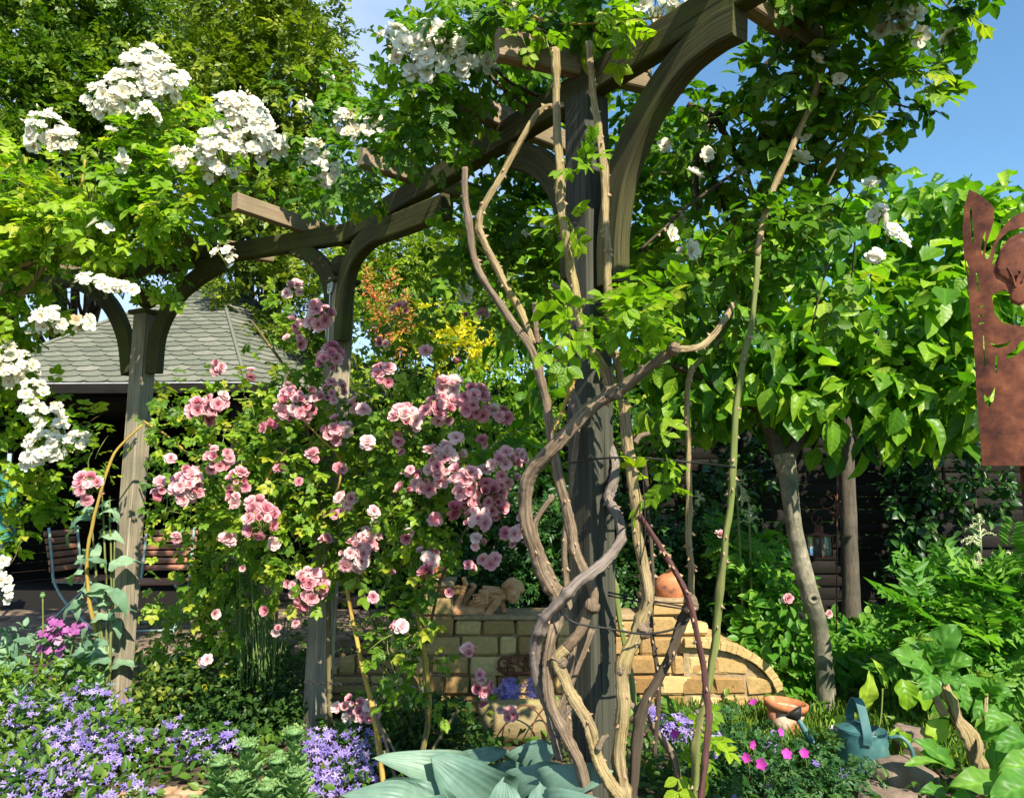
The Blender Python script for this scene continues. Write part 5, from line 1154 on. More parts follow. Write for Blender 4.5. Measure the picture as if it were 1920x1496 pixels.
# ================================================================== pink roses
PM_ = [M['pink_petal'], M['stamen']]
p1 = thing('pink_rose', 'pink climbing rose between the left and middle pergola posts', 'rose bush', WZ(560, 1330, 0))
a = Acc()
B_ = [(480, 640, 70, 50, 4.25, .2, .8), (560, 660, 60, 60, 4.1, .2), (340, 720, 60, 50, 4.5, .2, .7), (440, 740, 90, 60, 4.3, .25), (560, 800, 100, 70, 4.1, .25), (640, 720, 50, 70, 4.1, .15), (330, 830, 60, 50, 4.5, .2, .7), (450, 860, 110, 70, 4.3, .25), (600, 900, 100, 80, 4.1, .25), (380, 950, 90, 60, 4.5, .25), (520, 1000, 100, 80, 4.1, .25), (650, 980, 60, 90, 4.0, .2),
      (370, 1060, 80, 70, 4.6, .25), (430, 1130, 80, 60, 4.6, .25), (350, 1180, 70, 60, 4.9, .2), (560, 1080, 70, 50, 3.95, .2, .8), (310, 930, 50, 60, 4.6, .2, .6), (280, 760, 50, 50, 4.6, .15, .8), (180, 860, 50, 40, 4.7, .1, .6), (440, 1210, 80, 40, 4.7, .2, .8), (540, 560, 40, 40, 4.4, .15, .5), (240, 800, 50, 40, 4.65, .1, .6), (600, 1110, 60, 30, 3.9, .15, .8)]
B_ += [(350, 1120, 70, 60, 4.7, .2), (420, 1050, 80, 70, 4.5, .2), (470, 960, 80, 60, 4.2, .2), (360, 1000, 60, 60, 4.6, .2), (330, 1230, 50, 40, 4.8, .15), (480, 880, 80, 60, 4.1, .2), (540, 950, 70, 60, 4.0, .2)]
leaves(a, PINKL, B_, 7.8, .10, clump=7, spread=.18, rr=(.68, .24), seed=21); shoots(a, B_, 9, .3, 1, .003)
a.build('foliage', [M['pink_leaf'], M['twig_green']], p1)
stems('stem', p1, [([(268, 795, 4.65), (215, 850, 4.65), (190, 920, 4.65), (168, 1010, 4.7), (163, 1080, 4.75), (172, 1150, 4.8), (185, 1212, 4.9), (200, 1300, 4.95)], (4, 6.5, 7), 'bark_yellow'),
      ([(470, 600, 4.2), (540, 700, 4.1), (580, 820, 4.1), (610, 1000, 4.05), (620, 1390, 4.0)], (4, 7, 10), 'twig'), ([(560, 780, 3.9), (600, 820, 3.85), (640, 870, 3.9), (620, 960, 3.9)], (4, 5), 'bark_yellow'), ([(540, 840, 3.9), (500, 900, 3.9), (490, 1000, 3.95)], (4, 4), 'bark_yellow'),
      ([(270, 790, 4.6), (330, 830, 4.5), (400, 900, 4.5)], (4, 4), 'bark_yellow'), ([(640, 790, 4.0), (590, 900, 4.0), (560, 1000, 4.0)], (4, 5), 'twig')], 'twig', thorns=8, seed=5, sides=7)
subs = [0]
def pinks(parent, lst, D, mats=PM_, rr=(.48, .2), size=.064, blooms=BP, limit=98):
    cnt = 0
    for px, py, r in lst:
        R = r*mpp(D, py); n = max(1, int(3.1*(R/(size*.5))**2*.8)); s = cnt+n <= limit
        c = cluster(parent, 'flower_cluster', blooms, mats, px, py, r, D+(px*13 % 7-3)*.03, size, n=n, face=(.2, -.85, .35), rr=rr, sub=s); cnt += n if s else 0
pinks(p1, P1C, 3.75)
p2 = thing('pink_rose', 'pink rose bush right of the middle post with long bare lower stems', 'rose bush', WZ(760, 1420, 0))
a = Acc()
B_ = [(740, 620, 60, 50, 3.9, .2, .6), (820, 620, 60, 50, 3.9, .2, .25), (720, 760, 70, 70, 3.8, .2), (790, 850, 90, 80, 3.7, .25), (880, 850, 80, 60, 3.7, .25, .45), (760, 950, 90, 70, 3.7, .25), (850, 990, 70, 50, 3.7, .2, .8), (720, 1040, 70, 60, 3.7, .2), (800, 1080, 70, 40, 3.7, .2, .6), (780, 1180, 90, 60, 3.6, .2, .9), (790, 1260, 60, 50, 3.6, .2, .8), (730, 1250, 60, 60, 3.7, .2, .5), (800, 700, 60, 50, 3.9, .2, .5), (690, 880, 60, 80, 3.9, .2, .8), (850, 560, 60, 40, 4.0, .15, .3), (960, 940, 30, 50, 3.7, .1, .4)]
leaves(a, PINKL, B_, 6.6, .105, clump=7, spread=.18, rr=(.5, .24), seed=22); shoots(a, B_, 9, .3, 1, .003)
a.build('foliage', [M['pink_leaf'], M['twig_green']], p2)
stems('stem', p2, [([(650, 1090, 3.8), (664, 1180, 3.75), (690, 1290, 3.7), (710, 1390, 3.6), (718, 1470, 3.5)], (7, 9, 11), 'bark_yellow'), ([(672, 1080, 3.8), (705, 1180, 3.7), (760, 1250, 3.6), (800, 1330, 3.6), (790, 1430, 3.5)], (6, 7, 9), 'twig'), ([(770, 1040, 3.7), (783, 1150, 3.65), (800, 1250, 3.6), (805, 1330, 3.6), (788, 1440, 3.5)], (6, 8, 11), 'bark_yellow'),
      ([(795, 1090, 3.7), (792, 1200, 3.65), (800, 1310, 3.6)], (5, 7), 'bark_green'), ([(860, 1330, 3.5), (820, 1390, 3.5), (790, 1450, 3.45)], (5, 6), 'twig'), ([(700, 1330, 3.6), (725, 1400, 3.5), (745, 1470, 3.5)], (6, 6), 'bark_cane'), ([(710, 1350, 3.6), (740, 1410, 3.5), (750, 1440, 3.5)], (5, 5), 'bark_cane'),
      ([(735, 900, 3.7), (760, 1000, 3.7), (780, 1100, 3.7)], (4, 6), 'twig'), ([(880, 980, 3.6), (830, 1080, 3.6), (800, 1200, 3.6)], (4, 6), 'twig')], 'twig', thorns=12, seed=6, sides=7)
pinks(p2, P2C, 3.4, rr=(.5, .2), size=.062)
pq_ = thing('pale_rose', 'low pale pink rose flowering beside the foot of the middle post', 'rose bush', WZ(665, 1400, 0))
a = Acc(); leaves(a, PINKL, [(665, 1355, 50, 30, 3.9, .15)], 7, .1, seed=23); a.build('foliage', [M['pink_leaf'], M['twig_green']], pq_)
pinks(pq_, [(645, 1330, 16), (668, 1322, 16), (690, 1335, 16), (655, 1345, 12)], 3.8, [M['pale_petal'], M['stamen']], size=.06)
# ================================================================== trees behind
def tree(name, label, base, crown, tpl, mat, dens, size, trunk_r=.18, bark='far_bark', seed=0, clump=14, spread=.13, rr=(.5, .2), group=None, limbs=True, droop=.25, cat='tree', hollow=.55, up=.9, out=.6):
    t = thing(name, label, cat, base, group); g = np.random.default_rng(seed)
    a = Acc(); top = W(crown[0][0], crown[0][1], crown[0][4]); base = np.asarray(base, float)
    cs = [ell(*b[:6])[0] for b in crown]; zt = min(c[2] for c in cs)
    if limbs:
        fork = base+np.array([0, 0, max(.4, (zt-base[2])*.7)])
        tube(a, [base-[0, 0, .1], lerp(base, fork, .5)+g.normal(0, .04, 3), fork], [trunk_r*1.25, trunk_r, trunk_r*.85], 12, rough=.06, seed=seed)
        for c in cs:
            m = lerp(fork, c, .5)+g.normal(0, .12, 3); tube(a, [fork-[0, 0, .05], m, c], [trunk_r*.55, trunk_r*.3, trunk_r*.12], 7, rough=.05)
            for _ in range(3): tube(a, [m, lerp(m, c, .5)+g.normal(0, .2, 3), c+g.normal(0, .22, 3)*ell(*crown[0][:6])[1]], [trunk_r*.2, trunk_r*.05], 5, sub=3)
        a.build('trunk', M[bark], t)
    a = Acc(); leaves(a, tpl, crown, dens, size, clump=clump, spread=spread, rr=rr, seed=seed+1, droop=droop, hollow=hollow, up=up, out=out); a.build('crown', [M[mat], M['twig']], t); return t
tree('hornbeam_tree', 'tall dark green leafy tree at the top left behind the gazebo', WZ(120, 1010, 0), [(60, 60, 130, 90, 11, 1.2), (180, 30, 130, 90, 11.5, 1.2), (40, 190, 120, 80, 10.6, 1), (170, 160, 110, 80, 10.8, 1), (60, 320, 110, 80, 10.6, 1), (190, 280, 110, 90, 11, 1), (320, 60, 120, 90, 11.5, 1.2), (60, 440, 130, 90, 11, 1), (220, 420, 120, 90, 11, 1), (-120, 150, 160, 200, 11, 1.2), (-120, 450, 160, 200, 11, 1.2), (300, 200, 100, 110, 11.6, 1), (60, -80, 220, 90, 11, 1.4)],
     SPRAY, 'hornbeam_leaf', 13, .32, .22, seed=31, rr=(.5, .22), clump=9, spread=.16, hollow=.35)
tree('copper_beech', 'olive yellow leafed tree standing between hornbeam and the open sky', WZ(470, 1010, 0), [(470, 80, 110, 90, 9.8, 1), (580, 50, 60, 60, 9.6, .7), (600, 130, 55, 60, 9.6, .7), (400, 160, 90, 80, 9.6, 1), (520, 190, 100, 80, 9.6, 1), (620, 210, 40, 40, 9.5, .5, .8), (440, 290, 110, 70, 9.6, .9), (560, 300, 80, 60, 9.7, .8), (430, 0, 90, 60, 9.8, 1), (530, -20, 70, 40, 9.8, .8), (500, 390, 120, 50, 9.8, .8), (400, 250, 80, 80, 9.6, .9)],
     SPRAY, 'olive_leaf', 15, .28, .16, seed=33, rr=(.5, .25), clump=9, spread=.16, hollow=.35)
tree('young_beech', 'low bushy green and gold tree directly behind the gazebo roof', WZ(520, 990, 0), [(500, 460, 110, 60, 10, .8), (600, 500, 70, 60, 9.5, .7), (480, 560, 90, 50, 10, .7), (590, 590, 80, 60, 9.4, .7), (520, 650, 100, 60, 9.8, .7), (420, 480, 60, 50, 10.5, .7)], SPRAY, 'olive_leaf', 11, .26, .1, seed=35, rr=(.35, .28), spread=.15, hollow=.35)
tree('garden_tree', 'mid green small leaved tree between the middle post and centre post', WZ(760, 1010, 0), [(740, 470, 80, 60, 9, .8), (820, 460, 70, 60, 9.5, .7), (700, 540, 80, 60, 8.6, .7), (800, 540, 80, 60, 8.8, .7), (880, 500, 60, 60, 9, .7), (860, 580, 70, 60, 8.6, .6), (940, 620, 70, 60, 8.6, .6), (660, 500, 60, 50, 9, .6), (960, 520, 60, 60, 9.4, .6), (1060, 560, 70, 60, 9.4, .6), (760, 620, 80, 50, 8.4, .5)], SPRAY, 'hornbeam_leaf', 15, .22, .1, seed=37, rr=(.8, .22), spread=.15, hollow=.35)
tree('willow_tree', 'pale feathery tree far behind the centre post against the sky', WZ(980, 960, 0), [(960, 440, 50, 50, 16, 1, .6), (1020, 450, 60, 50, 16, 1, .6), (930, 500, 60, 50, 15, 1), (1010, 530, 70, 50, 15, 1)], SPRAY, 'olive_leaf', 10, .3, .1, seed=38, rr=(.7, .2), droop=1.2)
def shrub(name, label, base, blobs, tpl, mat, dens, size, **k):
    return tree(name, label, base, blobs, tpl, mat, dens, size, trunk_r=k.pop('r', .025), bark='twig', cat=k.pop('cat', 'shrub'), **k)
sh = shrub('orange_shrub', 'green shrub with orange rust coloured flower spikes right of the middle post', WZ(735, 1060, 0), [(735, 570, 60, 60, 7.2, .4), (770, 650, 70, 60, 7.2, .4), (700, 620, 40, 70, 7.2, .4)], LEAF, 'hornbeam_leaf', 11, .09, seed=40, rr=(.7, .2))
a = Acc(); g = np.random.default_rng(5)
for px, py in ((690, 540), (700, 560), (722, 555), (735, 520), (712, 575), (760, 570), (745, 585), (728, 600), (770, 600), (700, 600), (735, 635), (755, 625), (690, 520), (748, 660), (712, 630)):
    c = W(px, py, 6.75); n = 60; p = c+g.normal(0, 1, (n, 3))*[.03, .03, .06]; place(a, SMALL, p, g.normal(0, 1, (n, 3))+[0, 0, 1], g.normal(0, 1, (n, 3)), g.uniform(.02, .04, n), g.uniform(0, 1, n), g)
a.build('flower_spikes', M['rust_bloom'], sh)
shrub('golden_conifer', 'bright golden yellow conifer behind the pink roses', WZ(845, 1080, 0), [(830, 600, 45, 35, 7.3, .3), (870, 640, 45, 40, 7.3, .3), (790, 590, 30, 25, 7.4, .25, .7), (845, 665, 55, 35, 7.3, .3), (770, 620, 25, 18, 7.4, .2, .7)], SPRAY, 'gold_leaf', 14, .14, seed=42)
shrub('lime_shrub', 'lime green sunlit shrub behind the roses left of the centre post', WZ(930, 1110, 0), [(930, 720, 80, 55, 6.6, .4), (880, 760, 60, 50, 6.4, .4), (980, 790, 60, 60, 6.6, .4), (900, 690, 60, 30, 6.6, .3), (960, 850, 60, 50, 6.5, .4), (830, 780, 60, 60, 6.7, .4)], SMALL, 'lime_leaf', 26, .075, seed=44, clump=20)
shrub('green_shrub', 'mid green shrub filling the gap behind the pink rose bush', WZ(740, 1150, 0), [(720, 720, 90, 60, 6.8, .4), (660, 660, 40, 60, 6.8, .3), (760, 830, 90, 70, 6.6, .4), (700, 900, 80, 80, 6.4, .4), (840, 900, 70, 70, 6.5, .4), (620, 980, 70, 80, 6.3, .3), (720, 1040, 80, 60, 6.2, .3)], SMALL, 'hornbeam_leaf', 20, .08, seed=45, clump=16, rr=(.65, .25))
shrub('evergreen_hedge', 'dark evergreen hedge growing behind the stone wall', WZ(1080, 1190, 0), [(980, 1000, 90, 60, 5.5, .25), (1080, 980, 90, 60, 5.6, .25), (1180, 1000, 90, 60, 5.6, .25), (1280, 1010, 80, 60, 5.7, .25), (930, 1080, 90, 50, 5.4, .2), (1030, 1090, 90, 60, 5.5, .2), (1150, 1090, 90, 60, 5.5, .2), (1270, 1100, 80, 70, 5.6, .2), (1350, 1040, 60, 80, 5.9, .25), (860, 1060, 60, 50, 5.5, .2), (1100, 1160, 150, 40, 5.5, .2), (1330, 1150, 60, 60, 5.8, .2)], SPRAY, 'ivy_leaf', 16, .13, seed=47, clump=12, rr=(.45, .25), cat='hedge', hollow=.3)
shrub('far_shrub', 'sunlit mid green shrub behind the centre post under the tree crown', WZ(1180, 1120, 0), [(1050, 700, 90, 60, 7, .4), (1180, 740, 90, 70, 7, .4), (1100, 830, 90, 60, 6.8, .4), (1240, 830, 80, 60, 7, .4), (1000, 620, 60, 50, 7, .4), (1180, 900, 90, 50, 6.6, .3), (1060, 900, 80, 40, 6.4, .3)], LEAF, 'rose_leaf', 12, .1, seed=48, rr=(.6, .25))
# tall hedge closing the back of the garden
def hedge(name, label, x0, x1, y, h, mat, n, size, seed, group=None):
    t = thing(name, label, 'hedge', ((x0+x1)/2, y, 0), group); g = np.random.default_rng(seed); a = Acc()
    p = np.stack([g.uniform(x0, x1, n), y+g.normal(0, .12, n)+.15*np.sin(g.uniform(0, 9, n)), h*g.uniform(0, 1, n)**.85+.15*g.normal(0, 1, n)], -1); p[:, 2] = np.abs(p[:, 2])
    place(a, SPRAY, p, g.normal(0, .6, (n, 3))+[0, -.6, .1], np.array([0, -.3, .8])+g.normal(0, .4, (n, 3)), size*g.uniform(.7, 1.2, n), np.clip(g.normal(.45, .22, n), 0, 1), g); a.build('foliage', [M[mat], M['twig']], t)
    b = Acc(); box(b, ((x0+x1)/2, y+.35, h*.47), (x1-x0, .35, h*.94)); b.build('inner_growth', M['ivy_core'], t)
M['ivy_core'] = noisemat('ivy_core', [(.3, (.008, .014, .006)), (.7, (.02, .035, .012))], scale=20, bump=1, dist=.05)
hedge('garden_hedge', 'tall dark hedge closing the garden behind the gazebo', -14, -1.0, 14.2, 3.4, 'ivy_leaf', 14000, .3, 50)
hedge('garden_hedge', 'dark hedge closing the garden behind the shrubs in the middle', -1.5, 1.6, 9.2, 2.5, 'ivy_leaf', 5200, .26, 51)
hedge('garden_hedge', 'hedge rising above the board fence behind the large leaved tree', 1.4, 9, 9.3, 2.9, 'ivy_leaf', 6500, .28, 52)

# ------------------------------------------------------------------ large leaved tree on the right
mt_ = thing('magnolia_tree', 'large leaved tree with grey crooked trunk and broad bright crown', 'tree', WZ(1550, 1350, 0))
def TD(x, y): return (x, y, 4.75)
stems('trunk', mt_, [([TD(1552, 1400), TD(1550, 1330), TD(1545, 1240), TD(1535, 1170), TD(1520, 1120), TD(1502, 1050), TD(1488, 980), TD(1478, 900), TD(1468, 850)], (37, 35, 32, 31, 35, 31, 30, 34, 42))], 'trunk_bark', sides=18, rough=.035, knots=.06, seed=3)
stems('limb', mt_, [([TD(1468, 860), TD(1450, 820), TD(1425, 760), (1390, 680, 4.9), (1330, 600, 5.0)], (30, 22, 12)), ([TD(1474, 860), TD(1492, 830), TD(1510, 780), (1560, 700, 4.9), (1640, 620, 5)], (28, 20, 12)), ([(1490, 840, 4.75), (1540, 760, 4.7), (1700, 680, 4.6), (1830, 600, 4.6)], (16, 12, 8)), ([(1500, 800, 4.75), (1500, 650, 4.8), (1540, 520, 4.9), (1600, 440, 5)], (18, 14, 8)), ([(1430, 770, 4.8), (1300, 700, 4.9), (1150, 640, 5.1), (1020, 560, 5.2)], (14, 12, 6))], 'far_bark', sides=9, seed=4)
a = Acc(); kn = W(1524, 1122, 4.55); th = np.linspace(0, 6.283, 15); tube(a, [kn+np.array([.026*math.cos(t), -.01, .022*math.sin(t)]) for t in th], .012, 8, sub=1); lathe(a, [(.001, 0), (.02, -.006)], kn, 12, R=rotx(1.57))
a.build('branch_scar', M['trunk_bark'], mt_)
a = Acc()
B_ = [(1330, 560, 110, 80, 5.0, .4), (1250, 480, 90, 70, 5.2, .4), (1440, 500, 110, 80, 5.0, .4), (1560, 450, 110, 70, 5.1, .45), (1680, 440, 110, 70, 5.0, .45), (1800, 430, 100, 60, 4.9, .4), (1880, 400, 70, 50, 4.8, .3), (1420, 640, 110, 80, 4.8, .4), (1550, 600, 110, 90, 4.7, .4), (1680, 580, 110, 90, 4.6, .4), (1790, 560, 90, 90, 4.5, .4), (1880, 500, 80, 80, 4.7, .4), (1350, 720, 90, 70, 4.9, .35), (1480, 730, 100, 60, 4.7, .35), (1620, 730, 100, 80, 4.6, .4), (1750, 720, 100, 80, 4.5, .35), (1850, 700, 80, 90, 4.6, .35),
      (1560, 790, 60, 40, 4.5, .2, .5), (1700, 800, 90, 40, 4.4, .2, .5), (1280, 640, 90, 70, 5.1, .35), (1180, 560, 80, 70, 5.2, .35), (1060, 520, 70, 60, 5.3, .35, .8), (980, 600, 60, 60, 5.2, .3, .8), (1000, 700, 60, 60, 5.1, .25, .5), (1230, 740, 60, 60, 5.0, .3, .6), (1930, 600, 60, 200, 4.7, .4), (1500, 400, 80, 40, 5.2, .3, .7), (1620, 380, 90, 30, 5.2, .3, .6), (1760, 370, 100, 30, 5.0, .3, .6), (1410, 420, 60, 60, 5.2, .3, .7), (1030, 460, 60, 30, 5.3, .2, .4), (960, 820, 40, 50, 5.0, .15, .5)]
leaves(a, BIG, B_, 6.2, .165, clump=6, spread=.2, rr=(.62, .24), seed=61, droop=.8, up=.7, out=.5, hollow=.4)
a.build('crown', [M['magnolia_leaf'], M['twig']], mt_)
sp2 = thing('garden_tree', 'straight brown trunk standing in shade before the board fence', 'tree', WZ(1598, 1225, 0))
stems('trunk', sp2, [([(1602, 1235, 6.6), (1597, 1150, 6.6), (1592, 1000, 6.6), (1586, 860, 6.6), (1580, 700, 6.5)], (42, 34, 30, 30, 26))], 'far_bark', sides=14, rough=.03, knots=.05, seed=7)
a = Acc(); leaves(a, LEAF, [(1500, 640, 160, 90, 6.6, .5), (1700, 620, 160, 90, 6.6, .5), (1850, 660, 120, 90, 6.6, .4), (1380, 700, 100, 80, 6.6, .4), (1580, 740, 160, 60, 6.7, .4), (1780, 760, 140, 50, 6.7, .4)], 7, .14, seed=62, rr=(.35, .2)); a.build('crown', [M['rose_leaf'], M['twig']], sp2)
# ivy on the fence
iv = thing('ivy', 'dark glossy ivy climbing the board fence at the right', 'climbing plant', WZ(1780, 1200, 0))
a = Acc(); leaves(a, LEAF, [(1700, 860, 60, 60, 7.2, .12), (1780, 870, 80, 70, 7.2, .15), (1850, 900, 50, 90, 7.2, .15), (1760, 980, 80, 60, 7.2, .15), (1720, 1060, 60, 70, 7.2, .12), (1800, 1080, 80, 60, 7.2, .12), (1680, 940, 30, 60, 7.25, .08, .6), (1400, 870, 60, 60, 7.1, .15, .8), (1350, 930, 60, 60, 6.9, .15), (1440, 960, 50, 80, 7.1, .12, .8), (1420, 1060, 60, 60, 6.9, .15, .9), (1640, 1190, 80, 30, 7, .12, .6)], 13, .105, seed=63, clump=8, rr=(.55, .25), droop=.1, up=.3, out=.3)
g = np.random.default_rng(9)
a.build('foliage', [M['ivy_leaf'], M['twig']], iv)
stems('stem', iv, [([(1760, 1200, 7.3), (1740, 1050, 7.35), (1770, 900, 7.35), (1740, 800, 7.35)], (8, 5)), ([(1800, 1200, 7.3), (1830, 1000, 7.35), (1820, 860, 7.35)], (8, 5))], 'bark_dark', sides=6, seed=8)

# ------------------------------------------------------------------ right hand planting
def plume(parent, px, py, D, h, n=14, seed=0, lean=0):
    g = np.random.default_rng(seed); c = W(px, py, D); m = mpp(D, py); H = h*m; a = Acc()
    tube(a, [c+[0, 0, -H*.5], c+[lean*m, 0, H*.5]], .004, 5, sub=2)
    for i in range(n):
        t = i/n; b = c+np.array([lean*m*t, 0, -H*.4+H*.9*t]); L_ = H*.55*(1-.6*t)*g.uniform(.8, 1.1); an = g.uniform(0, 6.28); d = np.array([math.cos(an), math.sin(an)*.8, .5])
        P = [b, b+nrm(d)*L_*.6, b+nrm(d)*L_+[0, 0, -L_*.35]]; C, *_ = tube(a, P, [.004, .003, .0015], 4, sub=4); k = 26
        idx = g.integers(0, len(C), k); place(a, SMALL, C[idx]+g.normal(0, .003, (k, 3)), g.normal(0, 1, (k, 3)), g.normal(0, 1, (k, 3)), g.uniform(.008, .014, k), g.uniform(0, 1, k), g)
    a.build('flower_plume', M['cream_plume'], parent)
gb_ = thing('goatsbeard', 'tall ferny bright green plant with cream feathery plumes at the right edge', 'plant', WZ(1840, 1330, 0))
a = Acc(); leaves(a, FERN, [(1800, 1130, 70, 50, 4.6, .2), (1870, 1150, 60, 60, 4.5, .2), (1760, 1190, 60, 50, 4.5, .2), (1850, 1230, 70, 60, 4.4, .2), (1900, 1080, 40, 60, 4.6, .2), (1880, 1290, 60, 60, 4.3, .2, .7), (1780, 1110, 40, 30, 4.6, .1)], 5.2, .26, clump=5, seed=71, rr=(.62, .18), droop=.3, up=1.2)
a.build('foliage', [M['fern_leaf'], M['twig_green']], gb_)
for k, (x, y, D, h) in enumerate(((1838, 1000, 4.5, 70), (1895, 1060, 4.6, 50), (1835, 1055, 4.5, 36), (1895, 1110, 4.5, 36), (1870, 1050, 4.7, 30))): plume(gb_, x, y, D, h, seed=k)
stems('stem', gb_, [([(1838, 1040, 4.5), (1830, 1180, 4.5), (1835, 1340, 4.5)], (5, 7)), ([(1895, 1090, 4.6), (1890, 1200, 4.5), (1870, 1340, 4.5)], (5, 7)), ([(1780, 1120, 4.6), (1800, 1250, 4.5), (1820, 1340, 4.5)], (5, 7))], 'bark_green', sides=6)
gb2 = thing('goatsbeard', 'shaded goatsbeard with pale ragged plumes behind the green cane', 'plant', WZ(1410, 1290, 0))
a = Acc(); leaves(a, FERN, [(1400, 1010, 50, 40, 5.3, .15), (1440, 1060, 40, 50, 5.2, .15, .8), (1420, 1150, 50, 60, 5.2, .15), (1400, 1220, 50, 40, 5.1, .15)], 5.5, .2, clump=5, seed=72, rr=(.5, .2)); a.build('foliage', [M['fern_leaf'], M['twig_green']], gb2)
for k, (x, y, D, h) in enumerate(((1405, 965, 5.1, 40), (1380, 905, 5.1, 50), (1390, 930, 5.1, 40), (1310, 935, 5.4, 30))): plume(gb2, x, y, D, h, n=9, seed=20+k)
stems('stem', gb2, [([(1405, 980, 5.1), (1415, 1290, 5.2)], (4, 6)), ([(1382, 920, 5.1), (1400, 1290, 5.2)], (4, 6))], 'bark_green', sides=6)
ps = thing('snowball_shrub', 'green shrub with round pale pink blooms left of the crooked trunk', 'shrub', WZ(1470, 1340, 0))
a = Acc(); leaves(a, LEAF, [(1440, 1080, 50, 50, 5.2, .2), (1470, 1130, 50, 60, 4.95, .2), (1440, 1200, 50, 60, 5, .2), (1500, 1210, 40, 60, 5.1, .2), (1480, 1280, 50, 50, 4.9, .2), (1410, 1120, 40, 50, 5.3, .2), (1540, 1230, 30, 40, 5.1, .15)], 11, .1, seed=73, rr=(.62, .25)); a.build('foliage', [M['fern_leaf'], M['twig']], ps)
stems('stem', ps, [([(1478, 1120, 5), (1470, 1220, 5), (1470, 1340, 5)], (4, 8)), ([(1500, 1160, 5), (1480, 1250, 5), (1472, 1340, 5)], (4, 7))], 'twig', sides=6)
pinks(ps, [(1476, 1122, 10), (1500, 1158, 9), (1551, 1150, 8), (1350, 1003, 8)], 4.8, [M['pale_petal'], M['stamen']], rr=(.8, .1), size=.07)

def bigleaf(acc, P0, P1, wd, up=(0, 0, 1), cup=.18, droop=.12, nu=9, nv=13, rnd=.5, mat=0, rib=.0, tipw=1.0, curl=0.0, thick=None):
    """broad leaf sheet from base P0 to tip P1 with curved midrib, cupped sides, ribs"""
    P0, P1 = np.asarray(P0, float), np.asarray(P1, float); L_ = np.linalg.norm(P1-P0); y = (P1-P0)/L_; z = np.asarray(up, float); z = nrm(z-y*np.dot(z, y)); x = np.cross(y, z)
    v = np.linspace(0, 1, nv); w_ = np.sin(np.pi*v**.8)**.62; w_[0] = .03; w_[-1] = .0
    u = np.linspace(-1, 1, nu); g = np.random.default_rng(int(abs(P1[0])*9999) % 9999); ph = g.uniform(0, 6)
    S = P0+y*L_*v[None, :, None]+x*(wd/2*w_[None, :, None]*u[:, None, None])
    hgt = cup*wd*(np.abs(u)[:, None]**1.5)*w_[None]+droop*L_*np.sin(np.pi*v)[None]-curl*L_*(v[None]**3)+rib*np.cos(u[:, None]*17)*w_[None]+.012*wd/.1*np.sin(v*13+ph)[None]*np.abs(u)[:, None]**2*np.sign(u)[:, None]
    S = S+z*hgt[..., None]; i = np.arange(nu-1)[:, None]*nv; j = np.arange(nv-1)[None]
    q = np.stack([i+j, i+nv+j, i+nv+j+1, i+j+1], -1).reshape(-1, 4); U, V_ = np.meshgrid(u*wd/2/L_, v, indexing='ij')
    acc.add(S.reshape(-1, 3), [q], mat, rnd, np.stack([U if rib != .0007 else np.repeat(u[:, None], nv, 1), V_], -1).reshape(-1, 2))
hy = thing('hydrangea', 'hydrangea with rough woody stem and broad green leaves at the right', 'shrub', WZ(1850, 1440, 0))
hs_ = [([(1835, 1440, 3.5), (1815, 1380, 3.5), (1790, 1330, 3.5), (1770, 1290, 3.55), (1765, 1270, 3.55)], (26, 24, 20, 16)), ([(1830, 1440, 3.45), (1838, 1400, 3.45), (1825, 1370, 3.5), (1800, 1350, 3.5)], (8, 10)), ([(1770, 1340, 3.5), (1752, 1300, 3.5), (1745, 1275, 3.5)], (14, 9)), ([(1790, 1470, 3.6), (1840, 1420, 3.6), (1850, 1300, 3.7)], (7, 6))]
stems('stem', hy, hs_, 'bark_tan', sides=12, rough=.3, knots=.3, seed=14)
a = Acc()
for (bx, by, tx, ty, wpx, D, up) in ((1740, 1270, 1680, 1220, 62, 3.5, (.1, -.7, .7)), (1745, 1250, 1700, 1195, 40, 3.6, (0, -.5, .8)), (1742, 1245, 1795, 1170, 58, 3.55, (-.4, -.7, .5)), (1760, 1262, 1822, 1230, 48, 3.5, (0, -.6, .8)), (1765, 1265, 1800, 1290, 40, 3.45, (0, -.7, .7)), (1745, 1262, 1735, 1310, 40, 3.4, (0, -.9, .3)), (1775, 1268, 1820, 1335, 34, 3.45, (.2, -.6, .7)), (1735, 1240, 1715, 1270, 36, 3.45, (-.3, -.8, .4)), (1745, 1235, 1760, 1200, 30, 3.5, (0, -1, .2)),
                                     (1845, 1300, 1808, 1268, 34, 3.7, (0, -.7, .7)), (1850, 1300, 1902, 1300, 44, 3.7, (0, -.7, .7)), (1850, 1300, 1880, 1262, 34, 3.7, (0, -.7, .7)), (1850, 1305, 1830, 1345, 30, 3.7, (0, -.7, .7)), (1775, 1440, 1720, 1385, 40, 3.4, (.3, -.7, .6)), (1790, 1440, 1735, 1405, 34, 3.4, (.3, -.7, .6)), (1800, 1450, 1700, 1423, 30, 3.35, (0, -.3, .9)), (1830, 1390, 1905, 1370, 46, 3.5, (0, -.5, .8)), (1860, 1440, 1920, 1400, 60, 3.3, (0, -.5, .8)),
                                     (1900, 1490, 1788, 1465, 62, 3.1, (0, -.5, .9)), (1950, 1470, 1862, 1496, 66, 3.0, (0, -.6, .8)), (1960, 1440, 1880, 1440, 60, 3.1, (.2, -.5, .8)), (1940, 1390, 1870, 1400, 50, 3.2, (0, -.5, .9)), (1840, 1520, 1790, 1495, 50, 3.1, (0, -.5, .9)), (1900, 1350, 1850, 1360, 50, 3.5, (0, -.5, .9)), (1780, 1500, 1730, 1480, 36, 3.2, (0, -.5, .9))):
    bigleaf(a, W(bx, by, D+.03), W(tx, ty, D-.04), wpx*mpp(D, by), up, rnd=rng.uniform(.2, .9), droop=.1, curl=.12)
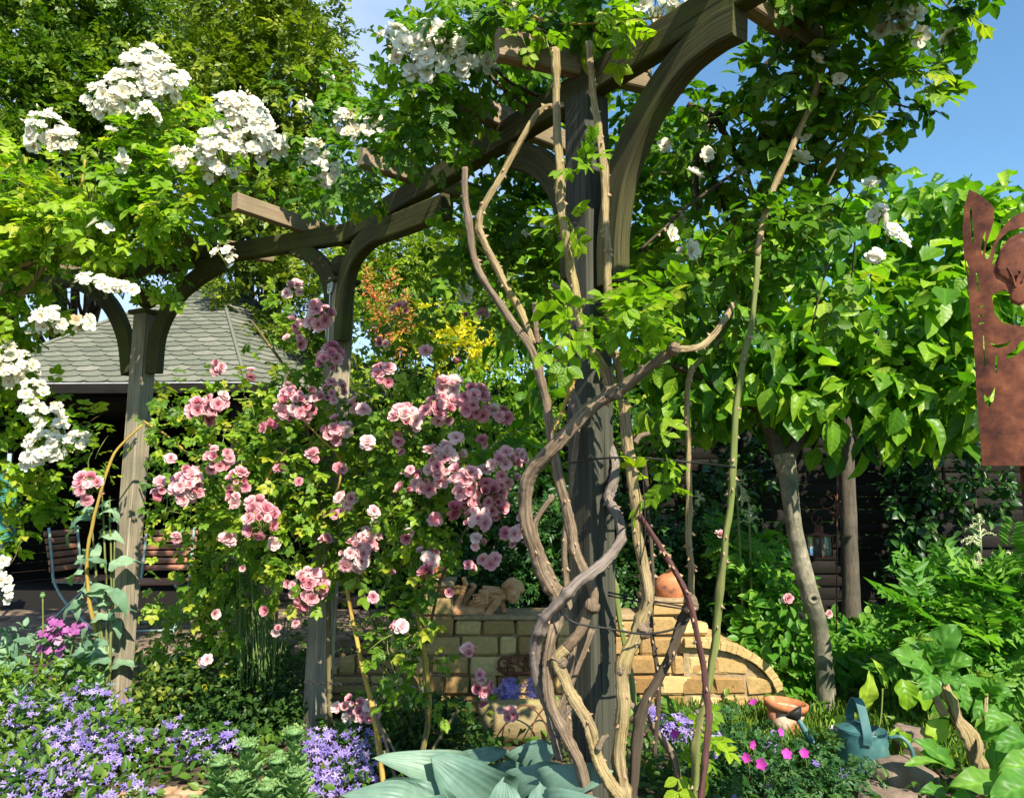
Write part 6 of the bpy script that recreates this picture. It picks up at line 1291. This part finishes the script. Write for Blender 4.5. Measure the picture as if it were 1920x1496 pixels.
a.build('foliage', M['hydrangea_leaf'], hy)
a = Acc()
for x, y in ((1735, 1198), (1846, 1265)):
    a = Acc(); c = W(x, y, 3.5); lathe(a, [(.001, -.012), (.03, -.004), (.035, .004), (.001, .01)], c, 10); n = 90; p = c+np.clip(rng.normal(0, 1, (n, 3)), -1.4, 1.4)*[.022, .022, .006]; place(a, SMALL, p, rng.normal(0, 1, (n, 3)), rng.normal(0, 1, (n, 3)), rng.uniform(.01, .016, n), rng.uniform(0, 1, n)); a.build('flower_bud', M['lime_leaf'], hy)

bl = thing('broad_leaf_plant', 'plant with rounded sunlit lime leaves behind the watering can', 'plant', WZ(1640, 1340, 0)); a = Acc()
for (bx, by, tx, ty, wpx, D, up) in ((1610, 1330, 1635, 1262, 36, 4.3, (.2, -.9, .2)), (1690, 1272, 1703, 1332, 42, 4.1, (0, -.9, .4)), (1660, 1290, 1640, 1235, 16, 4.4, (.5, -.8, .2)), (1740, 1330, 1715, 1300, 40, 4.1, (0, -.7, .6)), (1560, 1345, 1580, 1395, 34, 3.9, (-.2, -.8, .4)), (1580, 1340, 1555, 1400, 30, 3.8, (-.2, -.8, .4)), (1700, 1390, 1670, 1375, 30, 3.9, (0, -.5, .8)), (1685, 1370, 1700, 1402, 30, 3.8, (0, -.8, .5)), (1740, 1350, 1770, 1390, 50, 3.9, (0, -.8, .5)), (1750, 1320, 1780, 1345, 40, 4.0, (0, -.8, .5))):
    bigleaf(a, W(bx, by, D), W(tx, ty, D-.05), wpx*mpp(D, by), up, rnd=rng.uniform(.3, 1), droop=.08, curl=.1, mat=0)
a.build('foliage', M['magnolia_leaf'], bl)
a = Acc()
for bx, by, tx, ty in ((1600, 1390, 1612, 1335), (1740, 1290, 1700, 1275), (1640, 1400, 1655, 1290), (1740, 1430, 1740, 1335)): tube(a, [W(bx, by, 4.1), W((bx+tx)/2+4, (by+ty)/2, 4.1), W(tx, ty, 4.1)], .004, 6)
a.build('stem', M['twig_green'], bl)

# ------------------------------------------------------------------ lower planting, centre and left
hosta = thing('hosta', 'blue green hosta with huge ribbed leaves in the front bed', 'plant', W(900, 1640, 2.6)*[1, 1, 0])
M['hosta_leaf'].node_tree.nodes['Principled BSDF'].inputs['Roughness'].default_value = .45
HLS = [((870, 1540, 2.72), (758, 1412, 2.5), 84, (.5, -.6, .6), .35, .75, .25), ((960, 1560, 2.7), (812, 1425, 2.5), 118, (-.3, -.75, .6), .2, .35, 0), ((868, 1478, 2.85), (946, 1404, 2.75), 44, (-.6, -.6, .5), .3, .4, 0), ((975, 1480, 2.9), (1035, 1392, 2.75), 78, (-.3, -.85, .3), .15, .45, 0), ((1010, 1510, 2.75), (905, 1442, 2.75), 66, (0, -.8, .6), .15, .3, 0),
       ((960, 1545, 2.65), (1066, 1438, 2.5), 64, (-.3, -.6, .8), .25, .4, 0), ((1020, 1560, 2.55), (1134, 1440, 2.4), 84, (-.4, -.65, .7), .2, .5, 0), ((940, 1620, 2.4), (945, 1463, 2.35), 92, (0, -.9, .5), .15, .45, 0), ((850, 1580, 2.5), (640, 1486, 2.4), 60, (0, -.6, .8), .2, .6, 0), ((860, 1570, 2.55), (722, 1462, 2.5), 80, (-.1, -.8, .5), .15, .3, 0),
       ((1060, 1540, 2.7), (1120, 1405, 2.7), 40, (.4, -.8, .3), .3, .2, 0), ((1010, 1610, 2.4), (1012, 1470, 2.35), 70, (.1, -.9, .5), .2, .5, 0), ((1000, 1640, 2.4), (1150, 1510, 2.2), 100, (-.2, -.5, .8), .2, .4, 0), ((870, 1640, 2.4), (740, 1530, 2.2), 100, (.2, -.5, .8), .2, .4, 0)]
for k, (b, t_, wpx, up, cup, rn, cl) in enumerate(HLS):
    a = Acc(); P0, P1 = W(*b), W(*t_); bigleaf(a, P0, P1, wpx*mpp(b[2], b[1])*1.22, up, cup=cup*.9, droop=.2, nu=49, nv=22, rnd=rn, rib=.0007, curl=.05+cl)
    o = a.build('leaf', M['hosta_leaf'], hosta); g0 = np.array([*W(900, 1640, 2.6)[:2], .0])
    a = Acc(); tube(a, [g0, lerp(g0, P0, .6)+[0, 0, .05], P0], [.012, .008], 7); a.build('leaf_stalk', M['twig_green'], o)

def flowers(acc, tpls, blobs, dens, size, seed=0, mat=None, lift=0.0, face=(0, -.5, .8)):
    g = np.random.default_rng(seed)
    for bl in blobs:
        px, py, rx, ry, D, dd = bl[:6]; c, R = ell(px, py, rx, ry, D, dd); n = int(dens*rx*ry*3.14/1000*(bl[6] if len(bl) > 6 else 1))+1
        u = nrm(g.normal(0, 1, (n, 3))+[0.1, -.9, .6]); p = c+u*R*g.uniform(.75, 1.12, (n, 1)); nn = nrm(np.array(face)+g.normal(0, .45, (n, 3))+u*.4); ok = p[:, 2] > .03
        place(acc, tpls, p[ok], nrm(np.cross(nn, g.normal(0, 1, (n, 3))))[ok], nn[ok], (size*g.uniform(.75, 1.2, n))[ok], np.clip(g.normal(.5, .25, n), 0, 1)[ok], g, mat)
def mound(name, label, cat, base, blobs, fol, ftpl, fd, fs, fl=None, stuff=False, seed=0, rr=(.55, .22), **k):
    t = thing(name, label, cat, base)
    a = Acc(); leaves(a, ftpl, blobs, fd, fs, seed=seed, rr=rr, **k); a.build('foliage', [M[fol], M['twig_green']], t)
    if fl:
        a = Acc(); flowers(a, fl[0], fl[3] if len(fl) > 3 else blobs, fl[1], fl[2], seed+1); o = a.build('flowers', M[fl[4] if len(fl) > 4 else 'violet_petal'], t); tag(o, kind='stuff')
    return t
VB = [(150, 1420, 90, 70, 3.9, .25), (60, 1340, 60, 50, 4.3, .2, .8), (170, 1330, 70, 50, 4.2, .2, .8), (230, 1440, 60, 60, 3.9, .2), (90, 1480, 90, 40, 3.4, .15), (230, 1485, 60, 30, 3.4, .15, .8), (30, 1440, 50, 40, 3.6, .15, .6), (190, 1390, 60, 40, 4.0, .2)]
mound('bellflower', 'large mound of violet bellflowers in the bottom left corner', 'flowers', WZ(150, 1450, 0), VB+[(40, 1400, 70, 60, 4.1, .2), (30, 1470, 60, 50, 3.8, .2)], 'ground_leaf', SMALL, 30, .055, (STAR, 14, .041, VB), seed=81)
mound('bellflower', 'violet bellflowers spreading before the dark box bush', 'flowers', WZ(370, 1440, 0), [(370, 1420, 60, 50, 4.1, .2), (320, 1380, 40, 30, 4.2, .2, .6), (430, 1400, 30, 40, 4.1, .15, .6), (390, 1460, 50, 30, 4.0, .15)], 'ground_leaf', SMALL, 26, .05, (STAR, 16, .05), seed=83, rr=(.4, .2))
mound('bellflower', 'deep violet bellflowers around the foot of the middle post', 'flowers', WZ(640, 1470, 0), [(610, 1430, 40, 60, 3.75, .15), (660, 1440, 50, 60, 3.75, .15), (640, 1480, 70, 40, 3.6, .15), (690, 1400, 30, 50, 3.8, .15, .6), (600, 1385, 40, 20, 3.9, .1, .5)], 'ground_leaf', SMALL, 22, .05, (STAR, 12, .045), seed=85, rr=(.3, .2))
mound('bellflower', 'violet bellflower clump growing at the stone wall beside the twisted canes', 'flowers', WZ(955, 1350, 0), [(955, 1305, 26, 28, 4.5, .1), (995, 1300, 12, 24, 4.5, .08), (780, 1310, 20, 24, 4.5, .1, .5)], 'ground_leaf', SMALL, 22, .05, (STAR, 42, .05), seed=87)
mound('bellflower', 'violet bellflowers under the bare canes right of the centre post', 'flowers', WZ(1270, 1400, 0), [(1265, 1370, 50, 28, 4.2, .12), (1230, 1350, 20, 20, 4.3, .1), (1310, 1350, 20, 20, 4.3, .1, .7), (1440, 1400, 30, 20, 4.0, .1, .5)], 'ground_leaf', SMALL, 20, .05, (STAR, 26, .05), seed=89, rr=(.35, .2))
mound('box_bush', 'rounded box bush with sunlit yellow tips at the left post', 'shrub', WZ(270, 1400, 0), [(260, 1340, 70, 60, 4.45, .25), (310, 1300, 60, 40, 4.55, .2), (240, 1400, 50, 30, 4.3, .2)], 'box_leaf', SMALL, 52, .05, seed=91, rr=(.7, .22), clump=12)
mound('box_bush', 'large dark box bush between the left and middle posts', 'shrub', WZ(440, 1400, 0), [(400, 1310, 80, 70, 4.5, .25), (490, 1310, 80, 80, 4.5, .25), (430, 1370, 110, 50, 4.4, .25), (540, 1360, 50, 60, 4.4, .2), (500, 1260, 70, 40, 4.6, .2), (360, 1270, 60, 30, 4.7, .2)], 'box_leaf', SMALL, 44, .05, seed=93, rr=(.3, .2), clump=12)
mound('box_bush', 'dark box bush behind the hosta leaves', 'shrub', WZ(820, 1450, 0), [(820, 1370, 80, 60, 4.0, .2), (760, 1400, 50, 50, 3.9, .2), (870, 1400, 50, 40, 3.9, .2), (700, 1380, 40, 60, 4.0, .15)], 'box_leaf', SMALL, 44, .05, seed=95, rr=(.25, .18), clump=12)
mound('golden_shrub', 'low yellow green shrub at the far left edge of the bed', 'shrub', WZ(50, 1330, 0), [(40, 1270, 70, 30, 4.7, .2), (130, 1270, 50, 20, 4.7, .15), (10, 1320, 40, 50, 4.6, .2)], 'lime_leaf', SMALL, 40, .045, seed=97, rr=(.25, .25))
mound('lime_groundcover', 'bright lime green leafy clump in front of the stone wall', 'plant', WZ(1040, 1370, 0), [(1040, 1330, 40, 24, 4.4, .12), (720, 1320, 80, 28, 4.4, .15), (880, 1340, 60, 24, 4.3, .15, .7), (1000, 1360, 60, 18, 4.3, .1, .7)], 'lime_leaf', SMALL, 34, .05, seed=99)
mound('cranesbill', 'dark green cranesbill mass with a few magenta flowers at the bottom right', 'flowers', WZ(1430, 1470, 0), [(1330, 1440, 90, 50, 3.7, .25), (1430, 1440, 90, 50, 3.6, .25), (1510, 1435, 50, 50, 3.6, .2), (1480, 1490, 120, 40, 3.4, .2), (1360, 1490, 100, 40, 3.4, .2), (1580, 1480, 45, 35, 3.45, .12), (1250, 1470, 70, 50, 3.6, .2, .7), (1540, 1380, 40, 30, 3.8, .15, .7), (1400, 1380, 70, 30, 3.9, .15, .6)], 'geranium_leaf', SPRAY, 9, .085, (ROUND, .22, .05), seed=101, rr=(.45, .28), clump=8)
cb_ = bpy.data.objects[[o.name for o in bpy.data.objects if o.name.startswith('cranesbill')][0]]
a = Acc()
pts = np.array([W(x, y, 3.35) for x, y in ((1413, 1317), (1463, 1372), (1475, 1413), (1428, 1432), (1508, 1412), (1400, 1420), (1265, 1375), (1410, 1395), (1350, 1340))])
place(a, ROUND, pts, rng.normal(0, .5, (9, 3))+[0, .3, .8], rng.normal(0, .45, (9, 3))+[0, -.8, .6], rng.uniform(.035, .05, 9), rng.uniform(.3, .9, 9))
for p in pts: tube(a, [p, p+[.02, .03, -.08], p+[.01, .09, -.16]], .0018, 4, sub=2, mat=1)
a.build('blossoms', [M['magenta_petal'], M['twig_green']], cb_)
orc = thing('honesty_flowers', 'magenta purple flowering plant left of the left pergola post', 'flowers', WZ(125, 1290, 0)); a = Acc()
flowers(a, ROUND, [(100, 1170, 18, 14, 4.9, .06), (95, 1190, 14, 16, 4.9, .06), (125, 1195, 18, 14, 4.9, .06), (140, 1185, 14, 14, 4.9, .06), (155, 1168, 8, 8, 4.9, .04), (115, 1220, 12, 8, 4.9, .04), (90, 1215, 10, 12, 4.9, .05)], 9, .055, seed=103); a.build('flowers', M['orchid_petal'], orc)
a = Acc(); leaves(a, LEAF, [(110, 1230, 60, 30, 4.9, .15), (50, 1240, 60, 30, 4.9, .12), (160, 1250, 50, 40, 4.9, .12), (40, 1190, 50, 20, 5.2, .12, .6)], 13, .09, seed=104); a.build('foliage', M['poppy_leaf'], orc)
stems('stem', orc, [([(100, 1170, 4.9), (110, 1230, 4.9), (120, 1300, 4.9)], (3, 4)), ([(140, 1190, 4.9), (130, 1240, 4.9), (125, 1300, 4.9)], (3, 4))], 'bark_green', sides=5)
bp_ = thing('broad_leaf_plant', 'grey green broad leaved stems rising among the violet bellflowers', 'plant', WZ(110, 1400, 0)); a = Acc(); g = np.random.default_rng(77)
for x, y in ((40, 1290), (60, 1330), (95, 1300), (185, 1270), (200, 1320), (95, 1345), (165, 1300), (30, 1350)):
    c = W(x, y, 4.2); tube(a, [c*[1, 1, 0], c], [.006, .004], 5, sub=2)
    for i in range(9):
        an = i*2.4; d = np.array([math.cos(an), math.sin(an), .4+.08*i]); p = c-[0, 0, .17-.02*i]; bigleaf(a, p, p+nrm(d)*g.uniform(.08, .12), .045, (-d[0]*.3, -d[1]*.3, 1), nu=5, nv=7, rnd=g.uniform(.1, .6), cup=.2, droop=.05)
a.build('foliage', M['sedum_leaf'], bp_)
pp = thing('poppy_plant', 'grey green poppy with wavy leaves and seed heads at the left post', 'plant', WZ(200, 1300, 0)); a = Acc(); g = np.random.default_rng(6)
for i in range(46):
    x = g.uniform(150, 215); y = g.uniform(920, 1260); D = 4.85+g.uniform(-.1, .1); b = W(x, y, D); an = g.uniform(0, 6.28); L_ = g.uniform(.08, .2); t_ = b+np.array([math.cos(an)*L_, math.sin(an)*L_*.6, g.uniform(-.12, .1)])
    bigleaf(a, b, t_, L_*.5, (g.normal(0, .3), -.5, .8), nu=7, nv=9, rnd=g.uniform(0, 1), rib=.006, curl=.3)
a.build('foliage', M['poppy_leaf'], pp)
stems('stem', pp, [([(x0, y0, 4.85), ((x0+x1)/2+4, (y0+1290)/2, 4.85), (x1, 1290, 4.85)], (3, 5)) for x0, y0, x1 in ((170, 960, 190), (190, 900, 200), (205, 930, 205), (215, 1010, 200), (80, 1120, 72), (178, 1080, 195))], 'bark_green', sides=5, knots=0)
for x, y in ((80, 1116), (28, 1118+150), (192, 1060)):
    a = Acc(); c = W(x, y, 4.85); th = np.linspace(-1.5, 1.4, 8); r = .016; lathe(a, [(r*math.cos(q), r*math.sin(q)*1.1) for q in th]+[(r*.9, r*1.15), (.001, r*1.35)], c, 10); a.build('seed_head', M['sedum_leaf'], pp)
gs = thing('tall_grass', 'clump of tall thin green stalks before the rose leaves', 'ornamental grass', WZ(500, 1300, 0)); a = Acc(); g = np.random.default_rng(8)
for i in range(90):
    x = g.uniform(440, 530); y0 = g.uniform(1030, 1160); D = 4.5+g.uniform(-.12, .12); t_ = W(x+g.normal(0, 14), y0, D); b = W(x+g.normal(0, 6), 1290, D); tube(a, [b, lerp(b, t_, .5)+g.normal(0, .01, 3), t_], [.004, .003, .0015], 4, sub=3, rnd=g.uniform(0, 1))
a.build('blades', M['fresh_blade'], gs)
def sedum(label, px, py, D, h, seed):
    g = np.random.default_rng(seed); b = W(px, py+h, D); b[2] = 0; top = W(px, py, D); t = thing('sedum', label, 'plant', b, 'sedum stems in the front bed'); a = Acc(); sa = Acc()
    tube(sa, [b, lerp(b, top, .6)+[.01, 0, 0], top], [.008, .006], 7)
    n = 30; H = top[2]
    for i in range(n):
        tt = i/n; z0 = H*(.15+.8*tt); p = lerp(b, top, z0/H); an = i*2.4; L_ = .125*(1.1-.55*tt)*g.uniform(.85, 1.1); d = np.array([math.cos(an), math.sin(an), .55+tt*.5]); bigleaf(a, p, p+nrm(d)*L_, L_*.5, (-d[0]*.4, -d[1]*.4, 1), nu=5, nv=7, rnd=g.uniform(.2, .7), droop=.05, cup=.2)
    a.build('foliage', M['sedum_leaf'], t); sa.build('stem', M['twig_green'], t)
    a = Acc(); lathe(a, [(.001, -.012), (.035, -.004), (.042, .006), (.03, .014), (.001, .018)], top, 10); n = 220; q = np.clip(g.normal(0, 1, (n, 3)), -1.5, 1.5)*[.024, .024, .007]; place(a, SMALL, top+q+[0, 0, .008], g.normal(0, .5, (n, 3))+[0, 0, 1], g.normal(0, 1, (n, 3)), g.uniform(.008, .014, n), g.uniform(.5, 1, n), g); a.build('flower_head', M['sedum_leaf'], t)
for k, (x, y, D, lb) in enumerate(((464, 1395, 3.25, 'sedum with pale green flower head, tallest beside the violet bellflowers'), (410, 1430, 3.25, 'sedum stem leaning left next to the brick path edging'), (552, 1372, 3.3, 'sedum stem standing closest to the middle post'), (520, 1425, 3.25, 'broad leaved sedum stem without tall neighbours on its right'), (445, 1460, 3.15, 'shortest sedum stem at the bottom edge of the bed'), (555, 1450, 3.15, 'dense grey green sedum stem at the bottom edge near the hosta'), (500, 1475, 3.1, 'low sedum shoot between the other stems at the bottom edge'))): sedum(lb, x, y, D, 120, 200+k)
# ground cover and lawn
gr = Acc(); g = np.random.default_rng(12); n = 16000
x = g.uniform(.9, 5.5, n); y = g.uniform(3.75, 5.6, n); p = np.stack([x, y, np.full(n, .03)], -1); place(gr, [small_tpl(.06, .2, .02)], p, g.normal(0, .35, (n, 3))+[0, 0, 1], g.normal(0, 1, (n, 3))*[1, 1, .2], g.uniform(.05, .11, n), np.clip(g.normal(.5, .25, n), 0, 1), g)
tag(gr.build('grass', M['grass_blade']), 'bright green lawn grass around the watering can', 'grass', kind='stuff')
gc = Acc(); n = 26000; x = g.uniform(-4.5, 5.5, n); y = g.uniform(2.0, 7.4, n); k = (np.sin(x*2.1+y)*np.cos(y*2.7-x)+g.normal(0, .4, n) > -.1) & ~((x < -2.6) & (y > 6.3)); x, y = x[k], y[k]; n = len(x)
place(gc, LEAF, np.stack([x, y, .02+g.uniform(0, .1, n)], -1), g.normal(0, .8, (n, 3))+[0, 0, .3], g.normal(0, .4, (n, 3))+[0, -.2, 1], g.uniform(.035, .075, n), np.clip(g.normal(.45, .25, n), 0, 1), g)
tag(gc.build('ground_cover', M['ground_leaf']), 'low leafy ground cover between the garden plants', 'ground cover', kind='stuff')
gc = Acc(); n = 9000; x = g.uniform(1.6, 4.6, n); y = g.uniform(4.9, 7.0, n)
place(gc, BIG, np.stack([x, y, .03+g.uniform(0, .22, n)], -1), g.normal(0, .8, (n, 3))+[0, 0, .2], g.normal(0, .4, (n, 3))+[0, -.3, 1], g.uniform(.06, .12, n), np.clip(g.normal(.6, .25, n), 0, 1), g)
tag(gc.build('ground_cover', M['fern_leaf']), 'taller bright ground cover under the tree at the right', 'ground cover', kind='stuff')
